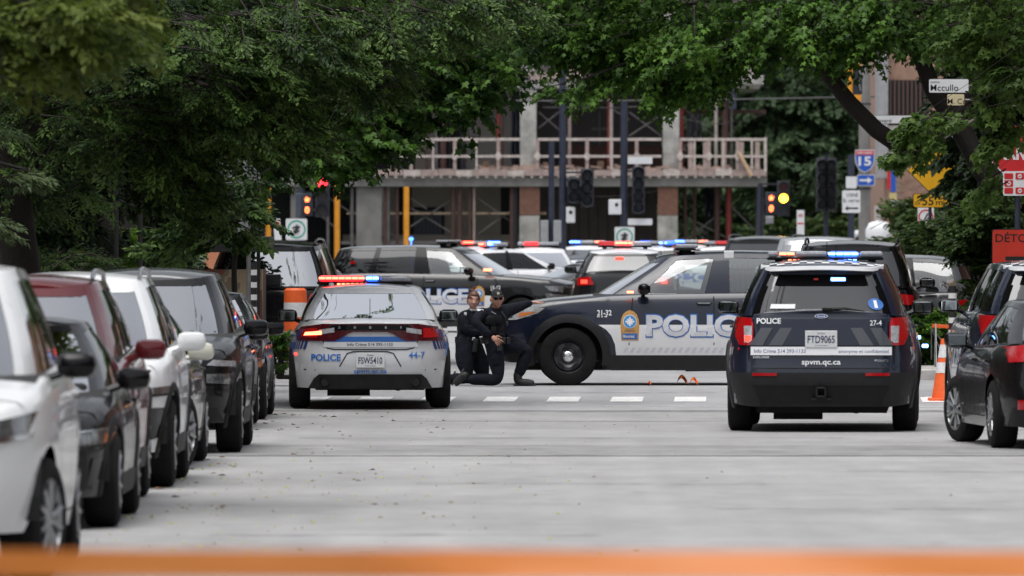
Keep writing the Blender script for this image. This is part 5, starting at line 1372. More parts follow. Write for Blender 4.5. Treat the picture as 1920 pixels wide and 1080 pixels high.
def person(name_label, loc, nodes, edges, hands, headc, yaw, pitch, roll, skinm, label, k=1.0, male_=True):
    root = empty('person', loc, 0, label, 'person', 'police officers kneeling by the SUV')
    b = MB(); b.mi = 0; G_ = 1.27 if male_ else 1.18; nodes = {kk: tuple(v[:3]) + tuple(q * G_ for q in v[3:]) for kk, v in nodes.items()}; vs, fs = skin((nodes, edges, 'pelvis'), 3); b.add(folds(vs), fs)
    b.mi = 1
    for h in hands: add_hand(b, **h)
    M = head_geo(b, Vector(headc), yaw, pitch, roll, 1, 2, 3, k)
    b.mi = 1; n = Vector(nodes['neck'][:3]); b.add(*skin(chain([n - Vector((0, 0, .03)), n.lerp(Vector(headc), .3) + Vector((0, .01, 0)), Vector(headc) + Vector((0, .03, -.04))], [.055, .050, .048]), 2))
    me = b.mesh('body', [UNI, skinm, mat('eye_dark', (.02, .012, .01), .3, var=0), LIPS], 70)
    # eyeball spots use slot 3 in head_geo only for lips and whites
    link('body', me, root)
    return root, M
def boot(parent, heel, toe, up, ankle, r=.045):
    h = Vector(heel); t = Vector(toe); u = Vector(up).normalized(); d = (t - h).normalized(); a = d.cross(u)
    b = MB(); b.mi = 0; mid = h.lerp(t, .55)
    vs, fs = skin(chain([Vector(ankle), h.lerp(t, .16) + u * .055, mid + u * .042, t - d * .05 + u * .034, t - d * .025 + u * .028], [.066, .068, .060, .052, .040]), 2); b.add(vs, fs)
    b.mi = 1; L_ = (t - h).length; prof = [(-.0, .028), (.06, .036), (.14, .032), (.20, .040), (.255, .036), (.28, .018)]
    P = []
    for s_, w_ in prof: P += [h + d * (s_ / .285 * L_) + a * w_, h + d * (s_ / .285 * L_) - a * w_]
    n = len(prof); vs = [p for p in P] + [p + u * .022 for p in P]; m_ = len(P)
    fs = []
    for i in range(n - 1): fs += [(2 * i, 2 * i + 1, 2 * i + 3, 2 * i + 2), (m_ + 2 * i, m_ + 2 * i + 2, m_ + 2 * i + 3, m_ + 2 * i + 1), (2 * i, 2 * i + 2, m_ + 2 * i + 2, m_ + 2 * i), (2 * i + 1, m_ + 2 * i + 1, m_ + 2 * i + 3, 2 * i + 3)]
    fs += [(0, m_, m_ + 1, 1), (2 * n - 2, 2 * n - 1, m_ + 2 * n - 1, m_ + 2 * n - 2)]
    b.add(vs, fs)
    for i in range(6):      # tread bars
        c = h + d * (.02 + i * .045) - u * .003; b.box(tuple(c), (.07, .016, .010), rz=math.atan2(d.y, d.x) + math.pi / 2) if abs(u.z) > .7 else None
    return b.build('boot', [BOOT, SOLE], parent, smooth=50)

dM = 111.72; OX, OY = X(940, dM), dM
N_ = dict(pelvis=(-.075, .0, .56, .130, .15), spine=(-.12, .0, .74, .135, .145), chest=(-.125, 0, .90, .155, .165), neck=(-.075, -.0, 1.02, .075),
    rsh=(-.25, -.10, .97, .085), rel=(-.345, -.28, .835, .056), rwr=(-.13, -.33, .665, .036), lsh=(.045, .13, .985, .085), lel=(.215, .33, 1.03, .056), lwr=(.395, .475, 1.095, .037),
    rhip=(-.10, -.10, .50, .118), rth=(-.06, -.15, .30, .098), rkn=(-.035, -.18, .085, .078), rcf=(-.24, -.17, .095, .066), ran=(-.44, -.14, .085, .050),
    lhip=(-.01, .10, .52, .118), lth=(.18, .13, .525, .096), lkn=(.355, .14, .475, .076), lcf=(.28, .14, .30, .068), lan=(.215, .14, .12, .055))
E_ = [('pelvis', 'spine'), ('spine', 'chest'), ('chest', 'neck'), ('chest', 'rsh'), ('rsh', 'rel'), ('rel', 'rwr'), ('chest', 'lsh'), ('lsh', 'lel'), ('lel', 'lwr'), ('pelvis', 'rhip'), ('rhip', 'rth'), ('rth', 'rkn'), ('rkn', 'rcf'), ('rcf', 'ran'), ('pelvis', 'lhip'), ('lhip', 'lth'), ('lth', 'lkn'), ('lkn', 'lcf'), ('lcf', 'lan')]
hands = [dict(wrist=(.405, .482, 1.098), dirn=(.95, .30, -.02), palm_n=(0, 0, -1), curl=.10, spread=.16, side=1, size=.20),
         dict(wrist=(-.115, -.335, .655), dirn=(.72, .0, -.62), palm_n=(.1, .8, -.3), curl=.5, spread=.10, side=-1, size=.20, point=True)]
man, M = person('', (OX, OY, 0), N_, E_, hands, (-.058, -.045, 1.148), math.radians(12), math.radians(4), math.radians(-3), SKIN, 'bearded officer in cap and sunglasses kneeling, one hand on the SUV hood, other on holster', 1.08)
# cap with brim and badge
def brim(b):
    vs = []; n = 12
    for i in range(n + 1):
        a = -1.15 + 2.3 * i / n; c_, s_ = math.cos(a), math.sin(a)
        vs += [M @ Vector((s_ * .080, -.088 * c_ - .008, .046)), M @ Vector((s_ * .082, -.098 * c_ - .062 * max(0, c_) ** .6, .034 - .012 * abs(s_)))]
    b.add(vs, [(2 * i, 2 * i + 1, 2 * i + 3, 2 * i + 2) for i in range(n)])
CAPM = mat('cap_black', (.010, .010, .013), .85, var=.15)
cap = shell(M, 1.0, CAPM, 'cap', man, lambda y, x: .34, lambda y, x: 2, .14, extra=brim)
q = MB(); q.add([M @ Vector((.020 * math.cos(a * .5236), -.106 + .004 * abs(math.sin(a * .5236)) - .004 * 0, .078 + .020 * math.sin(a * .5236))) for a in range(12)], [tuple(range(12))]); q.build('cap_badge', mat('badge_pale', (.60, .58, .45), .5, var=.2), man)
q = MB()
for s_ in (-1, 1):
    q.box(M @ Vector((s_ * .030, -.098, .006)), (.048, .012, .030), rz=math.radians(12) + s_ * .15, bev=.006); q.tube([M @ Vector((s_ * .056, -.088, .012)), M @ Vector((s_ * .080, .0, .008))], .003, 5)
q.tube([M @ Vector((-.01, -.102, .012)), M @ Vector((.01, -.102, .012))], .003, 5); q.build('sunglasses', GLOSSB, man)
shell(M, 1.0, BEARD, 'beard', man, lambda y, x: -1.0 + (.0 if y < 0 else 2), lambda y, x: (-.50 if x < .30 else -.30) if y < -.15 else -2, .07)
shell(M, 1.0, BEARD, 'hair', man, lambda y, x: -.30 if y > .15 else 2, lambda y, x: .45, .05)
# vest, belt, patches, holster, radio
def torso_shell(parent, pts, rs, m, name, flat=None):
    b = MB(); b.add(*skin(({i: (*p, *r) for i, (p, r) in enumerate(zip(pts, rs))}, [(i, i + 1) for i in range(len(pts) - 1)], 0), 2)); return b.build(name, m, parent, smooth=60)
torso_shell(man, [(-.115, 0, .665), (-.125, 0, .78), (-.13, -.005, .90), (-.115, -.005, .955)], [(.15, .165), (.172, .185), (.175, .185), (.12, .14)], VEST, 'vest')
b = MB()
for i, (x, z) in enumerate(((-.20, .74), (-.10, .73), (.0, .75), (-.17, .86), (-.03, .88))): b.box((x, -.19 + .03 * (i == 2), z), (.075, .05, .10), bev=.012)
b.build('vest_pouches', VEST, man, smooth=40)
b = MB(); b.lathe([(.180, -.03), (.186, -.02), (.186, .02), (.180, .03)], 24, 'Z', (-.09, 0, .615), cap=False); b.build('belt', LEATHER, man, smooth=40)
b = MB(); b.box((-.08, -.190, .615), (.05, .02, .045), bev=.006); b.build('belt_buckle', CHROME, man)
b = MB(); b.box((-.025, -.285, .565), (.07, .045, .19), ry=-.1, bev=.012); b.box((-.035, -.235, .62), (.05, .09, .03), bev=.008); b.build('holster', LEATHER, man, smooth=40)
b = MB(); b.box((-.02, -.30, .665), (.045, .032, .08), ry=.35, bev=.008); b.box((.01, -.30, .69), (.07, .028, .03), bev=.006); b.build('pistol_grip', GLOSSB, man, smooth=40)
b = MB(); b.box((-.275, -.165, .995), (.085, .02, .035), rx=-.9, rz=.35, bev=.004); b.build('shoulder_patch', SHIRTW, man)
b = MB(); b.tube([(.00, -.14, .98), (.05, -.15, .91), (.07, -.15, .84)], .012, 6); b.box((.075, -.155, .82), (.04, .035, .06), bev=.01); b.build('radio_microphone', LEATHER, man)
b = MB(); b.box((-.10, -.175, .965), (.07, .012, .012), ry=.5); b.build('collar_tab', mat('tab_grey', (.25, .26, .28), .7), man)
boot(man, (.165, .14, .0), (.455, .12, .0), (0, 0, 1), (.222, .14, .20))
boot(man, (-.555, -.13, .245), (-.60, -.12, .015), (.96, 0, .1), (-.47, -.14, .10)) if False else boot(man, (-.50, -.13, .235), (-.655, -.12, .02), (.80, 0, -.55), (-.44, -.14, .10))
b = MB()
for i, (x, y) in enumerate(((-.23, -.10), (-.18, -.16), (.03, -.15), (.09, -.10), (-.24, -.03))): b.box((x, y, .60), (.055, .045, .085), rz=.4 * (i - 2), bev=.01)
b.build('belt_pouches', LEATHER, man, smooth=40)
b = MB(); b.box((.20, .045, .50), (.15, .02, .12), ry=.1, bev=.012); b.box((-.07, -.262, .36), (.10, .02, .14), bev=.012); b.build('cargo_pockets', UNI, man, smooth=40)
# woman, a step behind him
dW = 112.5; 
NW = dict(pelvis=(-.05, .0, .55, .145, .16), spine=(-.06, .0, .73, .125, .14), chest=(-.03, 0, .88, .135, .150), neck=(.02, -.005, .985, .065),
    rsh=(-.12, -.13, .925, .068), rel=(-.06, -.18, .70, .056), rwr=(.19, -.06, .69, .036), lsh=(.12, .12, .93, .068), lel=(.24, .18, .75, .050), lwr=(.38, .10, .80, .034),
    rhip=(-.10, -.09, .47, .135), rth=(-.09, -.14, .29, .115), rkn=(-.05, -.16, .09, .082), rcf=(-.22, -.15, .09, .060), ran=(-.38, -.13, .08, .046),
    lhip=(.03, .09, .48, .130), lth=(.11, .12, .30, .112), lkn=(.16, .14, .085, .074), lcf=(-.02, .14, .085, .060), lan=(-.18, .14, .08, .046))
hands = [dict(wrist=(.195, -.055, .69), dirn=(.9, .1, .1), palm_n=(0, 1, 0), curl=.5, side=-1, size=.17), dict(wrist=(.385, .095, .802), dirn=(.9, -.2, .1), palm_n=(0, -1, 0), curl=.4, side=1, size=.17)]
wom, M = person('', (X(884, dW), dW, 0), NW, E_, hands, (.025, -.035, 1.122), math.radians(8), math.radians(3), math.radians(8), SKINF, 'female officer with auburn hair in a bun crouching behind her bearded colleague', 1.04, False)
def bun(b):
    vs = []; c = Vector((-.035, .035, .125)); R, C = 8, 12
    for i in range(R + 1):
        th = math.pi * i / R
        for j in range(C): ph = 2 * math.pi * j / C; k_ = 1 + .12 * math.sin(3 * ph + i); vs.append(M @ (c + Vector((.038 * math.sin(th) * math.cos(ph) * k_, .038 * math.sin(th) * math.sin(ph) * k_, .032 * math.cos(th)))))
    b.add(vs, [(i * C + j, i * C + (j + 1) % C, (i + 1) * C + (j + 1) % C, (i + 1) * C + j) for i in range(R) for j in range(C)])
    g = np.random.default_rng(4)
    for i in range(10):
        a = g.uniform(0, 6.28); p = c + Vector((.02 * math.cos(a), .02 * math.sin(a), .01)); b.tube([M @ p, M @ (p + Vector((g.normal(0, .03), g.normal(0, .02), g.uniform(.02, .05))))], .0025, 3)
shell(M, 1.04, HAIRB, 'hair', wom, lambda y, x: (.52 if x < .5 else .1) if y < -.45 else (.10 - .5 * (y + .45)) if y < .1 else -.55, lambda y, x: 2, .09, extra=bun)
torso_shell(wom, [(-.06, 0, .655), (-.055, 0, .76), (-.035, -.005, .87), (-.02, -.005, .92)], [(.125, .145), (.140, .155), (.138, .152), (.095, .11)], VEST, 'vest')
b = MB(); b.lathe([(.150, -.03), (.156, -.02), (.156, .02), (.150, .03)], 24, 'Z', (-.05, 0, .615), cap=False); b.build('belt', LEATHER, wom, smooth=40)
b = MB(); b.box((.03, -.158, .615), (.045, .02, .04), bev=.006); b.build('belt_buckle', CHROME, wom)
b = MB(); b.box((.05, -.19, .53), (.065, .05, .18), ry=.12, bev=.012); b.build('holster', LEATHER, wom, smooth=40)
b = MB(); b.lathe([(.062, -.012), (.070, 0), (.060, .016)], 18, 'Z', (.022, -.012, .992), cap=False); b.build('collar', SHIRTW, wom, smooth=50)
b = MB(); b.box((-.085, -.165, .90), (.035, .012, .13), ry=.15, bev=.004); b.build('back_lettering_strip', SHIRTW, wom)
boot(wom, (-.40, -.12, .19), (-.53, -.12, .02), (.80, 0, -.55), (-.38, -.13, .08)); boot(wom, (-.22, .14, .19), (-.33, .14, .02), (.80, 0, -.55), (-.18, .14, .08))

b = MB()
for i, (x, y) in enumerate(((-.19, -.08), (-.14, -.15), (-.04, -.17))): b.box((x, y, .60), (.05, .045, .085), rz=.4 * (i - 1), bev=.01)
b.build('belt_pouches', LEATHER, wom, smooth=40)
b = MB()
for x, z in ((-.12, .76), (-.02, .75), (-.10, .87)): b.box((x, -.165, z), (.075, .05, .09), bev=.012)
b.build('vest_pouches', VEST, wom, smooth=40)
# ------------------------------------------------------------------ cones, drums, posts
ORANGE = mat('cone_orange', (.80, .12, .02), .5, var=.12, scale=8, dirt=.3); REFLW = mat('reflective_white', (.66, .66, .66), .4, var=.12, scale=30); POSTB = mat('post_black', (.012, .012, .013), .5, var=.2)
def cone(x, y, h, label):
    z = gz(y); r = empty('traffic_cone', (x, y, z), 0, label, 'traffic cone')
    b = MB(); b.box((0, 0, .02), (.38, .38, .04), bev=.012); b.build('base', ORANGE, r, smooth=40)
    R = lambda t: .15 - .115 * t
    def ring(t0, t1, m, nm, o=0): b = MB(); b.lathe([(R(t0) + o, .04 + (h - .04) * t0), (R(t1) + o, .04 + (h - .04) * t1)], 24, 'Z', cap=(t1 >= 1)); b.build(nm, m, r, smooth=50)
    ring(0, 1, ORANGE, 'body'); ring(.42, .60, REFLW, 'reflective_band', .003); ring(.68, .90, REFLW, 'reflective_band', .003)
cone(X(1770, 104), 104, .76, 'orange traffic cone with two white bands on the road right of police SUV 27-4')
def drum(x, y, h, label):
    r = empty('traffic_drum', (x, y, gz(y)), 0, label, 'traffic drum'); n = 6; R = lambda t: .175 - .02 * t
    b = MB(); b.box((0, 0, .03), (.5, .5, .06), bev=.02); b.build('base', RUBBER, r)
    for i in range(n):
        t0, t1 = i / n, (i + 1) / n; b = MB(); o = .0 if i % 2 == 0 else -.004
        prof = [(R(t0) + o, .06 + (h - .06) * t0), (R(t1) + o, .06 + (h - .06) * t1)]
        if i == n - 1: prof = [(R(t0), .06 + (h - .06) * t0), (R(t1), .06 + (h - .06) * .975), (R(t1) * .78, .06 + (h - .06) * 1.0), (.001, h)]
        b.lathe(prof, 24, 'Z', cap=False); b.build('orange_band' if i % 2 else 'white_band', ORANGE if i % 2 else REFLW, r, smooth=40)
drum(X(560, 119), 117.4, 1.25, 'orange and white striped traffic drum behind the police sedan 44-7')
def flexpost(px, ytop, ybot, d, label, lean=0.0):
    h = Z(ytop, d); r = empty('marker_post', (X(px, d), d, 0), 0, label, 'marker post')
    b = MB(); b.tube([(0, 0, 0), (lean, 0, h)], .055, 14); b.build('post', POSTB, r, smooth=50)
    b = MB(); b.lathe([(.13, 0), (.12, .04), (.06, .07)], 14, 'Z'); b.build('base', RUBBER, r)
    n = 4
    for i in range(n):
        z = h - .10 - i * .17; b = MB(); b.lathe([(.0575, z), (.0575, z - .075)], 14, 'Z', (lean * z / h, 0, 0), cap=False); b.build('reflective_band', REFLW, r, smooth=50)
flexpost(474, 492, 700, 116.8, 'black marker post with white bands in front of the black SUV at left')
flexpost(1786, 536, 700, 118.5, 'black marker post with white bands left of the hedge at right')
# small orange barricade by the right marker post
r = empty('barricade', (X(1776, 119.2), 119.2, .14), 0, 'low orange-railed barricade beside the right marker post', 'barricade')
b = MB(); b.box((0, 0, .56), (.42, .03, .05), ry=.06, bev=.005); b.build('rail', ORANGE, r)
for x in (-.16, .16): b = MB(); b.tube([(x, -.2, 0), (x, 0, .60)], .014, 6); b.tube([(x, .2, 0), (x, 0, .60)], .014, 6); b.build('leg', ALLOY, r)
b = MB()
for i in range(6): b.tube([(-.22 + i * .088, 0, .1), (-.22 + ((i * 3) % 6) * .088, 0, .55)], .008, 4)
b.build('wire_mesh', ALLOY, r)

# ------------------------------------------------------------------ signs
POLE = mat('signpost_grey', (.17, .17, .17), .5, .5, var=.2); NAVYP = mat('signal_pole_navy', (.018, .024, .045), .5, var=.2); SIGNBACK = mat('sign_back', (.28, .29, .30), .45, .6, var=.15, scale=5)
SWHITE = mat('sign_white', (.64, .65, .66), .45, var=.05); SRED = mat('sign_red', (.50, .015, .02), .4, var=.06); SYEL = mat('sign_yellow', (.72, .38, .01), .4, var=.08); SORG = mat('sign_orange', (.70, .035, .012), .4, var=.06)
SBLUE = mat('sign_blue', (.01, .08, .42), .4, var=.06); SGREEN = mat('sign_green', (.0, .30, .20), .4, var=.05); SBLACK = mat('sign_black', (.008, .008, .008), .5, var=0); YELP = mat('pole_yellow', (.72, .30, .02), .5, var=.12, dirt=.2)
def panel(root, name, pts, m, fn, off=0.0, th=.01):
    n = len(pts); b = MB(); b.add([fn(u, v, off) for u, v in pts] + [fn(u, v, off - th) for u, v in pts], [tuple(range(n)), tuple(reversed(range(n, 2 * n)))] + [(i, n + i, n + (i + 1) % n, (i + 1) % n) for i in range(n)]); return b.build(name, m, root)
def rect(cx, cy, w, h, r=.0):
    if r <= 0: return [(cx - w / 2, cy - h / 2), (cx + w / 2, cy - h / 2), (cx + w / 2, cy + h / 2), (cx - w / 2, cy + h / 2)]
    P = []
    for sx, sy, a0 in ((1, -1, -90), (1, 1, 0), (-1, 1, 90), (-1, -1, 180)):
        for k in range(4): a = math.radians(a0 + 30 * k); P.append((cx + sx * (w / 2 - r) + r * math.cos(a), cy + sy * (h / 2 - r) + r * math.sin(a)))
    return P
def circ(cx, cy, r, n=24): return [(cx + r * math.cos(2 * math.pi * i / n), cy + r * math.sin(2 * math.pi * i / n)) for i in range(n)]
def scaled(P, k, c): return [(c[0] + (x - c[0]) * k, c[1] + (y - c[1]) * k) for x, y in P]
def sroot(name, px, d, label, cat, rz=0.0, pole=None, poley=None, polem=None, x=None):
    X0 = X(px, d) if x is None else x; r = empty(name, (X0, d, 0), rz, label, cat)
    if pole: b = MB(); b.tube([(0, .035, 0), (0, .035, pole)], poley or .03, 12); b.build('post', polem or POLE, r, smooth=50)
    fn = lambda u, v, off=0.0: Vector((u, -off, v)); return r, fn
# back of a stop sign, left, half hidden by leaves
d = 113.5; r, fn = sroot('stop_sign', 466, d, 'bare grey back of a stop sign on a thin pole behind leaves at left', 'road sign', pole=3.15)
zc = Z(347, d); O = [(-.20 + .385 * math.cos(math.radians(22.5 + 45 * i)), zc + .385 * math.sin(math.radians(22.5 + 45 * i))) for i in range(8)]
panel(r, 'sign_plate', O, SIGNBACK, fn); panel(r, 'tab_plate', rect(-.17, Z(432, d), .32, .30, .03), SIGNBACK, fn)
b = MB(); b.box((-.1, .0, Z(400, d)), (.3, .02, .03)); b.build('bracket', POLE, r)
d = 113.6; r, fn = sroot('round_sign', 458, d, 'small round red sign with a white mark on a thin pole at left', 'road sign', x=X(466, 113.5) - .02)
cz = Z(454, d); panel(r, 'sign_plate', circ(-.06, cz, .075), SRED, fn, .05); 
b = MB(); b.add([fn(-.06 + u, cz + v, .052) for u, v in [(-.03, -.005), (.0, .045), (.012, .04), (-.008, .008), (.035, .015), (-.02, -.05), (-.03, -.042), (.01, -.005)]], [(0, 1, 2, 3), (0, 3, 4, 7), (4, 5, 6, 7)]); b.build('mark', SWHITE, r)
# right: stop sign in French with the all-way tab
d = 111.5; r, fn = sroot('stop_sign', 1908, d, 'red ARRET stop sign cut by the right edge over a red-and-white tab', 'road sign', pole=3.3, poley=.035, polem=NAVYP)
cu = X(1910, d) - X(1908, d) ; zc = Z(284, d); O = [(cu + .38 * math.cos(math.radians(22.5 + 45 * i)), zc + .38 * math.sin(math.radians(22.5 + 45 * i))) for i in range(8)]
panel(r, 'sign_border', O, SWHITE, fn, .0); panel(r, 'sign_face', scaled(O, .95, (cu, zc)), SRED, fn, .004, .004)
text_part('lettering', 'ARRÊT', cu, zc - .10, .22, fn, SWHITE, r, off=.008, bold=.03, align='CENTER', width=.62)
t0 = X(1912, d) - X(1908, d); tz = Z(344, d); fn0 = fn; fn = lambda u, v, off=0.0: fn0(u, v, off + .02); panel(r, 'all_way_tab', rect(t0, tz, .44, .32, .03), SWHITE, fn, .0)
for sx, sz in ((-1, 1), (1, 1), (-1, -1), (1, -1)):
    pass
for u, v in ((-.145, .095), (0, .095), (.145, .095), (-.145, 0), (.145, 0), (-.145, -.095), (0, -.095), (.145, -.095)):
    if (u, v) in ((0, .095), (0, -.095), (-.145, 0), (.145, 0)):
        panel(r, 'red_square', rect(t0 + u, tz + v, .115, .085, .012), SRED, fn, .004, .004); panel(r, 'small_octagon', circ(t0 + u, tz + v, .03, 8), SWHITE, fn, .007, .003); b = MB(); b.add([fn(t0 + u + x, tz + v + z, .0095) for x, z in ((-.018, -.006), (.018, -.006), (.018, .006), (-.018, .006))], [(0, 1, 2, 3)]); b.build('mark', SRED, r)
    else: panel(r, 'red_square', rect(t0 + u, tz + v, .115, .075, .012), SRED, fn, .004, .004)
# detour sign
d = 108.5; r, fn = sroot('detour_sign', 1915, d, 'orange-red DETOUR sign with black bar at the right edge, over the parked police SUV', 'road sign', pole=None)
b = MB(); b.tube([(-.25, .05, gz(d)), (-.25, .05, Z(435, d))], .02, 8); b.tube([(.25, .05, gz(d)), (.25, .05, Z(435, d))], .02, 8); b.build('post', POLE, r)
w = .75; h = (505 - 430) / F * d; zc = Z(467, d); panel(r, 'sign_border', rect(0, zc, w, h, .03), SBLACK, fn, .0); panel(r, 'sign_face', rect(0, zc, w - .02, h - .02, .03), SORG, fn, .004, .004)
text_part('lettering', 'DÉTOUR', -.33, zc + .09, .105, fn, SBLACK, r, off=.008, bold=.01, width=.62); panel(r, 'arrow_bar', rect(.02, zc - .12, .45, .05), SBLACK, fn, .007, .003); panel(r, 'arrow_head', [(.18, zc - .20), (.32, zc - .12), (.18, zc - .04)], SBLACK, fn, .0065, .002)
# yellow bump warning and distance tab
d = 150; r, fn = sroot('bump_sign', 1744, d, 'yellow diamond bump warning sign above a yellow SUR 55 m tab', 'road sign', pole=3.1, polem=NAVYP)
zc = Z(317, d); D_ = [(0, -.43), (.43, 0), (0, .43), (-.43, 0)]; P = [(u, zc + v) for u, v in D_]; panel(r, 'sign_border', P, SBLACK, fn); panel(r, 'sign_face', scaled(P, .955, (0, zc)), SYEL, fn, .004, .004)
n = 14; panel(r, 'bump_symbol', [(-.24, zc - .03)] + [(.24, zc - .03)] + [(.24 - .48 * k / n, zc - .03 + .11 * math.sin(math.pi * k / n) ** 2) for k in range(1, n)], SBLACK, fn, .007, .003)
zt = Z(376, d); panel(r, 'tab_border', rect(-.03, zt, .54, .25, .03), SBLACK, fn); panel(r, 'tab_face', rect(-.03, zt, .52, .23, .03), SYEL, fn, .004, .004)
text_part('lettering', 'SUR', -.27, zt - .075, .055, fn, SBLACK, r, off=.007, bold=.005, width=.10); text_part('lettering', '55', -.14, zt - .08, .155, fn, SBLACK, r, off=.007, bold=.01, width=.20); text_part('lettering', 'm', .10, zt - .075, .10, fn, SBLACK, r, off=.007, bold=.01, width=.12)
d = 153; r, fn = sroot('warning_sign', 1772, d, 'second yellow diamond warning sign peeking out behind the bump sign', 'road sign', pole=3.2, polem=NAVYP)
zc = Z(303, d); P = [(u, zc + v) for u, v in D_]; panel(r, 'sign_border', P, SBLACK, fn); panel(r, 'sign_face', scaled(P, .955, (0, zc)), SYEL, fn, .004, .004); panel(r, 'symbol', [(u * .4, zc + v * .5) for u, v in ((-.3, -.4), (.3, -.4), (.3, .1), (0, .5), (-.3, .1))], SBLACK, fn, .007, .003); panel(r, 'lower_tab', circ(.05, Z(365, d), .2, 12), SYEL, fn, .002)
d = 158; r, fn = sroot('no_stopping_sign', 1736, d, 'white sign with red ring and black symbol under the yellow bump sign', 'road sign', pole=2.4, polem=NAVYP)
zc = Z(410, d); panel(r, 'sign_plate', rect(0, zc, .30, .42, .02), SWHITE, fn)
def ring_poly(root, cu, cv, r0, r1, m, fn, off, name='ring', n=28):
    b = MB(); b.add([fn(cu + r * math.cos(2 * math.pi * i / n), cv + r * math.sin(2 * math.pi * i / n), off) for i in range(n) for r in (r0, r1)], [(2 * i, 2 * i + 1, 2 * ((i + 1) % n) + 1, 2 * ((i + 1) % n)) for i in range(n)]); return b.build(name, m, root)
ring_poly(r, 0, zc + .03, .115, .14, SRED, fn, .004); b = MB(); b.box((.0, -.006, zc + .03), (.025, .004, .15), ry=.5); b.build('symbol', SBLACK, r)
# street name signs
def namesign(px, py, d, w, h, text, label, m=SWHITE, top=None, col=None, pole=None):
    r, fn = sroot('street_name_sign', px, d, label, 'street sign', pole=pole, polem=NAVYP); zc = Z(py, d)
    panel(r, 'sign_border', rect(0, zc, w, h, .02), SBLACK, fn); panel(r, 'sign_face', rect(0, zc, w - .015, h - .015, .02), m, fn, .004, .004)
    if text: text_part('lettering', text, -w * .45, zc - h * .34, h * .46, fn, col or SBLACK, r, off=.007, bold=.004)
    if top: text_part('lettering', top, -w * .45, zc + h * .20, h * .17, fn, SBLACK, r, off=.007, bold=.0)
    b = MB(); b.tube([(w * .5, .03, zc), (w * .5 + .25, .05, zc)], .015, 6); b.build('bracket', POLE, r)
    return r
namesign(1779, 161, 118, .56, .20, 'Mccullo', 'white street name sign reading Mccullo, upper of two beside the maple trunk', top='avenue')
namesign(1792, 187, 118.5, .25, .17, 'M. Co', 'small cream name sign just below the white Mccullo street sign', m=mat('sign_cream', (.60, .52, .32), .5, var=.05))
namesign(1673, 224, 150, .72, .15, 'Traversi', 'long white street name sign behind leaves left of the maple trunk', top='rue')
namesign(1788, 263, 150, .28, .22, '', 'small pale blue sign above the second yellow diamond', m=mat('sign_pale_blue', (.35, .48, .55), .5))
# far mast, shields and signals on the right
CONCP = mat('concrete_pole', (.19, .185, .175), .85, var=.2, scale=3)
d = 232; r = empty('utility_pole', (X(1621, d), d, 0), 0, 'thick grey concrete utility pole carrying the blue 15 shield', 'pole'); b = MB(); b.tube([(0, 0, 0), (0, 0, 9.5)], .175, 16, r2=.135); b.build('shaft', CONCP, r, smooth=50)
for z in (3.2, 5.5, 7.4): b = MB(); b.lathe([(.185, z), (.185, z + .05)], 16, 'Z', cap=False); b.build('steel_band', ALLOYD, r)
d = 231.6; r, fn = sroot('highway_shield', 1621.5, d, 'blue highway 15 shield with red top on the thick concrete pole', 'road sign'); s_ = d / F
zc = Z(302, d); w2 = 18 * s_; sh = [(-1, 1), (1, 1), (1.02, .3), (.95, -.25), (.6, -.75), (0, -1.05), (-.6, -.75), (-.95, -.25), (-1.02, .3)]
P = [(u * w2, zc + v * 21 * s_) for u, v in sh]; panel(r, 'shield_border', P, SWHITE, fn, .02); panel(r, 'shield_face', scaled(P, .93, (0, zc)), SBLUE, fn, .024, .004); panel(r, 'shield_top', rect(0, zc + 15.5 * s_, 34 * s_, 8 * s_), SRED, fn, .028, .003)
text_part('lettering', '15', 0, zc - 8 * s_, 17 * s_, fn, SWHITE, r, off=.03, bold=.03, align='CENTER', width=24 * s_); text_part('lettering', 'DÉCARIE', 0, zc + 13.5 * s_, 4 * s_, fn, SWHITE, r, off=.030, bold=.02, align='CENTER', width=28 * s_)
r, fn = sroot('arrow_sign', 1623.5, d, 'blue sign with a white right-pointing arrow directly below the 15 shield', 'road sign'); zc = Z(338, d); panel(r, 'sign_border', rect(0, zc, 33 * s_, 21 * s_, .04), SWHITE, fn, .02); panel(r, 'sign_face', rect(0, zc, 31 * s_, 19 * s_, .04), SBLUE, fn, .024, .004)
panel(r, 'arrow', [(-12 * s_, zc - 2 * s_), (3 * s_, zc - 2 * s_), (3 * s_, zc - 6 * s_), (12 * s_, zc), (3 * s_, zc + 6 * s_), (3 * s_, zc + 2 * s_), (-12 * s_, zc + 2 * s_)], SWHITE, fn, .028, .003)
d = 230; s_ = d / F; r, fn = sroot('parking_sign', 1596, d, 'white bilingual-looking notice with a black arrow left of the concrete pole', 'road sign', pole=Z(290, d), polem=NAVYP, poley=.09)
zc = Z(378, d); panel(r, 'sign_plate', rect(0, zc, 34 * s_, 42 * s_, .04), SWHITE, fn, .06); text_part('lettering', 'USINE', 2 * s_, zc + 9 * s_, 7 * s_, fn, SBLACK, r, off=.065, bold=.0, align='CENTER', width=22 * s_); text_part('lettering', 'B. verte', 0, zc - 1 * s_, 7 * s_, fn, SBLACK, r, off=.065, bold=.0, align='CENTER', width=30 * s_)
panel(r, 'arrow', [(-12 * s_, zc - 13 * s_), (-6 * s_, zc - 8 * s_), (-6 * s_, zc - 11 * s_), (13 * s_, zc - 11 * s_), (13 * s_, zc - 14 * s_), (-6 * s_, zc - 14 * s_), (-6 * s_, zc - 17 * s_)], SBLACK, fn, .066, .003); panel(r, 'upper_plate', rect(0, Z(342, d), 20 * s_, 22 * s_, .02), SWHITE, fn, .06)
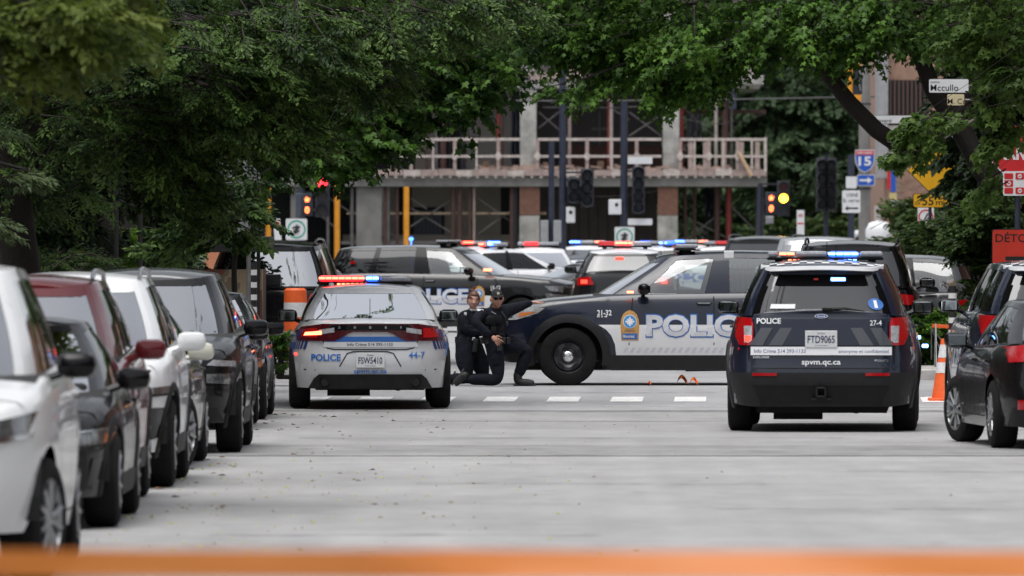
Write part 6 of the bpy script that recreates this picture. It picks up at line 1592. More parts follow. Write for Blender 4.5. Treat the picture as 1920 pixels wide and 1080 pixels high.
d = 240; s_ = d / F; r, fn = sroot('no_parking_sign', 1646, d, 'narrow white parking sign tilted on a black post right of the concrete pole', 'road sign', rz=.2, pole=2.6, polem=NAVYP); zc = Z(404, d); panel(r, 'sign_plate', rect(0, zc, 14 * s_, 36 * s_), SWHITE, fn); panel(r, 'mark', circ(0, zc + 8 * s_, 4 * s_, 12), SBLACK, fn, .004)
d = 210; s_ = d / F; r, fn = sroot('roadwork_sign', 1662, d, 'plain orange-red roadwork sign above the roof of the large black SUV', 'road sign'); zc = Z(477, d); panel(r, 'sign_face', rect(0, zc, 52 * s_, 46 * s_, .03), SORG, fn); panel(r, 'inner_frame', rect(2 * s_, zc - 4 * s_, 20 * s_, 24 * s_), SRED, fn, .004); b = MB(); b.tube([(0, .05, 0), (0, .05, zc)], .03, 8); b.build('post', POLE, r)
d = 236; s_ = d / F; r, fn = sroot('striped_sign', 1501, d, 'narrow pale sign board right of the lit amber signal', 'road sign', pole=2.2); zc = Z(418, d); panel(r, 'sign_plate', rect(0, zc, 14 * s_, 48 * s_), SWHITE, fn); panel(r, 'red_line', rect(0, zc - 1 * s_, 11 * s_, 3 * s_), SRED, fn, .004); panel(r, 'red_line', rect(0, zc + 14 * s_, 9 * s_, 6 * s_), mat('faded_red', (.45, .25, .25), .6), fn, .004)
# bike-path signs with green ring
def bikesign(px, py, d, hw, label, rot=0.0, pole=None):
    s_ = d / F; r, fn = sroot('bike_path_sign', px, d, label, 'road sign', pole=pole or Z(py, d)); zc = Z(py, d); w = hw * 2 * s_; panel(r, 'sign_plate', rect(0, zc, w, w, .03), SWHITE, fn, .05); ring_poly(r, 0, zc, w * .36, w * .43, SGREEN, fn, .055)
    b = MB()
    for a, bb in (((-.15, -.14), (.15, .14)), ((-.18, .06), (.05, .16)), ((-.1, -.2), (.12, -.06)), ((0, -.05), (.02, .22))): b.tube([fn(a[0] * w, zc + a[1] * w, .06), fn(bb[0] * w, zc + bb[1] * w, .06)], .028 * w / .6, 5)
    b.build('symbol', SBLACK, r)
bikesign(1171, 444, 225, 18.5, 'white square sign with green ring and bicycle symbol, in front of the building centre')
bikesign(556, 430, 205, 20, 'white square sign with green ring above the roof of the black SUV at left')
d = 205; s_ = d / F; r, fn = sroot('small_notice', 520, d, 'narrow tilted white notice left of the green-ring sign', 'road sign', pole=2.0); panel(r, 'sign_plate', [(-5 * s_, Z(450, d)), (8 * s_, Z(450, d)), (5 * s_, Z(410, d)), (-8 * s_, Z(411, d))], SWHITE, fn); panel(r, 'red_mark', rect(0, Z(420, d), 8 * s_, 9 * s_), SRED, fn, .004)
# ------------------------------------------------------------------ traffic signals
SIGB = mat('signal_body', (.016, .020, .030), .5, var=.15); LENSOFF_R = mat('lens_off_red', (.06, .006, .008), .3, var=0); LENSOFF = mat('lens_off', (.03, .032, .035), .3, var=0)
E_HAND = mat('signal_hand', (1, .1, .02), .4, var=0, emit=4.5, ecol=(1, .13, .04)); E_AMB = mat('signal_amber', (1, .5, .05), .4, var=0, emit=6, ecol=(1, .50, .03)); E_SRED = mat('signal_red', (1, .02, .02), .4, var=0, emit=5, ecol=(1, .02, .03))
def head(root, fn, u, v, w, hs, lens, visor=True, name='signal_head', bm=None):
    """housing with one section per lens material, top down"""
    n = len(lens); s_ = hs; b = MB(); c = fn(u, v, 0); b.box((c.x, c.y, c.z), (w, .16, s_ * n), bev=.012); o = b.build(name, bm or SIGB, root, smooth=40)
    for i, m in enumerate(lens):
        vz = v + s_ * (n / 2 - .5 - i); lb = MB(); lb.add([fn(u, vz, .086)] + [fn(u + s_ * .38 * math.cos(2 * math.pi * k / 18), vz + s_ * .38 * math.sin(2 * math.pi * k / 18), .084) for k in range(18)], [(0, k + 1, (k + 1) % 18 + 1) for k in range(18)]); lb.build('lens', m, o)
        if visor:
            vb = MB(); vs = []
            for k in range(13):
                a = math.pi * (k / 12 * 1.3 - .15)
                for off in (.08, .24): vs.append(fn(u + s_ * .42 * math.cos(a), vz + s_ * .42 * math.sin(a), off))
            vb.add(vs, [(2 * k, 2 * k + 1, 2 * k + 3, 2 * k + 2) for k in range(12)]); vb.build('visor', bm or SIGB, o)
    return o
def ped(root, fn, u, v, s_, digit):
    """pedestrian signal: lit hand over a countdown digit"""
    b = MB(); c = fn(u, v, 0); b.box((c.x, c.y, c.z), (s_ * 1.15, .16, s_ * 2.2), bev=.012); o = b.build('pedestrian_head', SIGB, root, smooth=40)
    hb = MB(); k = s_ * .5
    P = [(-.35, -.55), (.30, -.55), (.42, -.1), (.55, .25), (.42, .35), (.28, .05), (.26, .55), (.12, .58), (.08, .1), (.03, .65), (-.10, .65), (-.10, .1), (-.17, .55), (-.30, .52), (-.26, 0), (-.35, .3), (-.47, .25)]
    hb.add([fn(u + x * k, v + s_ * .52 + y * k * .85, .085) for x, y in P], [tuple(range(len(P)))]); hb.build('lit_hand', E_HAND, o)
    text_part('lit_digit', digit, u, v - s_ * .80, s_ * .62, fn, E_HAND, o, off=.085, bold=.04, align='CENTER')
d = 245; s_ = d / F
r, fn = sroot('traffic_signal', 1425, d, 'signal post with lit amber lamp at the right end of the building', 'traffic signal', pole=Z(345, d), polem=NAVYP, poley=.07)
head(r, fn, 44 * s_, Z(372, d), .36, 22 * s_, [LENSOFF_R, E_AMB, LENSOFF]); ped(r, fn, 21 * s_, Z(381, d), 19 * s_, '0'); b = MB(); b.box((22 * s_, .05, Z(345, d)), (48 * s_, .05, .05)); b.box((20 * s_, .05, Z(402, d)), (44 * s_, .05, .05)); b.build('bracket', SIGB, r)
b = MB(); b.box((18 * s_, .0, Z(412, d)), (.25, .15, .22), bev=.03); b.build('push_button_box', ALLOY, r)
d = 215; s_ = d / F
r, fn = sroot('traffic_signal', 566, d, 'dark signal post with red lamp between the yellow poles at left', 'traffic signal', pole=Z(340, d), polem=NAVYP, poley=.07)
head(r, fn, 38 * s_, Z(368, d), .36, 26 * s_, [E_SRED, LENSOFF, LENSOFF], visor=True); ped(r, fn, 10 * s_, Z(384, d), 19 * s_, '0'); b = MB(); b.box((18 * s_, .05, Z(362, d)), (60 * s_, .05, .06)); b.build('bracket', SIGB, r)
b = MB(); b.box((-4 * s_, .02, Z(385, d)), (16 * s_, .12, 46 * s_), bev=.02); b.build('housing_side', mat('signal_blue_grey', (.05, .06, .085), .5), r)
def darkpost(px, ytop, d, label, heads, w=.09, extra=()):
    r, fn = sroot('traffic_signal', px, d, label, 'traffic signal', pole=Z(ytop, d), polem=NAVYP, poley=w)
    for (hx, hy, n, hs) in heads:
        s_ = d / F; c = fn((hx - px) * s_, Z(hy, d), 0); b = MB(); b.box(c, (.34, .25, hs * s_ * n), bev=.02)
        for i in range(n): b.lathe([(.15, -.30), (.17, -.12)], 12, 'Y', (c.x, c.y, c.z + hs * s_ * (i - (n - 1) / 2)), cap=False)
        b.build('signal_head', SIGB, r, smooth=40)
        b = MB(); b.box(((hx - px) * s_ / 2, .05, Z(hy, d) + hs * s_ * n * .4), (abs(hx - px) * s_ + .1, .05, .05)); b.build('bracket', SIGB, r)
    return r, fn
r, fn = darkpost(1055, 105, 228, 'tall dark blue mast with two signal heads turned away, left of centre', [(1076, 357, 2, 24), (1101, 352, 3, 24)], .095)
s_ = 228 / F; b = MB(); b.box(((1070 - 1055) * s_, -.1, Z(403, 228)), (17 * s_, .2, 30 * s_), bev=.03); b.build('control_box', SWHITE, r); panel(r, 'box_mark', circ(15 * s_, Z(398, 228), .05, 10), SBLACK, fn, .21)
r, fn = darkpost(1170, 190, 232, 'dark blue mast with one signal head, white box and two name plates at centre', [(1197, 356, 4, 22)], .10)
s_ = 232 / F; b = MB(); b.box(((1153 - 1170) * s_, -.1, Z(388, 232)), (24 * s_, .2, 28 * s_), bev=.02); b.build('control_box', SWHITE, r); panel(r, 'box_mark', circ(-14 * s_, Z(384, 232), .05, 10), SBLACK, fn, .21)
panel(r, 'name_plate', rect(30 * s_, Z(301, 232), 46 * s_, 13 * s_, .03), SWHITE, fn, .1); panel(r, 'name_plate', rect(30 * s_, Z(416, 232), 46 * s_, 12 * s_, .03), SWHITE, fn, .1)
r, fn = darkpost(1034, 265, 224, 'short dark post with grey cabinets beside the tall mast left of centre', [], .075)
s_ = 224 / F
for u in (-13, 11): b = MB(); b.box((u * s_, -.05, Z(434, 224)), (15 * s_, .25, 42 * s_), bev=.02); b.build('cabinet', mat('cabinet_grey', (.27, .28, .29), .6), r)
r, fn = darkpost(1549, 290, 250, 'pair of dark signal heads turned away before the trees right of the amber signal', [(1541, 346, 4, 25), (1558, 346, 4, 25)], .07)
# yellow framed signal on the right, hanging
d = 205; s_ = d / F; r, fn = sroot('traffic_signal', 1603, d, 'yellow framed signal hanging under the maple limb, seen from its side', 'traffic signal')
b = MB(); b.box((-9 * s_, 0, Z(155, d)), (9 * s_, .12, 66 * s_), bev=.01); b.box((-1 * s_, 0, Z(184, d)), (26 * s_, .12, 12 * s_), bev=.01); b.box((0, .0, Z(122, d)), (24 * s_, .12, 6 * s_)); b.build('frame', YELP, r); b = MB(); b.box((5 * s_, .1, Z(152, d)), (17 * s_, .3, 50 * s_), bev=.02); b.build('signal_head', SIGB, r)
b = MB(); b.tube([(.1, .1, Z(120, d)), (.2, .1, Z(95, d)), (1.2, .1, Z(92, d))], .03, 6); b.build('hanger', POLE, r)
b = MB(); b.tube([(6 * s_, -.1, Z(128, d)), (12 * s_, -.12, Z(142, d)), (6 * s_, -.12, Z(152, d)), (11 * s_, -.1, Z(170, d))], .018, 5); b.build('cable', ALLOY, r)
# yellow poles at left
for px, y0, lab in ((503, 352, 'leftmost of the three yellow poles, by the narrow white notice'), (632, 345, 'orange-yellow pole between the red signal and the scaffold bay'), (762, 350, 'yellow pole standing before the shuttered doorway of the building')):
    d = 262; r = empty('yellow_pole', (X(px, d), d, 0), 0, lab, 'pole'); b = MB(); b.tube([(0, 0, 0), (0, 0, Z(y0, d))], .085, 12); b.build('shaft', YELP, r, smooth=50); b = MB(); b.lathe([(.14, 0), (.14, .08), (.09, .12)], 12, 'Z'); b.build('base', YELP, r)
b = MB(); b.lathe([(.001, -.05), (.05, -.02), (.05, .02), (.001, .05)], 10, 'Z', (X(771, 200), 200, Z(448, 200))); b.tube([(X(771, 200), 200, 0), (X(771, 200), 200, Z(452, 200))], .015, 6)
o = b.build('blue_beacon', E_BLUE); tag(o, 'tiny blue beacon light on a stalk beside the yellow pole at the doorway', 'beacon')
# overhead wires
def wire(p0, p1, sag, r, label, name='overhead_wire'):
    b = MB(); pts = [Vector(p0).lerp(Vector(p1), i / 24) - Vector((0, 0, sag * math.sin(math.pi * i / 24))) for i in range(25)]; b.tube(pts, r, 5); tag(b.build(name, mat('wire', (.05, .05, .055), .6, var=0)), label, 'wire')
d = 240; wire((X(600, d), d, Z(186, d)), (X(1760, d), d, Z(178, d)), .10, .022, 'lowest overhead wire running across the building at railing-top height')
wire((X(820, d), d + 2, Z(128, d)), (X(1300, d), d + 2, Z(92, d)), .12, .018, 'thin overhead wire sloping up to the right under the leaves')
wire((X(820, d), d + 3, Z(96, d)), (X(1250, d), d + 3, Z(88, d)), .05, .018, 'uppermost thin wire, nearly level, left above the building')
# left: awning board, mural wall and orange house, light pole
MURAL = bpy.data.materials.new('mural'); MURAL.use_nodes = True; _n = MURAL.node_tree.nodes; _l = MURAL.node_tree.links
_t = _n.new('ShaderNodeTexCoord'); _v = _n.new('ShaderNodeTexVoronoi'); _v.inputs['Scale'].default_value = 2.2; _z = _n.new('ShaderNodeTexNoise'); _z.inputs['Scale'].default_value = 3; _x = _n.new('ShaderNodeMix'); _x.data_type = 'RGBA'; _x.inputs[0].default_value = .35
_l.new(_t.outputs['Object'], _z.inputs['Vector']); _l.new(_t.outputs['Object'], _x.inputs[6]); _l.new(_z.outputs[1], _x.inputs[7]); _l.new(_x.outputs[2], _v.inputs['Vector'])
_s = _n.new('ShaderNodeSeparateColor'); _l.new(_v.outputs['Color'], _s.inputs[0]); _r = _n.new('ShaderNodeValToRGB'); _l.new(_s.outputs[0], _r.inputs[0]); _r.color_ramp.interpolation = 'CONSTANT'
for i, (p, c) in enumerate([(0, (.05, .05, .035)), (.25, (.16, .13, .08)), (.5, (.03, .04, .03)), (.68, (.15, .055, .035)), (.84, (.30, .24, .15))]):
    e = _r.color_ramp.elements[i] if i < 2 else _r.color_ramp.elements.new(p); e.position = p; e.color = c + (1,)
_l.new(_r.outputs[0], _n['Principled BSDF'].inputs['Base Color']); _n['Principled BSDF'].inputs['Roughness'].default_value = .8
d = 118.6; r = empty('kiosk', (X(428, d), d, 0), 0, 'small dark-roofed kiosk with rock-coloured mural at the left corner', 'kiosk'); b = MB(); b.box((0, .9, .75), (.85 * 1.1, 1.8, 1.5)); b.build('mural_wall', MURAL, r); b = MB(); b.box((-.1, .8, Z(458, d)), (1.35, 2.2, .22), bev=.02); b.build('roof', POSTB, r)
b = MB(); b.box((.42, -.06, .9), (.05, .05, 1.8)); b.build('corner_post', POSTB, r)
d = 205; b = MB(); xa, xb = X(385, d), X(457, d); r = empty('orange_house', ((xa + xb) / 2, d, 0), 0, 'orange-painted brick house corner glimpsed behind the small street tree', 'house'); b.box((0, 3, 2.0), (xb - xa, 6, 4.0)); b.build('wall', mat('orange_brick', (.42, .17, .09), .85, var=.15, scale=8, bump=.3, bscale=12), r); b = MB(); b.box((0, 3, 4.1), (xb - xa + .3, 6.3, .2)); b.build('roof', POSTB, r)
b = MB(); b.box((-.1, -.02, 2.1), (.3, .05, .5)); b.build('window', G_DARK, r)
# ------------------------------------------------------------------ damaged building under scaffolding
D0 = 286.0
bx = lambda px, d=D0: X(px, d); bz = lambda py, d=D0: Z(py, d)
PINK = mat('weathered_pink_wood', (.34, .26, .24), .85, var=.25, scale=5, bump=.4, bscale=12); PALEW = mat('pale_weathered_wood', (.48, .42, .39), .85, var=.25, scale=5, bump=.3, bscale=12); SLABM = mat('slab_concrete', (.20, .195, .185), .9, var=.3, scale=1.5, bump=.4)
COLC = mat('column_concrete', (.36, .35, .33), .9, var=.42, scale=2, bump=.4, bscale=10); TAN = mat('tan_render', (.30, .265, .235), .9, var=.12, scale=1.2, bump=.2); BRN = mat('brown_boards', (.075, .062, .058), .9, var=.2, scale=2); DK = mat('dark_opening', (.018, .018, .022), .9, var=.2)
RUST = mat('rusty_steel', (.075, .038, .032), .8, var=.35, scale=5); REDSTEEL = mat('red_prop', (.20, .025, .022), .6, var=.2); STEELG = mat('scaffold_steel', (.13, .12, .12), .6, .3, var=.3, scale=6); BRK = mat('red_brick', (.21, .105, .075), .9, var=.25, scale=6); MORT = mat('mortar', (.26, .24, .22), .95, var=.15); TANB = mat('tan_brick', (.30, .185, .135), .9, var=.2, scale=5); SHUT = mat('shutter_blue_grey', (.055, .065, .085), .6, var=.15)
bld = empty('damaged_building', (bx(960), D0, 0), 0, 'two-storey damaged concrete building with pinkish balcony rails, steel props and scaffolding', 'building')
BX, BY = bld.location.x, D0
def bpart(name, x0, x1, z0, z1, m, y0=0.0, y1=.3, bev=0):
    b = MB(); b.box(((x0 + x1) / 2 - BX, (y0 + y1) / 2, (z0 + z1) / 2), (x1 - x0, y1 - y0, z1 - z0), bev=bev); return b.build(name, m, bld)
def pp(name, px0, px1, py0, py1, m, y0=0.0, y1=.3, bev=0): return bpart(name, bx(px0), bx(px1), bz(py1), bz(py0), m, y0, y1, bev)
# slabs
pp('floor_slab', 470, 1438, 332, 350, SLABM, -.25, 9, .02); pp('upper_slab', 560, 1425, 152, 166, COLC, -.2, 9, .02)
pp('roof_slab', 560, 1400, -40, -25, SLABM, 0, 9)
for i in range(24):       # weathered fascia boards
    a = 660 + i * 32.4; g = math.sin(i * 2.3) * 1.2; pp('fascia_board', a, a + 31.6, 318 + g, 330 + g * .5, PINK if i % 3 else PALEW, -.42, -.36)
for i in range(46): a = 655 + i * 17; pp('joist_end', a, a + 5, 329, 334, PALEW, -.40, -.26)
for i in range(14): a = 960 + i * 33.5; g = math.sin(i * 1.7) * 3; pp('upper_fascia_board', a, a + 32, 134 + g, 150, PINK, -.32, -.26)
# balcony railing: bays with rails, posts, and diamond blocks
def railing(p0, p1, bays):
    st = (p1 - p0) / bays
    for i in range(bays):
        a = p0 + i * st; j = math.sin(i * 3.1) * .8
        pp('top_rail', a, a + st - .3, 259 + j, 264 + j, PALEW, -.42, -.34); pp('middle_rail', a, a + st - .3, 291 + j * .6, 295.5 + j * .6, PALEW, -.41, -.35)
        w = 3.4 if i % 2 else 6.5; pp('rail_post', a - w / 2, a + w / 2, 262, 319, PINK if i % 2 == 0 else PALEW, -.43, -.33)
        if i % 2 == 0:
            b = MB(); cx, cz = bx(a) - BX, bz(293); k = .14; b.prism([(cx - k, cz), (cx, cz - k * 1.2), (cx + k, cz), (cx, cz + k * 1.2)], -.47, -.43); b.build('diamond_block', PALEW, bld)
railing(690, 975, 7); railing(1008, 1240, 5); railing(1275, 1436, 6); pp('rail_post', 1432, 1437, 258, 322, PALEW, -.43, -.3)
for a in (1290, 1318, 1352, 1385, 1415): pp('baluster_panel', a, a + 9, 266, 318, PINK, -.40, -.37)
b = MB(); b.tube([(bx(1384) - BX, -.55, bz(286)), (bx(1408) - BX, -.6, bz(330))], .07, 6); b.build('leaning_plank', mat('fresh_wood', (.50, .34, .22), .8, var=.2), bld)
# columns
for a, c in ((975, 1006), (1243, 1274)): pp('column', a, c, 166, 332, COLC, -.15, .45, .03)
def brick_pier(a, c, y0, ysplit, y1):
    pp('column', a, c, ysplit, y1, COLC, -.15, .45, .03); pp('pier_core', a + .5, c - .5, y0, ysplit, MORT, -.13, .45)
    n = int((ysplit - y0) / 4.4)
    for r_ in range(n):
        k = 3; w = (c - a) / k; off = (w / 2 if r_ % 2 else 0)
        for q in range(k + (1 if r_ % 2 else 0)):
            u0 = max(a, a + q * w - off); u1 = min(c, a + (q + 1) * w - off)
            if u1 - u0 > 2: pp('brick', u0 + .3, u1 - .3, y0 + r_ * 4.4 + .3, y0 + (r_ + 1) * 4.4 - .3, BRK, -.16, -.12)
brick_pier(974, 1012, 350, 405, 560); brick_pier(1233, 1271, 350, 405, 560)
pp('column', 668, 716, 350, 560, SLABM, -.05, .4, .03)
# ground-floor infill, set back
Y1, Y2 = 2.6, 2.8; q = lambda px: px
for a, c, y0, m, nm in ((470, 668, 350, DK, 'bay_shade'), (716, 742, 350, TAN, 'wall_panel'), (742, 770, 350, DK, 'bay_shade'), (770, 938, 350, TAN, 'wall_panel'), (938, 975, 350, DK, 'bay_shade'), (1012, 1233, 350, BRN, 'boarded_front')):
    pp(nm, a, c, y0, 560, m, Y1, Y2)  # open bays closed by panels coloured dark for the shade inside
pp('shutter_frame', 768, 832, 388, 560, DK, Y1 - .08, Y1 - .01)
for i in range(7): pp('shutter_slat', 774 + i * 7.6, 780.6 + i * 7.6, 394, 560, SHUT, Y1 - .14, Y1 - .085)
for i in range(12): pp('board', 1014 + i * 18.2, 1030.5 + i * 18.2, 352, 560, BRN, Y1 - .06, Y1 - .005)
pp('base_course', 640, 975, 440, 455, TAN, Y1 - .3, Y1 - .1)
# upper floor infill
pp('wall_panel', 776, 818, 166, 332, TAN, Y1, Y2); pp('bay_shade', 560, 776, 166, 332, DK, Y1 + .2, Y2 + .2); pp('window_bay', 818, 866, 215, 332, DK, Y1 - .02, Y2); pp('wall_panel', 818, 866, 166, 215, TAN, Y1, Y2)
for r_ in range(24):     # pale block wall, courses of blocks
    for k in range(3):
        a = 866 + k * 32 + (9 if r_ % 2 else 0); pp('wall_block', a, min(a + 31.4, 960), 168 + r_ * 6.8, 168 + (r_ + 1) * 6.8 - .5, mat('pale_block', (.34, .32, .30), .9, var=.1, scale=1.5), Y1, Y1 + .18) if a < 955 else None
pp('block_wall_core', 866, 960, 166, 332, MORT, Y1 + .04, Y2); pp('bay_shade', 960, 975, 166, 332, DK, Y1, Y2)
pp('boarded_front', 1006, 1243, 166, 332, BRN, Y1, Y2)
for i in range(6): pp('board', 1010 + i * 39, 1047 + i * 39, 168, 300, mat('brown_board_grey', (.055, .05, .052), .9, var=.15), Y1 - .06, Y1 - .005)
pp('low_wall', 1050, 1243, 272, 332, mat('dark_brick', (.07, .035, .028), .9, var=.3), Y1 - .3, Y1 - .1)
for a, c in ((700, 775), (818, 866), (1110, 1140)): pp('window_frame', a, c, 238, 242, STEELG, Y1 - .1, Y1 - .04); pp('window_frame', (a + c) / 2 - 1, (a + c) / 2 + 1, 205, 330, STEELG, Y1 - .1, Y1 - .04)
# third storey behind the leaves
pp('wall_panel', 560, 1400, -25, 152, TAN, Y1, Y2)
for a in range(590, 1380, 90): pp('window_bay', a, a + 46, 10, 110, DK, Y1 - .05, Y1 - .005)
for a in (975, 1243): pp('column', a, a + 31, -25, 134, COLC, -.15, .45)
pp('side_wall', 545, 560, -40, 560, SLABM, 0, 9)
# right-hand balcony stub with broken corner
pp('balcony_slab', 1378, 1432, 140, 160, COLC, -.6, 1.5, .05); pp('balcony_upstand', 1380, 1424, 122, 140, PALEW, -.6, -.5); b = MB(); b.tube([(bx(1370) - BX, -.7, bz(120)), (bx(1445) - BX, -.7, bz(52))], .035, 5); b.build('loose_plank', PALEW, bld)
pp('drain_box', 1366, 1380, 150, 205, mat('navy_box', (.02, .025, .045), .6), -.5, -.2)
# props and scaffold
def prop(px, y0, y1, r, m, y=.0, name='steel_prop'): b = MB(); b.tube([(bx(px) - BX, y, bz(y1)), (bx(px) - BX, y, bz(y0))], r, 8); return b.build(name, m, bld, smooth=50)
def brace(pa, ya, pb, yb, y=.1, r=.03, m=STEELG): b = MB(); b.tube([(bx(pa) - BX, y, bz(ya)), (bx(pb) - BX, y, bz(yb))], r, 6); return b.build('brace', m, bld)
for px, m, r in ((660, STEELG, .06), (615, STEELG, .05), (722, RUST, .07), (728, STEELG, .06), (745, RUST, .05), (850, RUST, .07), (862, RUST, .08), (881, RUST, .05), (889, PINK, .04), (960, RUST, .08), (966, DK, .10)): prop(px, 350, 560, r, m)
for px, m, r in ((1285, RUST, .06), (1303, RUST, .05), (1345, RUST, .09), (1367, REDSTEEL, .10), (1425, STEELG, .14)): prop(px, 350, 560, r, m, y=.6)
for px, m, r in ((800, RUST, .05), (818, STEELG, .06), (831, RUST, .11), (868, DK, .09), (934, REDSTEEL, .06), (940, RUST, .07), (1068, PINK, .06), (1146, PALEW, .06), (1141, REDSTEEL, .04), (1277, REDSTEEL, .10), (1343, PALEW, .06), (1360, RUST, .12), (1372, STEELG, .05)): prop(px, 166, 318, r, m, y=.3)
for a in ((690, 400, 730, 375), (690, 410, 760, 455), (600, 360, 660, 400), (770, 425, 850, 372), (770, 390, 860, 445), (770, 372, 800, 392), (895, 372, 965, 420), (895, 440, 968, 388), (560, 370, 632, 430)): brace(*a, y=.2)
for a in ((835, 220, 868, 196), (770, 250, 835, 300), (940, 200, 975, 235), (1010, 240, 1060, 200), (1010, 210, 1070, 262), (1180, 210, 1240, 255), (1180, 255, 1240, 215), (1150, 205, 1180, 225)): brace(*a, y=.3)
for a in ((1275, 400, 1400, 465), (1290, 450, 1355, 395), (1345, 360, 1425, 440), (1280, 200, 1340, 255)): brace(*a, y=.7)
pp('cross_beam', 1278, 1440, 204, 211, RUST, 2.4, 2.6); pp('cross_beam', 640, 975, 452, 458, STEELG, 0, .1)
# torn sheeting, cables and odds and ends left on the scaffold
def sheet_hang(px0, px1, y0, y1, m, nm, yy=-.1, sd=0):
    g = np.random.default_rng(sd); n = 8; b = MB(); vs = []
    for i in range(n + 1):
        for j in range(6): vs.append((bx(px0 + (px1 - px0) * i / n + (g.normal(0, 1.2) if j else 0)) - BX, yy + .12 * math.sin(i * 1.9 + j * .7), bz(y0 + (y1 - y0) * j / 5 * (1 + (g.uniform(-.25, .1) if j == 5 else 0)))))
    b.add(vs, [(i * 6 + j, i * 6 + j + 1, i * 6 + j + 7, i * 6 + j + 6) for i in range(n) for j in range(5)]); return b.build(nm, m, bld, smooth=60)
TARP = mat('tarp_grey', (.16, .165, .18), .6, var=.3); TARPD = mat('tarp_dark', (.015, .018, .028), .6, var=.3)
sheet_hang(958, 974, 176, 318, TARPD, 'torn_sheeting', .1, 1); sheet_hang(1290, 1318, 212, 262, TARP, 'torn_sheeting', 2.3, 2); sheet_hang(720, 752, 166, 230, TARP, 'torn_sheeting', .4, 3); sheet_hang(1322, 1338, 352, 420, TARPD, 'torn_sheeting', .9, 4)
for i, (a, y0, c, y1) in enumerate(((975, 180, 1243, 196), (700, 205, 960, 188), (1010, 352, 1232, 358), (1275, 222, 1436, 214))):
    b = MB(); b.tube([Vector((bx(a) - BX, -.2, bz(y0))).lerp(Vector((bx(c) - BX, -.2, bz(y1))), t / 10) - Vector((0, 0, .25 * math.sin(math.pi * t / 10))) for t in range(11)], .018, 4); b.build('loose_cable', SBLACK, bld)
for px, w in ((1018, 9), (1120, 12), (1196, 7), (742, 10), (905, 12)): pp('crate', px, px + w, 300 + w % 5, 318, mat('crate_wood', (.20, .13, .09), .9, var=.3), -.1, .3)
for a in (800, 850, 900, 1040, 1090, 1200): pp('ledger_tube', a - 22, a + 24, 196 + a % 7, 198 + a % 7, STEELG, .2, .26)
for a in range(650, 975, 54): pp('scaffold_board', a, a + 50, 398, 402, mat('scaffold_plank', (.26, .2, .14), .9, var=.3), .05, .35)
# rubble on the slab
g = np.random.default_rng(9); b = MB()
for i in range(90):
    px = g.uniform(900, 1420) if i % 3 else g.uniform(960, 1060); b.box((bx(px) - BX, g.uniform(-.35, -.1), bz(318) + g.uniform(0, .10)), (g.uniform(.1, .5), .08, g.uniform(.03, .12)), ry=g.normal(0, .3))
o = b.build('rubble', mat('rubble_wood', (.42, .30, .25), .9, var=.3), bld); o['kind'] = 'stuff'
# fence cloth, bins under the building hidden by the cars: low hoarding
pp('hoarding', 470, 1270, 505, 560, STEELG, -1.2, -1.1)

# ------------------------------------------------------------------ brick building at right
D1 = 236.0; r = empty('brick_building', (X(1712, D1), D1, 0), 0, 'tan brick building with ribbed window bays at right behind the maple', 'building'); cx = r.location.x
def rp(name, px0, px1, py0, py1, m, y0=0, y1=.2, bev=0): b = MB(); b.box(((X(px0, D1) + X(px1, D1)) / 2 - cx, (y0 + y1) / 2, (Z(py0, D1) + Z(py1, D1)) / 2), (X(px1, D1) - X(px0, D1), y1 - y0, Z(py0, D1) - Z(py1, D1)), bev=bev); return b.build(name, m, r)
rp('wall', 1664, 2050, -60, 575, TANB, .03, 14)
n = 0
for row in range(30):        # brick courses near the corner, where they can be told apart
    for k in range(5):
        a = 1680 + k * 16 + (8 if row % 2 else 0); y0 = 296 + row * 5.2
        if n < 290: rp('brick', a, a + 15.2, y0, y0 + 4.6, TANB if (k + row) % 3 else mat('tan_brick_dark', (.24, .145, .105), .9, var=.2), -.012, .03); n += 1
rp('mortar_field', 1678, 1772, 290, 460, MORT, 0, .03)
for i in range(9): rp('window_fin', 1668 + i * 8, 1671 + i * 8, 150, 232, mat('fin_brown', (.09, .05, .04), .8), -.1, 0)
rp('window_strip', 1666, 1740, 150, 232, DK, -.03, 0); rp('window_strip', 1666, 1740, 250, 282, DK, -.03, 0)
for i in range(9): rp('window_fin', 1668 + i * 8, 1671 + i * 8, 250, 282, mat('fin_brown', (.09, .05, .04), .8), -.1, 0)
rp('string_course', 1660, 2050, 236, 246, COLC, -.12, 0, .01); rp('string_course', 1660, 2050, 284, 292, COLC, -.12, 0, .01)
rp('corner_pier', 1646, 1665, -60, 335, mat('grey_render', (.30, .30, .31), .8, var=.15), -.2, 2, .02)
b = MB(); b.tube([(X(1672, D1) - cx, -.2, Z(465, D1)), (X(1672, D1) - cx, -.2, Z(400, D1))], .12, 12); b.build('downpipe', mat('orange_pipe', (.42, .22, .14), .8), r)
for i, (m, w) in enumerate(((SWHITE, 9), (STEELG, 5), (SWHITE, 5), (SBLUE, 3))): rp('poster_strip', 1690 + i * 9, 1690 + i * 9 + w, 380, 462, m if i else mat('weathered_board', (.36, .35, .32), .8, var=.3), -.2, -.15)
for px0, px1, py0, py1, m, nm in ((1662, 1668, 318, 355, SRED, 'banner'), (1669, 1678, 316, 360, SBLUE, 'banner'), (1666, 1680, 362, 375, mat('banner_yellow', (.5, .42, .18), .7), 'banner'), (1668, 1680, 376, 388, SWHITE, 'banner')): rp(nm, px0, px1, py0, py1, m, -.5, -.46)
b = MB(); b.lathe([(.001, .35), (.25, .28), (.35, .1), (.35, -.3), (.3, -.35)], 16, 'Z', (X(1648, 220), 220, Z(438, 220))); b.tube([(X(1648, 220), 220, 0), (X(1648, 220), 220, Z(440, 220))], .05, 8); tag(b.build('globe_lamp', SWHITE, smooth=50), 'white barrel-shaped lamp or tank right of the concrete pole', 'street lamp')
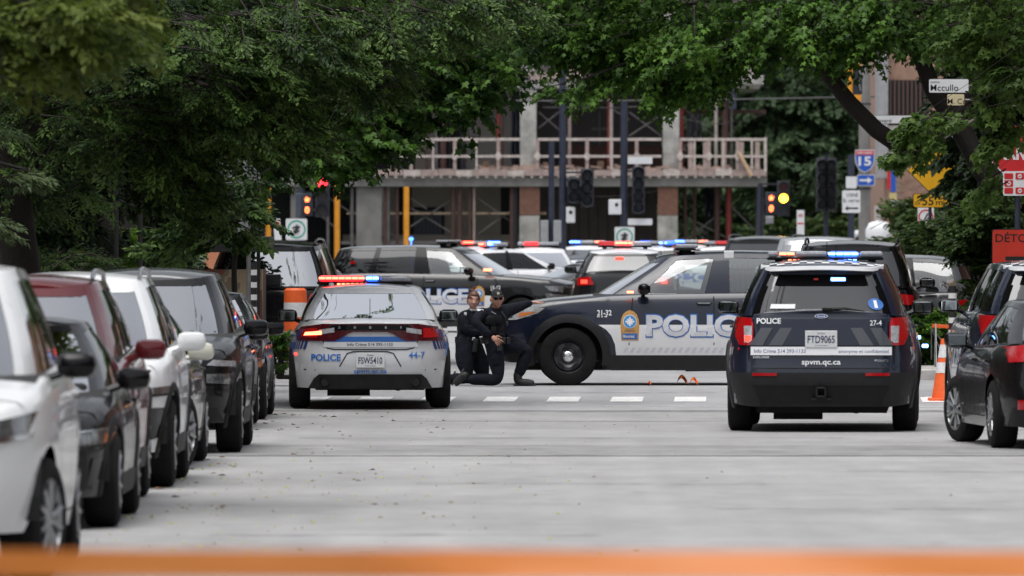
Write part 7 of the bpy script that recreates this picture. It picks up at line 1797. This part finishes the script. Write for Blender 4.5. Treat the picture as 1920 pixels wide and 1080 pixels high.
# ------------------------------------------------------------------ trees
TG = 'street trees along the left pavement'
# blurred branch closest to the camera, upper left
tree('street_tree', 'yellow-green leaves of the nearest tree, out of focus in the upper left corner', -7.4, 63, 3.6, .20,
    [B(40, 55, 62, 130, 70, 1.2, 70), B(170, 15, 61, 80, 40, 1.0, 34), B(60, -160, 62, 300, 160, 1.6, 60)], 'oval', leaf_mat('leaf_near', (.05, .085, .015), (.13, .17, .03), .45), .075, group=TG, seed=11, spray=.75, kind='ash', tmean=.5)
# big ash, layered sprays
tree('ash_tree', 'large ash tree with layered feathery sprays filling the upper left', -6.4, 104, 4.2, .30,
    [B(60, 260, 104, 120, 140, 1.8, 90), B(230, 200, 102, 130, 130, 1.6, 120), B(380, 120, 101, 150, 100, 1.6, 140), B(560, 90, 101, 140, 90, 1.4, 130), B(330, 260, 102, 120, 80, 1.4, 100), B(480, 215, 101, 90, 65, 1.2, 90), B(560, 250, 101, 50, 30, .8, 24),
     B(90, 365, 105, 90, 45, 1.1, 36), B(340, 345, 103, 90, 50, 1.0, 50), B(760, 45, 102, 130, 60, 1.2, 60), B(900, 30, 102, 110, 45, 1.0, 46), B(690, 130, 102, 90, 60, 1.0, 50), B(300, -90, 103, 420, 130, 2.2, 150), B(700, -90, 103, 260, 100, 2.0, 60), B(300, -420, 104, 500, 260, 3.5, 90), ((-3.2, 90, 8.2), (2.2, 4, .9), 34), ((-1.2, 82, 9.5), (2.4, 4, .8), 26), ((-2.6, 112, 8.6), (2.0, 5, .9), 26)],
    'oval', LEAF_ASH, .062, group=TG, seed=21, spray=.60, kind='ash', tmean=.36, dens=1.3)
# pale low spray at far left
tree('street_tree', 'small pale-leaved tree at the left edge, low light spray over the hedge', -8.1, 98, 3.0, .12, [B(50, 335, 97, 24, 16, .4, 7), B(0, 245, 97, 16, 16, .4, 5), B(-10, 420, 98, 14, 20, .4, 4)], 'lance', leaf_mat('leaf_pale', (.08, .13, .06), (.2, .26, .12), .4), .09, group=TG, seed=31, spray=.42, tmean=.5)
# slender street tree at the kiosk
tree('young_street_tree', 'slender young tree with thin straight trunk beside the grey sign back', X(440, 108), 108, 3.0, .045, [B(420, 360, 108, 75, 55, .7, 34), B(390, 430, 108, 60, 45, .6, 14), B(460, 400, 108, 40, 60, .5, 16), B(330, 455, 109, 50, 30, .7, 16)], 'oval', LEAF_ASH, .085, group=TG, seed=41, spray=.55, tmean=.4)
# dark maple over the left of the building
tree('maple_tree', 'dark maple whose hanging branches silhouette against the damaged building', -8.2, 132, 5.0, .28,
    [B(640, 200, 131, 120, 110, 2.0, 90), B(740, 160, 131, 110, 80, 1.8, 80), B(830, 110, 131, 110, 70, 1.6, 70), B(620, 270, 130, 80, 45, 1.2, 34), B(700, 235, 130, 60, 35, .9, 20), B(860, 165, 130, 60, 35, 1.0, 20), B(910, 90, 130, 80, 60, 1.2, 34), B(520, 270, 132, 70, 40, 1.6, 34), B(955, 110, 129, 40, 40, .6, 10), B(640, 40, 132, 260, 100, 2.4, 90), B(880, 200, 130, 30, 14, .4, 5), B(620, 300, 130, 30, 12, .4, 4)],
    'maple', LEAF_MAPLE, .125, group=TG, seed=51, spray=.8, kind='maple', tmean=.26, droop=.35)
# dense dark trees filling the left side behind
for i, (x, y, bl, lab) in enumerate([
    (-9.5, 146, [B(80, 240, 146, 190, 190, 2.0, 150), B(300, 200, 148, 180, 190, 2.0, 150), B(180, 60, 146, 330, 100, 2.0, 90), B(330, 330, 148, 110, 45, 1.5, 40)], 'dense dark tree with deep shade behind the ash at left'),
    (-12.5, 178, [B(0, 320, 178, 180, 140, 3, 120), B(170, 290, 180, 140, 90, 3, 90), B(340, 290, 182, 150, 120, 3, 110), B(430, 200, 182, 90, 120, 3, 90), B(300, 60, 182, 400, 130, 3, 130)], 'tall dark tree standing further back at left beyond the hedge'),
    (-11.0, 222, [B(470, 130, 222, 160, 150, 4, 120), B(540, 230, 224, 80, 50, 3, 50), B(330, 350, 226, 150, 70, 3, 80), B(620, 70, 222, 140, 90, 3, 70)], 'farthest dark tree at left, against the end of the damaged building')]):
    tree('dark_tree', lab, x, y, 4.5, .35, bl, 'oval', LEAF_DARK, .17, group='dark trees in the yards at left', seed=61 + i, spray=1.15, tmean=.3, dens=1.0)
tree('dark_tree', 'low tree added under the ash at left, leaves coloured dark for deep shade', -8.6, 119, 3.6, .18, [B(40, 330, 119, 130, 50, 1.4, 70), B(60, 400, 119, 130, 40, 1.2, 44), B(330, 300, 119, 110, 50, 1.4, 60), B(180, 300, 119, 110, 50, 1.4, 60), B(150, 180, 119, 300, 90, 1.8, 110), B(370, 400, 121, 90, 24, .8, 24), B(100, 440, 124, 140, 20, .7, 30), B(330, 450, 126, 60, 22, .7, 20)], 'oval', LEAF_DARK, .10, group='dark trees in the yards at left', seed=66, spray=.8, tmean=.15, lr=.12)  # leaf colour kept near black to stand in for the deep shade
# trunks standing in the shade
for i, (px, d, w, lab) in enumerate(((190, 128, .20, 'thick shaded trunk left of the bright green bush'), (16, 118, .14, 'leftmost dark trunk at the picture edge'), (46, 120, .10, 'thin dark trunk second from the picture edge'), (130, 150, .2, 'broad dark trunk behind the low hedge'))):
    r = empty('tree', (X(px, d), d, 0), 0, lab, 'tree', 'trunks in the shade at left'); b, t = trunk_geo(0, 0, 5.5, w, (.1 * (-1) ** i, 0), 70 + i); b.build('trunk', BARK, r, smooth=60)
    crown(r, [((0, 0, 5.6), (1.6, 1.6, 1.2), 60)], (0, 0), 'oval', LEAF_DARK, .13, seed=80 + i, spray=.9)
# black thin posts by the bright bush
for px, lab in ((218, 'left of two thin black posts in front of the bright green bush'), (263, 'right of two thin black posts beside the bright green bush')):
    r = empty('thin_post', (X(px, 116), 116, 0), 0, lab, 'post'); b = MB(); b.tube([(0, 0, 0), (0, 0, 4.5)], .035, 8); b.build('shaft', POSTB, r); b = MB(); b.lathe([(.07, 0), (.06, .05)], 8, 'Z'); b.build('base', POSTB, r)
shrub('bush', 'bright lime-green bush glowing between two black posts at left', [B(235, 466, 132, 26, 36, .4, 80), B(232, 510, 132, 30, 26, .4, 40)], LEAF_BRIGHT, .06, 'lance', seed=91, spray=.35, tmean=.6)
shrub('hedge', 'low clipped green hedge behind the roofs of the nearest parked cars', [B(40, 505, 112, 90, 26, .8, 80), B(150, 500, 112, 80, 26, .8, 80), B(90, 560, 112, 150, 40, .8, 50)], LEAF_HEDGE, .055, 'lance', seed=92, spray=.4, tmean=.55, cat='hedge')
shrub('bush', 'dark leafy bush under the young tree by the mural kiosk', [B(320, 520, 122, 70, 50, .8, 50), B(400, 560, 122, 60, 50, .8, 30)], LEAF_HEDGE, .08, 'oval', seed=93, spray=.5, tmean=.3)
shrub('bush', 'small green plant left of the orange drum behind the parked row', [B(526, 660, 112, 22, 45, .3, 26)], LEAF_MAPLE, .06, 'oval', seed=94, spray=.35, tmean=.5)
shrub('bush', 'leafy green bush behind the traffic cone at right', [B(1700, 640, 121, 60, 60, .7, 60), B(1765, 640, 121, 60, 65, .7, 60), B(1830, 660, 121, 60, 60, .7, 34)], LEAF_MAPLE, .075, 'oval', seed=95, spray=.42, tmean=.5)
shrub('hedge', 'tall green hedge climbing on the right beneath the maple', [B(1760, 455, 138, 60, 45, 1.2, 80), B(1830, 440, 123.5, 40, 60, .8, 80), B(1860, 400, 123, 36, 50, .7, 50), B(1870, 560, 123, 55, 80, .8, 90), B(1930, 500, 123, 50, 110, .8, 70), B(1720, 500, 142, 50, 30, 1.0, 40)], LEAF_HEDGE, .085, 'oval', seed=96, spray=.6, tmean=.4, cat='hedge')
# great maple at right: trunk, curved limb, canopy across the top
dT = 126; TX = X(1855, dT)
def wp(px, py, d=dT, dy=0): p = W(px, py, d); return (p.x, p.y + dy, p.z)
tree('maple_tree', 'great maple at right with a thick curved limb reaching left over the street', TX, dT, 4.6, .25,
    [B(1000, 35, 127, 90, 55, 1.2, 50), B(1060, 68, 126, 80, 40, 1.2, 46), B(1160, 50, 126, 120, 75, 1.4, 100), B(1190, 118, 126, 100, 42, 1.2, 56), B(1290, 95, 125, 100, 75, 1.3, 90), B(1310, 158, 125, 60, 22, .7, 18), B(1085, 165, 125, 76, 9, .6, 9), B(1235, 176, 125, 36, 20, .7, 10), B(1400, 60, 125, 100, 55, 1.3, 70), B(1510, 50, 125, 100, 60, 1.3, 80), B(1620, 40, 125, 100, 60, 1.3, 70), B(1350, 115, 125, 50, 36, .8, 20), B(1590, 90, 125, 60, 24, .9, 16),
     B(1720, 40, 126, 80, 50, 1.3, 50), B(1850, 60, 127, 100, 80, 1.5, 80), B(1300, -60, 126, 400, 70, 1.8, 120), B(1750, -60, 126, 260, 70, 1.8, 70), B(1100, -260, 126, 500, 160, 3, 60), B(1600, -260, 127, 400, 160, 3, 60)],
    'maple', LEAF_MAPLE, .098, group='maples over the right pavement', seed=101, spray=.62, kind='maple', tmean=.44, droop=.35, lr=.10, lt=1.35,
    limbs=[([wp(1812, 170), wp(1780, 235, dy=-.1), wp(1738, 278, dy=-.3), wp(1690, 278, dy=-.5), wp(1640, 245, dy=-.7), wp(1590, 195, dy=-.8), wp(1545, 140, dy=-1), wp(1500, 80, dy=-1.1), wp(1440, 30, dy=-1.2)], [.16, .145, .135, .13, .125, .12, .11, .09, .06]),
           ([wp(1850, 330), wp(1800, 240), wp(1750, 170), wp(1720, 90), wp(1690, 0)], [.17, .16, .14, .12, .09]), ([wp(1880, 260), wp(1850, 150), wp(1840, 40), wp(1850, -80)], [.2, .17, .15, .12]),
           ([wp(1545, 140, dy=-1), wp(1620, 68, dy=-1), wp(1760, 66, dy=-.6)], [.06, .06, .07]), ([wp(1720, 90), wp(1705, 50), wp(1700, 10)], [.05, .035, .02])])
# lighter maple foliage close on the right
tree('maple_tree', 'light green young maple foliage hanging before the trunks on the right', 9.2, 106, 4.4, .14,
    [B(1716, 238, 106, 24, 20, .4, 16), B(1782, 225, 106, 20, 10, .4, 8), B(1692, 290, 106, 14, 14, .3, 8), B(1735, 268, 106, 20, 12, .3, 8), B(1860, 60, 107, 60, 60, .8, 34), B(1790, 60, 107, 45, 36, .6, 20), B(1900, 140, 107, 60, 50, .8, 34), B(1866, 272, 107, 18, 24, .3, 12), B(1898, 246, 107, 18, 12, .3, 8), B(1858, 200, 107, 30, 24, .4, 12), B(1850, 350, 108, 18, 30, .4, 7), B(1900, -40, 107, 120, 60, 1, 40)],
    'maple', leaf_mat('leaf_maple_light', (.045, .095, .02), (.13, .21, .045), .45), .10, group='maples over the right pavement', seed=111, spray=.40, lr=.02, lt=1.3, kind='maple', tmean=.5, droop=.3)
b = MB(); b.tube([W(1910, 195, 109), W(1840, 215, 108.5), W(1770, 260, 108), W(1700, 320, 107.5)], [.02, .016, .012, .008], 6); tag(b.build('bare_branch', mat('pale_bark', (.16, .14, .12), .9)), 'thin pale bare branch crossing the light maple leaves at right', 'branch')
# dark foliage behind the right trunk
tree('dark_tree', 'dark tree filling the gap behind the right-hand maple trunk', 9.8, 146, 4, .3, [B(1860, 130, 146, 100, 120, 2, 90), B(1840, 300, 146, 60, 80, 1.6, 60), B(1920, 330, 146, 70, 120, 2, 70), B(1840, 380, 150, 36, 60, 1.4, 30), B(1960, 150, 146, 90, 200, 2, 60)], 'oval', LEAF_DARK, .14, seed=121, spray=.9, tmean=.3)
# far trees beyond the building, right
for i, (x, y, bl, lab) in enumerate([(bx(1500, 320), 320, [B(1430, 210, 320, 90, 90, 3, 90), B(1520, 200, 320, 80, 80, 3, 80), B(1480, 330, 318, 100, 90, 3, 90), B(1440, 60, 320, 120, 90, 3, 60)], 'far green tree right beside the damaged building'),
        (bx(1620, 330), 330, [B(1600, 180, 330, 90, 90, 3, 80), B(1600, 310, 328, 90, 90, 3, 90), B(1690, 200, 330, 80, 160, 3, 60), B(1560, 400, 326, 110, 60, 3, 70), B(1600, 40, 330, 140, 90, 3, 60)], 'far green tree behind the concrete utility pole'),
        (bx(1340, 345), 345, [B(1320, 250, 345, 90, 100, 4, 80), B(1330, 400, 345, 110, 80, 4, 80)], 'far dark tree seen through the open right bay of the building')]):
    tree('far_tree', lab, x, y, 5, .35, bl, 'oval', LEAF_FAR if i < 2 else LEAF_DARK, .26, group='trees beyond the damaged building', seed=131 + i, spray=1.5, tmean=.4)
shrub('roadside_bushes', 'low green bushes beneath the far trees right of the signal', [B(1500, 440, 300, 90, 34, 1.5, 60), B(1600, 435, 302, 80, 34, 1.5, 50), B(1720, 430, 200, 50, 60, 1.5, 50)], LEAF_HEDGE, .16, 'oval', seed=141, spray=1.0, tmean=.8)
# houses and wood closing the view behind the trees
HB = mat('dark_house_brick', (.06, .04, .035), .9, var=.2, scale=1)
for x, y, w, dp, h, lab in ((-22, 250, 16, 40, 12, 'dark brick house hidden in the trees far left'), (24, 300, 16, 30, 11, 'dark brick house behind the far right trees')):
    r = empty('house', (x, y, 0), 0, lab, 'house'); b = MB(); b.box((0, 0, h / 2), (w, dp, h)); b.build('wall', HB, r); b = MB(); b.box((0, 0, h + .3), (w + .6, dp + .6, .6)); b.build('roof', POSTB, r)
    for i in range(4):
        for j in range(3): b = MB(); b.box((-w * .38 + i * w * .25, -dp / 2 - .02, 1.8 + j * 3.2), (1.3, .06, 1.6)); b.build('window', G_DARK, r)
def wood(name, label, x0, x1, y, h, n, seed):
    root = empty(name, ((x0 + x1) / 2, y, 0), 0, label, 'wood'); g = np.random.default_rng(seed); bl = []
    for i in range(n): bl.append(((g.uniform(x0, x1) - (x0 + x1) / 2, g.normal(0, 3), g.uniform(2, h)), (3.2, 2.5, 2.6), 30))
    crown(root, bl, (0, 0), 'oval', LEAF_DARK, .45, seed=seed, spray=2.4, tmean=.35, name='foliage')
wood('distant_wood', 'mass of dark trees closing the view behind the damaged building', -34, 40, 372, 17, 60, 151)

# the same street goes on beside and behind the camera: trees and houses on both sides
g = np.random.default_rng(200); GRB = 'trees lining the street beside the camera'
n = 0
for side in (-1, 1):
    for y in list(range(-70, 62, 11)) + ([72, 84] if side > 0 else [74]):
        x = side * (10.5 + g.uniform(0, 1.5)); off = .075 * max(0, y) ; x = side * max(abs(x), 9.5 + off)
        c = [((x, y, 8.2), (3.4, 5.5, 3.6), 46), ((x - side * 2.2, y + 2, 9.6), (2.6, 4, 2.2), 20)]
        n += 1
        tree('street_tree', 'tree lining the street beside or behind the camera, outside the picture', x, y, 5.5, .26, c, 'oval', LEAF_DARK if n % 2 else LEAF_ASH, .34, group=GRB, seed=210 + n, spray=1.9, tmean=.4)
for side in (-1, 1):
    for i, y in enumerate(range(-84, 70, 22)):
        x = side * 20.0; r = empty('house', (x, y, 0), 0, 'brick row house beside the street, outside the picture', 'house', 'row houses beside the camera'); h = 8.5 + (i % 3) * .8
        b = MB(); b.box((0, 0, h / 2), (9, 21, h)); b.build('wall', mat('row_brick', (.16, .075, .05), .9, var=.2, scale=2), r); b = MB(); b.box((0, 0, h + .2), (9.5, 21.4, .4)); b.build('roof', SLABM, r)
        for k in range(4):
            for j in range(2): b = MB(); b.box((-side * 4.53, -8 + k * 5.3, 2.2 + j * 3.4), (.06, 1.2, 1.7)); b.build('window', G_DARK, r)
r = empty('house', (0, -120, 0), 0, 'brick house closing the street far behind the camera', 'house'); b = MB(); b.box((0, 0, 5), (60, 10, 10)); b.build('wall', mat('row_brick', (.16, .075, .05)), r); b = MB(); b.box((0, 0, 10.2), (61, 10.6, .4)); b.build('roof', SLABM, r)

for x, y, dp in ((-18.5, 100, 30), (-18.5, 134, 34), (-18.5, 168, 30), (19.5, 105, 34), (19.5, 142, 36), (19.5, 182, 40)):  # unseen house rows added to keep side light out of the street
    r = empty('house', (x, y, 0), 0, 'unseen brick row house beside the junction street, added to block side light', 'house', 'unseen houses added to block side light'); b = MB(); b.box((0, 0, 5), (9, dp, 10)); b.build('wall', mat('row_brick', (.16, .075, .05)), r); b = MB(); b.box((0, 0, 10.2), (9.6, dp + .4, .4)); b.build('roof', SLABM, r)
for i, (x, y) in enumerate(((-9.8, 92), (-9.6, 116), (-10.5, 134), (-13, 158))):  # crowns above the frame, added to deepen the shade at left
    tree('street_tree', 'unseen tall tree added above the picture so its crown shades the left pavement', x, y, 7, .3, [((x + .5, y, 9.6), (4.2, 7, 2.6), 90), ((x - 1, y + 4, 12), (3.6, 5, 2.2), 40)], 'oval', LEAF_DARK, .26, group='unseen trees added to shade the left pavement', seed=260 + i, spray=1.6, tmean=.35)
